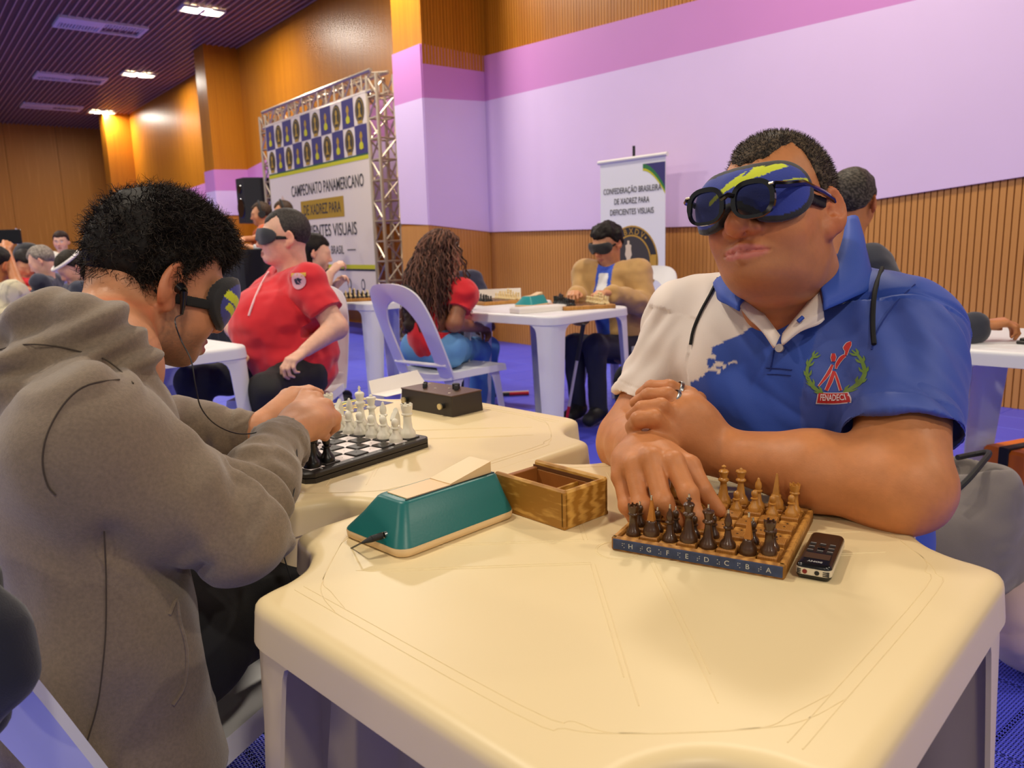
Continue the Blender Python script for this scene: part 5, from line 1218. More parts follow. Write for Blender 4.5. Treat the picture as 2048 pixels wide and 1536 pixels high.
# hood bunched behind the neck
hood = [pt(286, 778, .965), pt(250, 722, .945), pt(182, 676, .93), pt(105, 676, .95), pt(25, 715, .99), pt(-30, 770, 1.06)]
for i in range(len(hood) - 1): S.cap(hood[i], hood[i + 1], [.020, .032, .042, .048, .048, .045][i], [.020, .032, .042, .048, .048, .045][i + 1], .018)
h2 = [pt(272, 770, .965), pt(255, 760, 1.01), pt(262, 745, 1.06)]
for i in range(2): S.cap(h2[i], h2[i + 1], .020, .022, .015)
h3 = [pt(150, 750, .91), pt(60, 752, .91), pt(-30, 800, .94)]
for i in range(2): S.cap(h3[i], h3[i + 1], .040, .046, .02)
h4 = [pt(120, 668, 1.02), pt(60, 680, 1.06), pt(160, 680, 1.10)]
for i in range(2): S.cap(h4[i], h4[i + 1], .045, .04, .03)
for i in range(len(hood) - 2): S.cap(hood[i] + UZ * .022 - RB * .012, hood[i + 1] + UZ * .026 - RB * .012, .012, .013, .006)
S.cap(nb_ + UZ * .02 + FB * .0, nb_ + FB * .05 + UZ * .06, .066, .06, .012, 'sub'); S.half((0, 0, .455), (-.0, 0, -1))
S.half(w1_ - (w1_ - e1) * .02, nrm(w1_ - e1), box=(w1_ - .05, w1_ + .06)); S.half(w2_ - (w2_ - e2) * .02, nrm(w2_ - e2), box=(w2_ - .05, w2_ + .06))
def tt_(v, a0, b0):
    a = b0 - a0; t = ((v - a0) @ a) / (a @ a); r = np.linalg.norm(v - a0 - np.clip(t, 0, 1)[:, None] * a, axis=1); return t, r
def hood_fold(v, n):
    d = .006 * noise(v, 9, 3) + .0018 * noise(v, 28, 5); u1, r1 = tt_(v, s1, e1); u2, r2 = tt_(v, e1, w1_); u3, r3 = tt_(v, e2, w2_)
    up1 = sstep(.10, .08, r1) * sstep(.0, .25, u1) * sstep(1.1, .95, u1) * sstep(.12, .02, u2); fo1 = sstep(.085, .068, r2) * sstep(-.06, .06, u2) * (u2 < .84); fo2 = (r3 < .07) & (u3 > 0) & (u3 < .8)
    ax = nrm(np.cross(e1 - s1, UZ)); ay = nrm(np.cross(ax, e1 - s1)); ang = np.arctan2((v - s1) @ ay, (v - s1) @ ax)
    d += up1 * (.012 * noise(np.stack([u1 * 3.4 + .9 * np.sin(ang), np.cos(ang) * .9, np.sin(ang) * .9], 1), 1.7, 12) * sstep(.05, .4, u1) + .010 * noise(np.stack([u1 * 9, np.cos(ang), np.sin(ang)], 1), 1.3, 14) * sstep(.6, 1, u1))
    ax = nrm(np.cross(w1_ - e1, UZ)); ay = nrm(np.cross(ax, w1_ - e1)); ang = np.arctan2((v - e1) @ ay, (v - e1) @ ax)
    d += fo1 * (.0105 * np.sin(u2 * 30 + 1.6 * np.cos(ang) + 2.5 * noise(v, 14, 2)) * sstep(.62, .05, u2) + .0075 * noise(np.stack([u2 * 10, np.cos(ang), np.sin(ang)], 1), 1.4, 15))
    d += fo2 * .005 * noise(np.stack([u3 * 9, v[:, 2] * 12, v[:, 0] * 3], 1), 1.2, 6)
    cuff = ((r2 < .06) & (u2 > .85)) | ((r3 < .06) & (u3 > .81)); k = np.arctan2((v - w1_) @ ay, (v - w1_) @ ax); d = np.where(cuff, .0007 * np.sin(k * 60), d)
    low = sstep(.86, .70, v[:, 2]) * (1 - np.clip(up1 + fo1, 0, 1)); d += low * .013 * noise(np.stack([v @ FB * 9 + v[:, 2] * 3, v @ RB * 4, v[:, 2] * 1.6], 1), 1.3, 9)
    hd = sstep(.93, .97, v[:, 2]) * (r1 > .07); d += hd * (.011 * noise(np.stack([v @ FB * 4 + v[:, 2] * 6, v @ RB * 5, v[:, 2] * 20], 1), 1.4, 19) + .006 * np.sin((v[:, 2] * 1.0 - v @ FB * .35) * 190 + 2 * noise(v, 11, 8)))
    return d
hoodie = skin_mesh('hoodie', S, m_hood, PL, disp=hood_fold)
bpy.context.view_layer.update(); bvL = bvh_of(hoodie)
m_hseam = mat('dark_seam', srgb(70, 59, 49), .9)
def line_l(px, r, name, m, parent, lift=.0008):
    P = [h_ + n_ * lift for h_, n_ in (hit(bvL, x, y) for x, y in px) if h_ is not None]
    if len(P) > 1: return MB().tube([p - OL_ for p in smooth_curve(P, 3)], r, 6).build(name, m, parent, True)
line_l([(238, 760), (200, 764), (165, 775), (135, 800), (108, 840), (90, 885), (86, 930), (96, 970), (112, 990)], .0009, 'sleeve_seam', m_hseam, hoodie)
line_l([(208, 1062), (212, 1150), (212, 1250), (206, 1330), (195, 1410), (172, 1490)], .0008, 'side_seam', m_hseam, hoodie)
line_l([(0, 700), (50, 690), (110, 692), (160, 704), (205, 716), (240, 742), (266, 768)], .0009, 'hood_seam', m_hseam, hoodie)
line_l([(338, 1230), (352, 1200), (358, 1240), (372, 1300), (368, 1370), (345, 1410)], .0022, 'pocket_edge', m_hood, hoodie)
# ---- curly hair, mask, earphone
hair(HL, 'hair', m_hair, PL, .009, 'full', [srgb(20, 16, 14)[:3], srgb(30, 24, 20)[:3]], vox=.0034, lump=.008, lsc=38, seed=4, cap_=.010,
     extra=lambda wh: strands(16000, .018, .0007, 5, curl=.30, lift=.55, where=lambda v, n: wh(v, n) & ~((HL.l(v)[:, 1] < -.06) & (np.random.default_rng(1).random(len(v)) < .6)), flow=lambda p, n: np.tile(HL.d(0, .22, -.30), (len(p), 1)) + .25 * np.stack([noise(p, 40, a) for a in (1, 2, 3)], 1) * 2,
     cols=[srgb(18, 14, 12)[:3], srgb(26, 21, 18)[:3], srgb(40, 33, 28)[:3], srgb(66, 56, 46)[:3]], seg=4))
lk = MB(); g = np.random.default_rng(12)
def stripes_l(xa, z): return [(np.abs(z + .016 - .30 * xa) < .0068) & (xa > .012) & (xa < .085), (np.abs(z + .031 - .30 * xa) < .0050) & (xa > .018) & (xa < .075)]
sleep_mask(HL, PL, srgb(56, 60, 140), MB_BLK, stripes_l, w=.090, hh=.043, zc=-.002, strap_m=m_elastic, strap_z=-.020, strap_drop=-.16, bulge=.010)
ep = empty('earphone', (0, 0, 0)); ep.parent = PL
q0, q1 = HL.w(.089, -.003, -.010), HL.w(.097, .001, -.014); MB().tube([q0 - OL_, q1 - OL_], [.0085, .0065], 14).build('earbud', m_gloss, ep, True)
q2 = HL.w(.094, .010, -.046); MB().tube([q1 - OL_, HL.w(.096, .006, -.030) - OL_, q2 - OL_], [.0055, .004, .0022], 10).build('stem', m_gloss, ep, True)
wire = smooth_curve([q2, pt(350, 640, .955), pt(362, 680, .95), pt(382, 720, .945), pt(391, 770, .945), pt(402, 815, .96), pt(430, 848, 1.0), pt(470, 866, 1.045), pt(508, 866, 1.075), pt(545, 853, 1.10), pt(570, 856, 1.105), pt(586, 875, 1.105), pt(594, 905, 1.08), pt(592, 960, 1.03), pt(575, 1040, 1.0), pt(562, 1080, 1.0), pt(570, 1120, 1.0), pt(584, 1168, 1.0), pt(590, 1230, 1.0)], 7)
MB().tube([p - OL_ for p in wire], .00085, 6).build('wire', m_cable, ep, True)
# ---- jeans and green slippers
m_jean = srgb(22, 23, 27)
legs(PL, OL_, [pt(290, 1310, 1.0), pt(290, 1310, 1.0) - RB * .19], [pt(610, 1160, 1.24), A3(-.46, 1.42, .56)], [A3(-.335, 1.50, .11), A3(-.52, 1.58, .10)], [A3(-.325, 1.62, .035), A3(-.50, 1.70, .035)], m_jean, srgb(60, 128, 52), r=(.085, .066, .05), vox=.007)
jk = empty('navy_jacket', (-.70, .80, .55), 0, 'dark navy jacket hanging over the back of the nearest white chair', 'jacket')
Fj = Field(np.array([-.90, .50, .30]), np.array([-.42, 1.0, .95]), .007); jp = [pt(-70, 1150, .68), pt(-20, 1270, .68), pt(-6, 1350, .68), pt(-50, 1440, .69)]
for i in range(3): Fj.cap(jp[i], jp[i + 1], .019, .020, .03)
skin_mesh('cloth', Fj, m_cloth, jk, disp=lambda v, n: .008 * noise(v, 22, 3), col=srgb(18, 20, 34)[:3])
Fj = Field(np.array([-.90, .50, .30]), np.array([-.42, 1.0, .95]), .007); Fj.cap(pt(-60, 1160, .70), pt(-40, 1430, .70), .025, .025, .02); skin_mesh('sleeve', Fj, m_cloth, jk, col=srgb(18, 20, 34)[:3])
# ================================================================== the other players and helpers
m_skin2 = mat('skin_plain', rough=.5, attr=True, sss=.08)
def figure(label, skin, head, fhead, pelvis, ftorso, hands, knees, shirt, trousers, hairspec, group=None, vox=.006, sleeve=.55, shw=.19, belly=0.0, head_sc=1.0, fat=.0, mask=None,
           elbows=(None, None), long_hair=None, toes=True, shoe=srgb(30, 30, 32), shirt_fn=None, eyes=False, jacket=0.0, neckdrop=.0, stand=False, lower=True, shoulders=None, glow=None):
    """a person from a few joints: head and pelvis centres, hands and knees in world space"""
    head, pelvis = np.array(head, float), np.array(pelvis, float); fa = math.radians(ftorso); f = A3(math.cos(fa), math.sin(fa), 0); r = np.cross(f, UZ); fh_ = nrm(fhead)
    t = empty('person', (pelvis[0], pelvis[1], 0), 0, label, 'person', group); h = Head(head, fh_, sc=head_sc, fat=fat)
    nk = head - fh_ * .03 - UZ * (.165 + neckdrop) * head_sc; up_ = nrm(nk - pelvis); ch = nk - up_ * .20
    S = shoulders or (nk - up_ * .035 + r * shw, nk - up_ * .035 - r * shw); S = [np.array(q) for q in S]
    E = []; 
    for i in range(2):
        pole = (r if i == 0 else -r) * .6 - UZ * 1.0 - f * .3
        E.append(np.array(elbows[i]) if elbows[i] is not None else ik(S[i], hands[i], .29, .26, pole))
    allp = np.array([head - .15, head + .15, pelvis, *S, *E, *hands, nk]); lo, hi = allp.min(0) - .14, allp.max(0) + .14
    F = Field(lo, hi, vox); head_prims(F, h, True, True, eyes); F.cap(h.w(0, -.02, -.05), nk - up_ * .03, .055 + fat, .06 + fat, .03); F.cap(nk - up_ * .05, ch, .06, .10, .04); F.cap(ch, pelvis, .10, .10, .04)
    for i in range(2):
        F.cap(S[i], E[i], .046 + fat, .042 + fat * .8, .03); F.cap(E[i], hands[i], .041 + fat * .8, .028, .02); d = nrm(hands[i] - E[i]); bk = nrm(UZ - d * (UZ @ d)); sd = (-r if i == 0 else r)
        hand_prims(F, hands[i], d * .8 + f * .3 - UZ * .15, bk, sd, .95, .75)
    skin_mesh('body', F, m_skin2, t, col=head_color(h, skin, stubble=0.0, eyes=eyes))
    C = Field(lo - .05, hi + .05, vox * 1.1); o = .014 + jacket
    C.cap(nk - up_ * .10, ch, .085 + o, .125 + o + belly * .4, .06); C.cap(ch, pelvis + UZ * .04, .125 + o + belly * .5, .125 + o + belly, .05)
    if belly: C.ell(pelvis + up_ * .20 + f * (.07 + belly * .5), (.14 + belly, .14 + belly, .13 + belly), None, .08)
    C.cap(S[0], S[1], .058 + o, None, .05); C.cap(nk - up_ * .045, S[0], .045 + o, .055 + o, .04); C.cap(nk - up_ * .045, S[1], .045 + o, .055 + o, .04)
    for i in range(2):
        if sleeve <= 1: q = S[i] + (E[i] - S[i]) * (sleeve + .12); C.cap(S[i], q, .054 + o + fat, .056 + o + fat, .03); hm = S[i] + (E[i] - S[i]) * sleeve; C.half(hm, E[i] - S[i], box=(hm - .10, hm + .10))
        else: C.cap(S[i], E[i], .055 + o, .050 + o, .03); q = E[i] + (hands[i] - E[i]) * .9; C.cap(E[i], q, .049 + o, .036 + o, .02)
    C.ell(nk + UZ * .05, (.066 + fat, .066 + fat, .07), None, .02, 'sub')
    fold = lambda v, n: .010 * noise(np.stack([v @ r * 7, v @ f * 7, v[:, 2] * 16], 1), 1.2, 3) + .0045 * noise(v, 26, 6)
    base = np.array(shirt[:3])
    def cfn(v, n):
        c = np.tile(base, (len(v), 1)) * (1 + .05 * noise(v, 40, 2))[:, None]
        if shirt_fn: c = shirt_fn(v, c, h, nk, f, r)
        return c
    top = skin_mesh('jacket' if jacket else 'shirt', C, m_cloth, t, disp=fold, col=cfn)
    if hairspec:
        hm, th, lump, cols = hairspec; hair(h, 'hair', m_hair, t, th, hm, cols, vox=max(.0045, vox * .8), lump=lump, seed=3)
    if mask is not None: sleep_mask(h, t, mask, mask, None, vox=max(.0035, vox * .6), w=.098, hh=.036, zc=.002, strap_m=m_elastic, bulge=.010)
    if long_hair:
        Ln, rad, cols = long_hair; L = Field(head - .6, head + .25, vox * 1.1); L.cap(h.w(0, -.05, .02), head - fh_ * .09 - UZ * Ln * .5, .075, rad, .05); L.cap(head - fh_ * .09 - UZ * Ln * .5, head - fh_ * .11 - UZ * Ln, rad, rad * .55, .05)
        skin_mesh('long_hair', L, m_hair, t, disp=lambda v, n: .006 * noise(v * A3(1, 1, .4), 60, 2), col=cols[:3])
    if lower:
        hp = [pelvis + r * .09 - UZ * .02, pelvis - r * .09 - UZ * .02]; kn = [np.array(k, float) for k in knees]; an = [np.array([k[0], k[1], .09]) - f * .04 for k in kn]
        if stand: an = [np.array([q[0], q[1], glow if glow else .09]) for q in hp]; kn = [(a + b) / 2 for a, b in zip(hp, an)]
        tz = [a + f * .13 - UZ * .045 for a in an]
        legs(t, None, hp, kn, an, tz, trousers, shoe, r=(.085 + fat, .066 + fat * .6, .052), vox=vox * 1.3)
    return t, h, f, r, nk
DKH = [srgb(24, 19, 17)[:3], srgb(34, 28, 24)[:3]]
def z_at(p, z): p = np.array(p, float).copy(); p[2] = z; return p
# ---- man in the red polo
def red_fn(v, c, h, nk, f, r): return c
tR, hR_, fR, rR, nR = figure('heavy man in red polo and black sleep mask, sitting sideways at left table', SKIN['pale'], pt(569, 474, 3.52), (-.93, -.36, .02), pt(592, 735, 3.54), 212,
    (pt(482, 690, 3.42), pt(612, 700, 3.24)), (pt(385, 765, 3.46), pt(530, 782, 3.18)), srgb(214, 32, 44), srgb(30, 29, 32), ('short', .006, .0, [srgb(70, 64, 60)[:3], srgb(50, 46, 44)[:3]]), vox=.0055, sleeve=.66, shw=.21, belly=.055, fat=.010, head_sc=1.03,
    mask=srgb(44, 46, 52), elbows=(pt(472, 655, 3.62), pt(672, 655, 3.36)))
bpy.context.view_layer.update()
def sticker(person, key, px, shapes):
    sh = [o for o in person.children if o.name.split('.')[0] in ('shirt', 'jacket')][0]; b_ = bvh_of(sh); hp_, hn_ = hit(b_, *px); global OR_
    if hp_ is None: return
    keep = OR_; OR_ = np.array(person.location); z = nrm(hn_ * .7 - CAM_F * .3); y = nrm(CAM_U - z * (CAM_U @ z)); M = frame(hp_, np.cross(y, z), y, z)
    for nm, poly, m in shapes: patch(nm, b_, M, poly, m, sh, .004)
    OR_ = keep
circ = lambda rx, ry=None, n=20, cx=0, cy=0: [(cx + rx * math.cos(2 * math.pi * k / n), cy + (ry or rx) * math.sin(2 * math.pi * k / n)) for k in range(n)]
m_pinkp, m_navyp, m_goldp = mat('pale_pink_print', srgb(226, 170, 180), .6), mat('navy_print', srgb(36, 36, 60), .6), mat('gold_print', srgb(214, 168, 60), .6)
sticker(tR, 'red', (596, 562), [('chest_badge', circ(.035, .035), m_pinkp), ('badge_band', [(-.036, .018), (.036, .018), (.034, .034), (-.034, .034)], m_goldp), ('badge_horse', [(-.016, -.014), (.018, -.016), (.012, .0), (.022, .006), (.004, .014), (-.018, .008)], m_navyp)])
bR = bvh_of([o for o in tR.children if o.name.startswith('shirt')][0])
def line_p(person, bv_, px, r, name, m, lift=.003):
    P = [a + b * lift for a, b in (hit(bv_, x, y) for x, y in px) if a is not None]; o = np.array(person.location)
    if len(P) > 1: return MB().tube([p - o for p in smooth_curve(P, 3)], r, 6).build(name, m, person, True)
line_p(tR, bR, [(538, 545), (527, 562), (515, 585), (505, 610), (498, 632)], .005, 'lanyard', mat('pink_lanyard', srgb(236, 190, 196), .6))
m_redc, m_colg = mat('red_knit', srgb(206, 30, 42), .8), mat('grey_trim', srgb(84, 90, 110), .8)
def ring_collar(person, nk, r0, m, name='collar', tilt=.03, hgt=.035, f=None):
    b = MB(); rg = []
    for k in range(25):
        a = 2 * math.pi * k / 24; d = A3(math.cos(a), math.sin(a), 0); op = .04 * max(0, d @ f) ** 3; o = nk - np.array(person.location)
        rg.append([o + d * r0 + UZ * (hgt - op), o + d * (r0 + .012) + UZ * (hgt + .004 - op), o + d * (r0 + tilt) - UZ * (.012 + op), o + d * (r0 + tilt - .008) - UZ * (.014 + op)])
    b.loft(rg, True, False); return b.build(name, m, person, True)
ring_collar(tR, nR, .078, m_redc, f=fR, tilt=.045)
# ---- woman with long curly hair
tW, hW, fW, rW, nW = figure('woman with very long curly brown hair, red t-shirt and blue jeans, seen from behind', SKIN['brown'], pt(886, 512, 4.25), (.80, .58, -.14), pt(866, 690, 4.24), 58,
    (pt(958, 655, 4.45), pt(950, 640, 4.7)), (pt(958, 700, 4.62), pt(975, 695, 4.8)), srgb(206, 18, 32), srgb(96, 150, 204), ('full', .012, .004, [srgb(52, 34, 28)[:3], srgb(66, 44, 36)[:3]]), vox=.006, sleeve=.55, shw=.165, elbows=(pt(908, 648, 4.12), None))
g = np.random.default_rng(5); cv, cf, cc = [], [], []
o0 = np.array(tW.location)
for k in range(460):
    a = g.uniform(-2.5, 2.5); el = g.uniform(-.2, 1.3); d = hW.d(math.sin(a) * math.cos(el), -math.cos(a) * math.cos(el), math.sin(el)); p0 = hW.w(0, -.014, .032) + d * A3(.085, .1, .095) ; 
    if hW.l(p0[None])[0][1] > .055 or d @ rW > .66: continue
    Ln = g.uniform(.30, .46); sp = nrm(A3(d[0], d[1], 0) - fW * .55 - rW * .12); pts = []; ph = g.uniform(0, 6.3); nn = 26; rad = g.uniform(.006, .010)
    for i in range(nn):
        u = i / (nn - 1); q = p0 + sp * (.10 * math.sin(min(u * 2.2, 1.57)) + .05 * u) - UZ * (Ln * u ** 1.25) + (d * .02 if u < .2 else 0); pts.append(q + rad * min(1, u * 5 + .2) * (math.cos(ph + u * 34) * rW + math.sin(ph + u * 34) * (fW * .6 + UZ * .3)))
    b = MB(); b.tube([p - o0 for p in pts], list(np.linspace(.0050, .0028, nn)), 4, False); K = len(cv); cv += b.v; cf += [tuple(i + K for i in q) for q in b.f]; cc += [(_l := [srgb(88, 58, 47)[:3], srgb(122, 84, 68)[:3], srgb(60, 40, 33)[:3]])[k % 3]] * len(b.v)
build('long_curls', cv, cf, m_hair, tW, True, np.array(cc))
Lb = Field(hW.c - .62, hW.c + .2, .008); Lb.cap(hW.w(-.01, -.04, .02), hW.c - fW * .15 - rW * .05 - UZ * .22, .075, .095, .06); Lb.cap(hW.c - fW * .15 - rW * .05 - UZ * .22, hW.c - fW * .20 - rW * .06 - UZ * .36, .09, .06, .05); skin_mesh('hair_mass', Lb, m_hair, tW, disp=lambda v, n: .01 * noise(v, 50, 2), col=srgb(44, 30, 25)[:3])
MB().lathe([(.002, -.004), (.016, -.002), (.018, .004), (.010, .010), (.0003, .011)], 10, frame(np.array(hW.w(.075, .03, .06)) - o0, hW.R[:, 1], hW.R[:, 2], hW.R[:, 0])).build('white_flower_clip', mat('white_petal', srgb(240, 236, 226), .6), tW, True)
# ---- man in tan jacket
def tan_fn(v, c, h, nk, f, r):
    q = v - nk; x = q @ r; y = q @ f; fr = (np.abs(x) < .055 + .03 * np.abs(q[:, 2])) & (y > .02) & (y < .20) & (q[:, 2] > -.42); c[fr] = srgb(44, 84, 200)[:3]; wv = (np.abs(x) < .035) & (y > .03) & (y < .2) & (q[:, 2] > -.14) & (q[:, 2] < -.03); c[wv] = srgb(228, 228, 232)[:3]; return c
tT, hT, fT, rT, nT = figure('man in tan jacket and black sleep mask bent over a far chess board', SKIN['warm'], pt(1214, 487, 4.92), (-.72, -.60, -.36), pt(1245, 690, 5.0), 238,
    (pt(1152, 588, 4.60), pt(1218, 586, 4.58)), (pt(1148, 690, 4.72), pt(1190, 690, 4.62)), srgb(190, 150, 92), srgb(44, 46, 62), ('full', .020, .010, DKH), vox=.006, sleeve=2, shw=.18, jacket=.012, mask=srgb(26, 27, 30), shirt_fn=tan_fn, elbows=(pt(1160, 625, 4.95), pt(1292, 612, 4.82)))
bT = bvh_of([o for o in tT.children if o.name.startswith('jacket')][0]); m_bl = mat('royal_blue_cloth', srgb(40, 70, 190), .7)
line_p(tT, bT, [(1240, 505), (1232, 535), (1222, 560), (1212, 575)], .006, 'lanyard', mat('pale_lanyard', srgb(190, 200, 236), .6)); ring_collar(tT, nT, .07, m_bl, f=fT, tilt=.03)
# ---- others in the middle distance
figure('man in white shirt and navy vest sitting beyond the curly haired woman', SKIN['warm'], pt(888, 508, 5.65), (-.2, -.95, -.2), pt(918, 680, 5.75), 255, (pt(900, 608, 5.3), pt(945, 606, 5.35)), (pt(905, 690, 5.3), pt(930, 690, 5.3)), srgb(232, 234, 242), srgb(30, 32, 44), ('short', .012, .003, DKH), vox=.008, sleeve=2,
       shirt_fn=lambda v, c, h, nk, f, r: np.where(((v - nk) @ r < -.085)[:, None], np.array(srgb(38, 40, 66)[:3]), c))
figure('dark haired woman behind the red shirted man, her hand raised by the banner', SKIN['pale'], pt(630, 505, 5.25), (.9, .3, -.2), pt(620, 650, 5.3), 20, (pt(660, 548, 5.0), pt(668, 575, 5.3)), (pt(660, 680, 5.3), pt(660, 680, 5.5)), srgb(34, 30, 36), srgb(28, 28, 32), ('full', .012, .004, DKH), vox=.009, sleeve=.5, shw=.16, long_hair=(.26, .07, srgb(26, 20, 18)))
figure('greying man facing away behind the blue shirted man, fist resting on the right table', SKIN['tan'], pt(1704, 405, 3.0), (.62, .78, -.1), pt(1700, 740, 3.1), 8, (pt(1958, 652, 2.60), pt(1890, 670, 2.9)), (A3(1.5, 2.9, .5), A3(1.3, 3.1, .5)), srgb(34, 38, 54), srgb(30, 32, 40), ('short', .012, .003, [srgb(60, 54, 48)[:3], srgb(96, 88, 78)[:3], srgb(40, 36, 32)[:3]]), vox=.0065, sleeve=2, shw=.15, neckdrop=.045, elbows=(pt(1860, 690, 2.62), None))
# helpers on the low stage beside the banner
def stage_person(label, px, d, col, skin, f, hands, hp=True):
    t, h, ff, rr, nk = figure(label, SKIN[skin], pt(*px, d), f, pt(px[0] + 4, px[1] + 112, d), math.degrees(math.atan2(f[1], f[0])), hands, (pt(px[0] - 40, px[1] + 112, d), pt(px[0] - 40, px[1] + 116, d - .2)), col, srgb(30, 30, 36), ('short', .014, .003, [srgb(78, 60, 44)[:3], srgb(60, 46, 36)[:3]]), vox=.010, sleeve=.6)
    o = np.array(t.location); hd = empty('headphones', (0, 0, 0)); hd.parent = t
    MB().tube([h.w(.098 * math.cos(a), -.005, .005 + .135 * math.sin(a)) - o for a in np.linspace(0, math.pi, 14)], .010, 8).build('headband', m_matblack, hd, True)
    for s in (-1, 1): MB().tube([h.w(s * .085, -.008, -.01) - o, h.w(s * .115, -.008, -.01) - o], [.042, .036], 14).build('ear_cup', m_matblack, hd, True)
stage_person('helper in orange shirt wearing headphones, on the stage before the black loudspeaker', (522, 428), 8.6, srgb(206, 100, 54), 'warm', (-.95, -.3, -.15), (pt(488, 478, 8.3), pt(492, 492, 8.3)))
stage_person('helper with headphones half hidden behind the head of the red shirted man', (566, 424), 8.9, srgb(60, 60, 70), 'warm', (-.9, -.4, -.2), (pt(545, 490, 8.6), pt(560, 492, 8.6)))
# ---- far left tables
def stripe_fn(v, c, h, nk, f, r): c[np.sin((v @ r) * 150) > .75] *= .72; return c
figure('player in cream striped shirt cut by the left edge, one arm raised', SKIN['tan'], pt(-6, 532, 5.3), (.3, .9, -.5), pt(10, 655, 5.2), 60, (pt(12, 500, 5.35), pt(60, 620, 5.5)), (pt(60, 690, 5.6), pt(30, 690, 5.7)), srgb(214, 204, 168), srgb(60, 60, 70), ('full', .014, .004, DKH), vox=.008, sleeve=.75, elbows=(pt(36, 572, 5.25), None), shirt_fn=stripe_fn)
figure('dark haired woman in red top at the far left tables', SKIN['warm'], pt(50, 528, 7.3), (.6, -.6, -.5), pt(56, 620, 7.3), -40, (pt(70, 590, 7.0), pt(60, 592, 7.0)), (pt(70, 640, 7), pt(60, 640, 7)), srgb(200, 30, 40), srgb(40, 40, 50), ('full', .016, .004, DKH), vox=.011, sleeve=.5, shw=.16, long_hair=(.22, .07, srgb(26, 20, 18)))
figure('grey haired man in navy jacket leaning over a far left table', SKIN['pale'], pt(83, 522, 6.7), (-.85, -.2, -.45), pt(102, 628, 6.8), 195, (pt(62, 590, 6.5), pt(70, 598, 6.4)), (pt(70, 650, 6.5), pt(70, 650, 6.7)), srgb(32, 36, 56), srgb(34, 34, 44), ('short', .014, .004, [srgb(150, 140, 128)[:3], srgb(118, 108, 98)[:3]]), vox=.010, sleeve=2)
tG, hG, _, _, _ = figure('player in navy top and white headband bending over the paper strewn table', SKIN['pale'], pt(143, 535, 6.2), (-.6, -.55, -.6), pt(165, 640, 6.3), 215, (pt(118, 600, 6.0), pt(135, 606, 5.9)), (pt(120, 660, 6), pt(130, 660, 6)), srgb(36, 42, 62), srgb(34, 34, 44), ('full', .018, .004, [srgb(36, 30, 22)[:3], srgb(50, 42, 30)[:3]]), vox=.010, sleeve=2, long_hair=(.2, .06, srgb(30, 24, 20)))
oG = np.array(tG.location); MB().tube([hG.w(.10 * math.sin(a), .118 * math.cos(a), .066) - oG for a in np.linspace(0, 2 * math.pi, 25)], .012, 8).build('white_headband', m_paper, tG, True)
figure('woman standing in white shirt and navy cardigan by the far brown wall', SKIN['pale'], pt(122, 483, 9.6), (.25, -.95, -.1), pt(124, 582, 9.6), -75, (pt(118, 540, 9.3), pt(130, 560, 9.4)), ((0, 0, 0), (0, 0, 0)), srgb(234, 228, 214), srgb(90, 96, 130), ('full', .014, .003, [srgb(48, 32, 26)[:3], srgb(58, 40, 32)[:3]]), vox=.011, sleeve=2, stand=True, shw=.17, eyes=True,
       shirt_fn=lambda v, c, h, nk, f, r: np.where((np.abs((v - nk) @ r) > .10)[:, None], np.array(srgb(34, 38, 60)[:3]), c))
# ================================================================== banners, truss, loudspeaker, canes, bags
def plane_frame(o, x): x = nrm(x); y = UZ; z = np.cross(x, y); return frame(o, x, y, z)
def flat(name, poly, m, parent, M, z=.001):
    o0 = np.array(parent.location) if parent.parent is None else np.array(parent.parent.location); n = len(poly)
    return build(name, [np.array(M @ Vector((x, y, z))) - o0 for x, y in poly], [tuple(range(n))], m, parent)
def rect(x0, y0, x1, y1): return [(x0, y0), (x1, y0), (x1, y1), (x0, y1)]
m_vinyl, m_ink, m_navyb, m_gold = mat('white_vinyl', srgb(228, 214, 200), .55), mat('dark_ink', srgb(40, 38, 44), .6), mat('banner_navy', srgb(52, 44, 110), .55), mat('banner_gold', srgb(176, 138, 30), .5)
m_lime, m_dkgold, m_black2 = mat('banner_lime', srgb(200, 196, 20), .55), mat('dark_gold', srgb(140, 108, 34), .5), mat('emblem_black', srgb(44, 38, 30), .55)
# ---- stage backdrop: u from 1.2 to 4.2 on a line parallel to the wall, facing the hall
B0, B1, BOFF, BT, BBt = 4.22, 1.22, .80, 2.84, .42
bo = wp(B0, BOFF, 0); st = empty('stage_backdrop', bo, 0, 'large printed championship backdrop hung on a silver truss frame', 'banner')
MBk = plane_frame(bo, -WL); bw = B0 - B1; rel = lambda p: np.array(p) - bo
def bl(x, y, z=0): return rel(np.array(MBk @ Vector((x, y, z))))
v = [bl(0, BBt, 0), bl(bw, BBt, 0), bl(bw, BT, 0), bl(0, BT, 0), bl(0, BBt, -.012), bl(bw, BBt, -.012), bl(bw, BT, -.012), bl(0, BT, -.012)]
sheet = build('printed_sheet', v, [(0, 1, 2, 3), (7, 6, 5, 4), (0, 4, 5, 1), (1, 5, 6, 2), (2, 6, 7, 3), (3, 7, 4, 0)], m_vinyl, st)
ell = lambda cx, cy, rx, ry, n=20: [(cx + rx * math.cos(2 * math.pi * k / n), cy + ry * math.sin(2 * math.pi * k / n)) for k in range(n)]
cw = bw / 10; chh = .325; y0 = BT - 2 * chh - .03
pawn = lambda cx, cy, s: [(cx - .3 * s, cy - .5 * s), (cx + .3 * s, cy - .5 * s), (cx + .26 * s, cy - .38 * s), (cx + .12 * s, cy - .25 * s), (cx + .09 * s, cy + .12 * s), (cx + .2 * s, cy + .18 * s), (cx + .14 * s, cy + .42 * s), (cx, cy + .55 * s), (cx - .14 * s, cy + .42 * s), (cx - .2 * s, cy + .18 * s), (cx - .09 * s, cy + .12 * s), (cx - .12 * s, cy - .25 * s)]
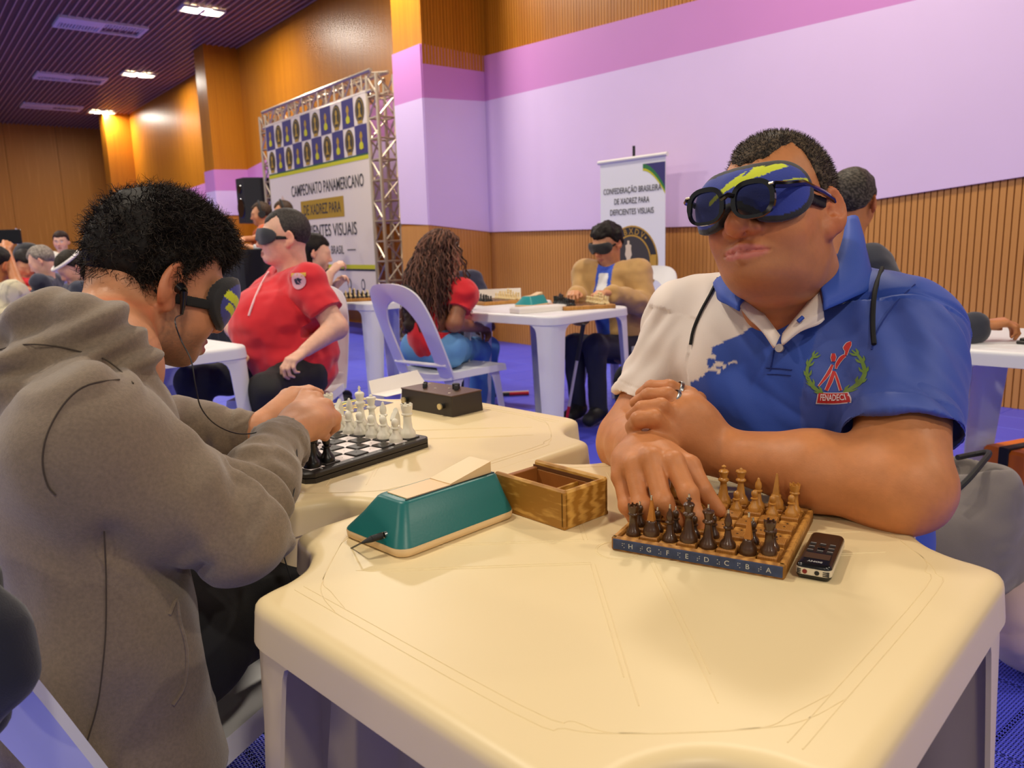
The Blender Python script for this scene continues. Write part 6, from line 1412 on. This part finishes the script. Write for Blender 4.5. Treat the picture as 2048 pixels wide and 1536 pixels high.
for i in range(10):
    for j in range(2):
        cx, cy = cw * (i + .5), y0 + chh * (1 - j + .5); blue = (i + j) % 2 == 0
        if blue: flat('navy_square', rect(cx - cw / 2, cy - chh / 2, cx + cw / 2, cy + chh / 2), m_navyb, sheet, MBk, .002); flat('gold_chessman', pawn(cx, cy - .01, .19), m_gold, sheet, MBk, .004); flat('gold_pool', ell(cx, cy - .07, .05, .045, 14), m_lime, sheet, MBk, .005)
        else:
            flat('oval_emblem', ell(cx, cy, .115, .145), m_black2, sheet, MBk, .002); flat('emblem_ring', ell(cx, cy, .098, .128), m_dkgold, sheet, MBk, .003); flat('emblem_field', ell(cx, cy, .084, .114), m_black2, sheet, MBk, .004); flat('gold_chessman', pawn(cx, cy, .16), m_gold, sheet, MBk, .005); flat('emblem_base', rect(cx - .06, cy - .15, cx + .06, cy - .12), m_gold, sheet, MBk, .005)
flat('lime_stripe', rect(0, y0 - .065, bw, y0 - .02), m_lime, sheet, MBk, .002); flat('green_stripe', rect(0, y0 - .02, bw, y0), mat('banner_green', srgb(30, 84, 60), .55), sheet, MBk, .002)
def words(txt, cx, cy, size, m, fit, M, parent, z=.004, **k):
    me = lettering(txt, size, m, None, Matrix(), fit=fit, **k); o0 = np.array(parent.parent.location); me.data.transform(Matrix.Translation([-float(t) for t in o0]) @ M @ Matrix.Translation((cx, cy, z))); me.parent = parent; return me
words('CAMPEONATO PANAMERICANO', 1.80, 1.86, .21, m_ink, 2.10, MBk, sheet, bold=.0015)
flat('gold_plate', rect(1.02, 1.47, 2.30, 1.72), m_gold, sheet, MBk, .002); words('DE XADREZ PARA', 1.66, 1.59, .19, m_ink, 1.10, MBk, sheet, bold=.0015)
words('DEFICIENTES VISUAIS', 1.70, 1.31, .22, m_ink, 1.80, MBk, sheet, bold=.0015); words('IBCA 2026 - BRASIL', 1.72, 1.06, .15, m_ink, 1.0, MBk, sheet)
flat('rule', rect(.90, 1.055, 1.12, 1.068), m_ink, sheet, MBk, .003); flat('rule', rect(2.32, 1.055, 2.54, 1.068), m_ink, sheet, MBk, .003)
flat('lime_stripe', rect(0, .83, bw, .88), m_lime, sheet, MBk, .002); flat('green_stripe', rect(0, .805, bw, .83), m_ink, sheet, MBk, .002)
flat('faint_chessman', pawn(.42, 1.5, .62), mat('faint_beige', srgb(216, 186, 160), .6), sheet, MBk, .002)
for i, (cx, m, s) in enumerate(((1.0, m_navyb, .05), (1.5, m_gold, .05), (1.95, m_lime, .06), (2.32, m_navyp, .07), (2.68, m_navyp, .07))):
    flat('sponsor_mark', ell(cx, .64, s * .7, s), m, sheet, MBk, .003); flat('sponsor_mark_core', ell(cx, .64, s * .45, s * .7), m_vinyl, sheet, MBk, .004); flat('sponsor_line', rect(cx - .1, .50, cx + .1, .53), m_ink, sheet, MBk, .003)
m_truss = mat('silver_truss', srgb(206, 190, 166), .35, .7)
def truss(a, b, ax1, ax2, nseg, name):
    a, b = np.array(a, float), np.array(b, float); m = MB(); s = .11; cs = [(-s, -s), (s, -s), (s, s), (-s, s)]; off = lambda k: ax1 * cs[k % 4][0] + ax2 * cs[k % 4][1]
    for k in range(4): m.tube([a + off(k), b + off(k)], .022, 6)
    for i in range(nseg):
        p, q = a + (b - a) * i / nseg, a + (b - a) * (i + 1) / nseg
        for k in range(4): m.tube([p + off(k + i % 2), q + off(k + 1 - i % 2)], .011, 5); m.tube([p + off(k), p + off(k + 1)], .011, 5)
    return m.build(name, m_truss, st, True)
ux, uz_ = -WL, UZ; zf = -WN
truss(bl(bw + .13, 0, -.13), bl(bw + .13, 2.99, -.13), ux, zf, 13, 'truss_tower'); truss(bl(-.13, 0, -.13), bl(-.13, 2.99, -.13), ux, zf, 13, 'truss_tower'); truss(bl(-.13, 2.93, -.13), bl(bw + .13, 2.93, -.13), UZ, zf, 14, 'truss_beam')
for x in (-.13, bw + .13): b = MB(); c0 = bl(x, 0, -.13); b.box(c0 - A3(.3, .3, 0), c0 + A3(.3, .3, .02)); b.build('foot_plate', m_grey, st)
# ---- roll-up banner by the long wall
q0, q1 = A3(.815, 7.074, 0), A3(1.296, 6.459, 0); ro = empty('pull_up_banner', q0, 0, 'white pull-up banner of the chess confederation standing by the wall', 'banner'); MR = plane_frame(q0, q1 - q0); rw = float(np.linalg.norm(q1 - q0)); m_white2 = mat('bright_vinyl', srgb(236, 236, 240), .5)
rl = lambda x, y, z=0: np.array(MR @ Vector((x, y, z))) - q0
v = [rl(0.02, .08), rl(rw - .02, .08), rl(rw - .02, 1.74), rl(.02, 1.74), rl(.02, .08, -.004), rl(rw - .02, .08, -.004), rl(rw - .02, 1.74, -.004), rl(.02, 1.74, -.004)]
rs = build('printed_sheet', v, [(0, 1, 2, 3), (7, 6, 5, 4), (0, 4, 5, 1), (1, 5, 6, 2), (2, 6, 7, 3), (3, 7, 4, 0)], m_white2, ro)
MB().tube([rl(0, 1.755), rl(rw, 1.755)], .018, 10).build('top_bar', m_white, ro, True); MB().tube([rl(rw / 2, .05, -.03), rl(rw / 2, 1.86, -.03)], .012, 8).build('support_pole', m_matblack, ro, True); b = MB(); b.tube([rl(0, .05), rl(rw, .05)], .05, 10); b.build('cassette', m_silver, ro, True)
for i, (tx, wd_, yy) in enumerate((('CONFEDERAÇÃO BRASILEIRA', .66, 1.50), ('DE XADREZ PARA', .40, 1.41), ('DEFICIENTES VISUAIS', .50, 1.32))): words(tx, rw * .5, yy, .07, m_ink, wd_, MR, rs, bold=.0004)
sw = [(rw - .02 - .24 + .24 * t, 1.70 - .20 * t ** 1.8) for t in np.linspace(0, 1, 10)]
flat('corner_blue', [(rw - .02, 1.70)] + sw, m_navyb, rs, MR, .003); flat('corner_green', sw + [(x - .0, y - .035) for x, y in sw[::-1]], m_grn, rs, MR, .0025); flat('corner_lime', [(x, y - .03) for x, y in sw] + [(x, y - .055) for x, y in sw[::-1]], m_lime, rs, MR, .002)
cx, cy = rw * .5, .90; m_gold2 = mat('ring_gold', srgb(196, 152, 60), .4)
for nm, rx, m, z in (('emblem_rim', .30, m_gold2, .002), ('emblem_black_ring', .288, m_ink, .003), ('emblem_inner_rim', .225, m_gold2, .004), ('emblem_field', .212, mat('charcoal_print', srgb(62, 56, 54), .6), .005)): flat(nm, ell(cx, cy, rx, rx * 1.02, 40), m, rs, MR, z)
for i, ch in enumerate('CBXDV'):
    a = math.radians(90 - (i - 2) * 15); me = lettering(ch, .07, m_gold2, None, Matrix(), bold=.0004); me.data.transform(Matrix.Translation([-float(t) for t in q0]) @ MR @ Matrix.Translation((cx + .256 * math.cos(a), cy + .256 * math.sin(a), .006)) @ Matrix.Rotation(a - math.pi / 2, 4, 'Z')); me.parent = rs
for s in (-1, 1): flat('star', ell(cx + s * .165, cy + .20, .011, .011, 5), m_gold2, rs, MR, .006)
for i in range(6):
    for j in range(4):
        x, y = cx - .02 + .05 * i - .06, cy - .17 + .05 * j
        if (x - cx) ** 2 + (y - cy) ** 2 < .036 and (i + j) % 2 == 0 and j - .3 * i < 2.6: flat('yellow_check', ell(x, y, .028, .026, 6), m_yel, rs, MR, .006)
flat('green_check', rect(cx - .01, cy - .19, cx + .05, cy - .12), m_grn, rs, MR, .0065); kg = [(-.06, -.16), (.06, -.16), (.055, -.12), (.03, -.09), (.022, .02), (.04, .05), (.03, .10), (.035, .13), (.012, .14), (.012, .17), (-.012, .17), (-.012, .14), (-.035, .13), (-.03, .10), (-.04, .05), (-.022, .02), (-.03, -.09), (-.055, -.12)]
flat('printed_king', [(cx - .03 + x, cy + .01 + y) for x, y in kg], mat('ivory_print', srgb(226, 206, 176), .6), rs, MR, .007); flat('printed_rook', rect(cx + .225, cy - .03, cx + .285, cy + .06), m_gold2, rs, MR, .0065); flat('printed_piece', rect(cx + .2, .30, cx + .26, .48), m_ink, rs, MR, .003)
# ---- stage block, black draped table, loudspeaker on a stand
dk = mat('black_drape', srgb(14, 13, 14), .9, bump=.4, bscale=12)
sb = pt(500, 495, 7.9); ds = empty('draped_table', (sb[0], sb[1], 0), WROT, 'high table covered by a black drape to the floor, before the backdrop', 'table')
b = MB(); rg = []
for z, g_ in ((1.10, 0), (1.095, .012), (.6, .02), (0.0, .035)):
    rg.append([(x + g_ * .6 * math.sin(30 * (x + y)) + math.copysign(g_, x) * .4, y + g_ * .6 * math.cos(26 * (x - y)) + math.copysign(g_, y) * .4, z) for x, y in ([(x, -.4) for x in np.linspace(-.9, .9, 24)] + [(.9, y) for y in np.linspace(-.4, .4, 12)[1:]] + [(x, .4) for x in np.linspace(.9, -.9, 24)[1:]] + [(-.9, y) for y in np.linspace(.4, -.4, 12)[1:-1]])])
b.loft(rg[::-1], True, True).build('drape', dk, ds, True, .6)
for i, (x, y, m) in enumerate(((.1, -.2, m_white2), (.3, -.25, m_white2), (-.3, -.1, m_matblack))): o = empty('mixer', tuple(np.array(ds.location) + np.array(Matrix.Rotation(WROT, 3, 'Z') @ Vector((x, y, 1.10)))), WROT + i, ('small white device on the black draped table, nearer the banner', 'small white device on the black draped table, second one', 'small black device on the black draped table')[i], 'device'); MB().bbox((-.09, -.06, 0), (.09, .06, .05), .01).build('case', m, o); MB().bbox((-.06, -.04, .05), (.06, .04, .056), .003).build('panel', m_grey, o)
sp = wp(4.93, .75, 0); ls = empty('loudspeaker', sp, WROT, 'black loudspeaker standing high on a pole left of the backdrop', 'loudspeaker')
b = MB(); b.loft([[(x, y, z) for x, y in ((-.24, -.22), (.24, -.22), (.27, .0), (.16, .24), (-.16, .24), (-.27, 0))] for z in (1.50, 2.16)]); b.build('cabinet', m_matblack, ls)
for z, r in ((1.72, .15), (2.0, .07)): MB().tube([(0, .241, z), (0, .255, z)], [r, r * .93], 20).build('driver', m_gloss, ls, True)
MB().tube([(0, 0, .02), (0, 0, 1.5)], .02, 8).build('pole', m_matblack, ls, True)
for k in range(3): a = k * 2.094; MB().tube([(0, 0, .7), (.45 * math.cos(a), .45 * math.sin(a), .02)], .014, 6).build('leg', m_matblack, ls, True)
# ---- white canes
def tube_thing(name, label, cat, segs, r):
    o = np.array(segs[0][0]); t = empty(name, (o[0], o[1], 0), 0, label, cat); o = np.array([o[0], o[1], 0])
    for nm, (a, b_, m, rr) in zip([s_[4] for s_ in segs], [s_[:4] for s_ in segs]): MB().tube([np.array(a) - o, np.array(b_) - o], rr, 8).build(nm, m, t, True)
    return t
m_red2 = mat('cane_red', srgb(196, 26, 36), .4); c0, c1 = pt(1167, 648, 4.05), A3(.275, 4.20, .012); L_ = lambda t: c0 + (c1 - c0) * t
tube_thing('white_cane', 'long cane with black grip, silver shaft and red end leaning at a far table', 'cane', [(L_(0), L_(.30), m_matblack, .012, 'grip'), (L_(.30), L_(.70), m_silver, .008, 'shaft'), (L_(.70), L_(.94), m_red2, .008, 'red_section'), (L_(.94), L_(1), m_white, .011, 'tip')], .01)
for k, (dy, lab) in enumerate(((0, 'folded cane with red band lying on the blue floor, nearer one'), (.035, 'folded grey cane lying on the blue floor, farther one'))):
    a, b_ = A3(-.16, 5.52 + dy, .016), A3(.12, 5.54 + dy * 1.3, .016); mid = (a + b_) / 2; tube_thing('folded_cane', lab, 'cane', [(a, mid, m_silver if k else m_matblack, .013, 'folded_shaft'), (mid, b_, m_silver if k else m_red2, .013, 'folded_shaft')], .01)
# ---- bags on the right
def soft_bag(name, label, pts, rads, m_, col, extra=None, vox=.007, flatz=None):
    c = np.mean(pts, 0); t = empty(name, (c[0], c[1], 0), 0, label, 'bag'); P = np.array(pts); Fb = Field(P.min(0) - .25, P.max(0) + .25, vox)
    for i in range(len(P) - 1): Fb.cap(P[i], P[i + 1], rads[i], rads[i + 1], .06)
    if flatz is not None: Fb.half((0, 0, flatz), (0, 0, -1))
    if extra: extra(Fb)
    skin_mesh('body', Fb, m_, t, disp=lambda v, n: .007 * noise(v, 9, 3) + .005 * np.abs(noise(v * A3(1, 1, 2.2), 13, 5)), col=col); return t
gb = [pt(1948, 945, 1.96), pt(1950, 985, 1.95), pt(1925, 1070, 1.93), pt(1900, 1120, 1.92), pt(1960, 1095, 1.98), pt(1975, 1010, 2.0)]
tb = soft_bag('grey_bag', 'open grey cloth bag hanging beside the blue shirted man', gb, [.06, .085, .10, .10, .10, .07], m_cloth, srgb(116, 108, 104)[:3], lambda Fb: Fb.cap(pt(1915, 905, 1.93), pt(1960, 925, 1.95), .055, .06, .02, 'sub'))
oB = np.array(tb.location)
MB().tube([p - oB for p in smooth_curve([pt(1902, 990, 1.83), pt(1935, 960, 1.84), pt(1965, 925, 1.88), pt(1978, 905, 1.93), pt(1950, 908, 1.97), pt(1915, 915, 1.95)], 5)], .007, 8).build('zip_edge', m_matblack, tb, True)
MB().tube([p - oB for p in smooth_curve([pt(2002, 975, 1.90), pt(2012, 965, 1.90), pt(2014, 985, 1.90), pt(2004, 990, 1.90)], 5)], .004, 6).build('loop', m_grey, tb, True)
def pat(v, n):
    c = np.tile(np.array(srgb(206, 178, 182)[:3]), (len(v), 1)); q = np.stack([v[:, 0] + v[:, 1] * .6, v[:, 2], 0 * v[:, 0]], 1); a = noise(q, 26, 4); b_ = noise(q, 30, 9); c[a > .22] = srgb(150, 54, 66)[:3]; c[(b_ > .3)] = srgb(106, 46, 54)[:3]; c[v[:, 2] < .10] = srgb(196, 176, 182)[:3]; return c
zb = uz0 = None
soft_bag('patterned_bag', 'pale bag with red and maroon geometric print on the blue floor at right', [A3(1.27, 1.78, .13), A3(1.42, 1.90, .15), A3(1.36, 1.86, .24)], [.12, .12, .07], m_cloth, pat, flatz=.004)
bk = A3(1.98, 2.92, 0); t = empty('orange_case', bk, .4, 'bright orange box with black straps on the floor at the right edge', 'box'); MB().bbox((-.12, -.09, 0), (.12, .09, .26), .012).build('case', mat('orange_plastic', srgb(236, 120, 20), .45), t); MB().bbox((-.125, -.02, .0), (.125, .02, .268), .003).build('strap', m_matblack, t)
t = empty('black_backpack', (2.25, 3.05, 0), .2, 'black backpack on the floor beside the orange box at right edge', 'bag'); Fb = Field(A3(1.95, 2.8, -.02), A3(2.6, 3.35, .55), .01); Fb.cap(A3(2.25, 3.05, .12), A3(2.25, 3.08, .32), .15, .12, .05); Fb.half((0, 0, .003), (0, 0, -1)); skin_mesh('body', Fb, m_cloth, t, disp=lambda v, n: .01 * noise(v, 14, 2), col=srgb(24, 24, 26)[:3]); Fb = Field(A3(1.95, 2.7, -.02), A3(2.6, 3.35, .55), .01); Fb.cap(A3(2.2, 2.90, .08), A3(2.3, 2.92, .14), .06, .06, .03); skin_mesh('front_pocket', Fb, m_cloth, t, col=srgb(34, 34, 36)[:3])
soft_bag('black_shoulder_bag', 'black shoulder bag hanging on the chair of the tan jacketed man', [pt(1262, 760, 4.72), pt(1268, 810, 4.72)], [.10, .11], m_cloth, srgb(24, 24, 27)[:3], vox=.01)
# ---- right table board, far boards and their men
def small_board(loc, rz, label, s, m, dark, light, bd_label, thick=.022):
    t = empty('chess_board', loc, rz, label, 'chess board'); MB().bbox((-s, -s, 0), (s, s, thick), .003).build('board_base', m, t); b = MB(); q = s * .88 / 4
    for i in range(8):
        for j in range(8):
            if (i + j) % 2: b.box(((i - 4) * q, (j - 4) * q, thick), ((i - 3) * q, (j - 3) * q, thick + .0015))
    b.build('dark_squares', m_dk if m is not m_matblack else m_grey, t); Mx = Matrix.Translation(loc) @ Matrix.Rotation(rz, 4, 'Z'); dm = {k: (q * .34 * (1.2 if k in ('king', 'queen') else 1), h_) for k, h_ in dict(pawn=.034, rook=.042, knight=.046, bishop=.05, queen=.06, king=.068).items()}
    for mm, nm, row0, row1, cname in ((dark, 'dark', -3.5, -2.5, 'dark'), (light, 'pale', 3.5, 2.5, 'pale')):
        pr = {k: make_man(k, *dm[k], mm, 'chess_' + k, fine=False) for k in dm}
        place_men(pr, BK2, Mx, lambda f_: ((f_ - 3.5) * q, row0 * q, thick), rz, nm, bd_label, cname + ' chess men on ' + bd_label); place_men(pr, ['pawn'] * 8, Mx, lambda f_: ((f_ - 3.5) * q, row1 * q, thick), rz, nm, bd_label, cname + ' chess men on ' + bd_label); drop(pr)
m_palep = mat('cream_chessmen', srgb(236, 214, 160), .4)
small_board((.40, 4.40, .72), math.radians(-75), 'wooden chess board under the hands of the tan jacketed man', .15, m_bw, m_blackp, m_palep, 'tan man\'s board')
small_board((-.10, 4.92, .72), math.radians(-60), 'wooden chess board right of the curly haired woman', .15, m_bw, m_blackp, m_palep, 'curly woman\'s board')
small_board((-1.10, 5.55, .72), .3, 'wooden chess board behind the red shirted man', .14, m_bw, m_blackp, m_palep, 'banner side board')
def lone_board(loc, rz, label, s):
    t = empty('chess_board', loc, rz, label, 'chess board'); MB().bbox((-s, -s, 0), (s, s, .012), .003).build('lower_leaf', m_bb, t); MB().bbox((-s * .95, -s * .95, .012), (s * .95, s * .95, .02), .002).build('upper_leaf', m_bb, t)
lone_board((1.83, 2.46, .72), .55, 'black chess board at the right edge table beside the fist', .14)
pr = {'king': make_man('king', .015, .08, m_blackp, 'chess_king'), 'rook': make_man('rook', .015, .06, m_blackp, 'chess_rook')}
for i, (k, x, y) in enumerate((('rook', 1.80, 2.39), ('king', 1.86, 2.40), ('rook', 1.90, 2.52))): o = copy_tree(pr[k]); o.location = (x, y, .74); tag(o, ('black chess rook nearest the fist on the right edge board', 'black chess king on the right edge board', 'black chess rook farthest from the fist on the right edge board')[i], 'chess piece')
drop(pr)
# ---- papers, boxes, cups on the far tables
for k, (x, y, rz, sx, sy, h_, lab) in enumerate(((.16, 4.22, .55, .16, .05, .028, 'long flat white box on the table of the tan jacketed man'), (.02, 5.12, .3, .15, .10, .003, 'white sheet of paper standing by the curly haired woman\'s board'))):
    t = empty('white_box' if h_ > .01 else 'paper_sheet', (x, y, .72), rz, lab, 'box' if h_ > .01 else 'paper'); MB().bbox((-sx, -sy, 0), (sx, sy, h_), .003 if h_ > .01 else .0005).build('body', m_paper, t); MB().bbox((-sx * .96, -sy * .9, h_), (sx * .96, sy * .9, h_ + .002), .0004).build('lid', m_white, t)
t = empty('score_card', (-.06, 5.16, .72), .25, 'white card standing upright behind the curly woman\'s board', 'card'); MB().box((-.14, -.002, 0), (.14, .002, .075)).build('front', m_paper, t); MB().add([(-.14, .0, .075), (.14, .0, .075), (.14, .07, 0), (-.14, .07, 0), (-.14, .003, .075), (.14, .003, .075), (.14, .073, 0), (-.14, .073, 0)], [(0, 1, 2, 3), (7, 6, 5, 4), (0, 4, 5, 1), (1, 5, 6, 2), (2, 6, 7, 3), (3, 7, 4, 0)]).build('back', m_paper, t)
t = empty('white_hat', (-.86, 5.78, .72), 0, 'white cap lying on the table below the banner', 'hat'); MB().lathe([(.09, 0), (.095, .02), (.085, .06), (.05, .09), (.0003, .1)], 16).build('crown', m_paper, t, True); MB().prism([(.0, -.08), (.12, -.07), (.16, 0), (.12, .07), (0, .08)], .004, .012).build('brim', m_paper, t)
for k, (x, y, rz, c_, lab) in enumerate(((-4.05, 5.55, .3, srgb(236, 230, 220), 'white sheet of paper nearest on the far left table'), (-4.3, 5.62, .9, srgb(232, 170, 150), 'pinkish sheet of paper on the far left table'), (-4.0, 5.9, 1.3, srgb(238, 226, 190), 'cream sheet of paper beside the headband player'))):
    t = empty('paper_sheet', (x, y, .72), rz, lab, 'paper'); MB().bbox((-.15, -.105, 0), (.15, .105, .002), .0004).build('sheet', mat('paper_%s' % ('white', 'pink', 'cream')[k], c_, .7), t); b = MB()
    for i in range(6): b.box((-.12, -.08 + .03 * i, .002), (.10, -.075 + .03 * i, .0024))
    b.build('printed_lines', m_grey, t)
# ---- tablet on a tripod, narrow roll-up and backpack at the far left
p = pt(12, 474, 7.6); t = empty('tablet_stand', (p[0], p[1], 0), 0, 'dark tablet on a thin black tripod at the left edge', 'tablet stand'); MB().bbox((-.15, -.012, p[2] - .07), (.15, .012, p[2] + .07), .008).build('tablet', m_gloss, t); MB().tube([(0, 0, .45), (0, 0, p[2] - .07)], .012, 8).build('pole', m_matblack, t, True)
for k in range(3): a = .5 + k * 2.094; MB().tube([(0, 0, .75), (.35 * math.cos(a), .35 * math.sin(a), .01)], .01, 6).build('leg', m_matblack, t, True)
a_, b_ = pt(30, 456, 8.2), pt(38, 456, 8.9); t = empty('narrow_banner', (a_[0], a_[1], 0), 0, 'narrow white pull-up banner seen edge-on at far left', 'banner'); d = (b_ - a_) * A3(1, 1, 0); zt = float(a_[2]); MB().add([(0, 0, .05), (d[0], d[1], .05), (d[0], d[1], zt), (0, 0, zt), (.006, -.006, .05), (d[0] + .006, d[1] - .006, .05), (d[0] + .006, d[1] - .006, zt), (.006, -.006, zt)], [(0, 1, 2, 3), (7, 6, 5, 4), (0, 4, 5, 1), (1, 5, 6, 2), (2, 6, 7, 3), (3, 7, 4, 0)]).build('sheet', m_white2, t); MB().tube([(0, 0, .035), tuple(d * A3(1, 1, 0) + A3(0, 0, .035))], .035, 8).build('cassette', m_silver, t, True)
soft_bag('black_backpack', 'black backpack standing on a seat behind the red topped woman', [pt(57, 512, 8.0), pt(60, 545, 8.0)], [.14, .15], m_cloth, srgb(22, 22, 24)[:3], vox=.012)
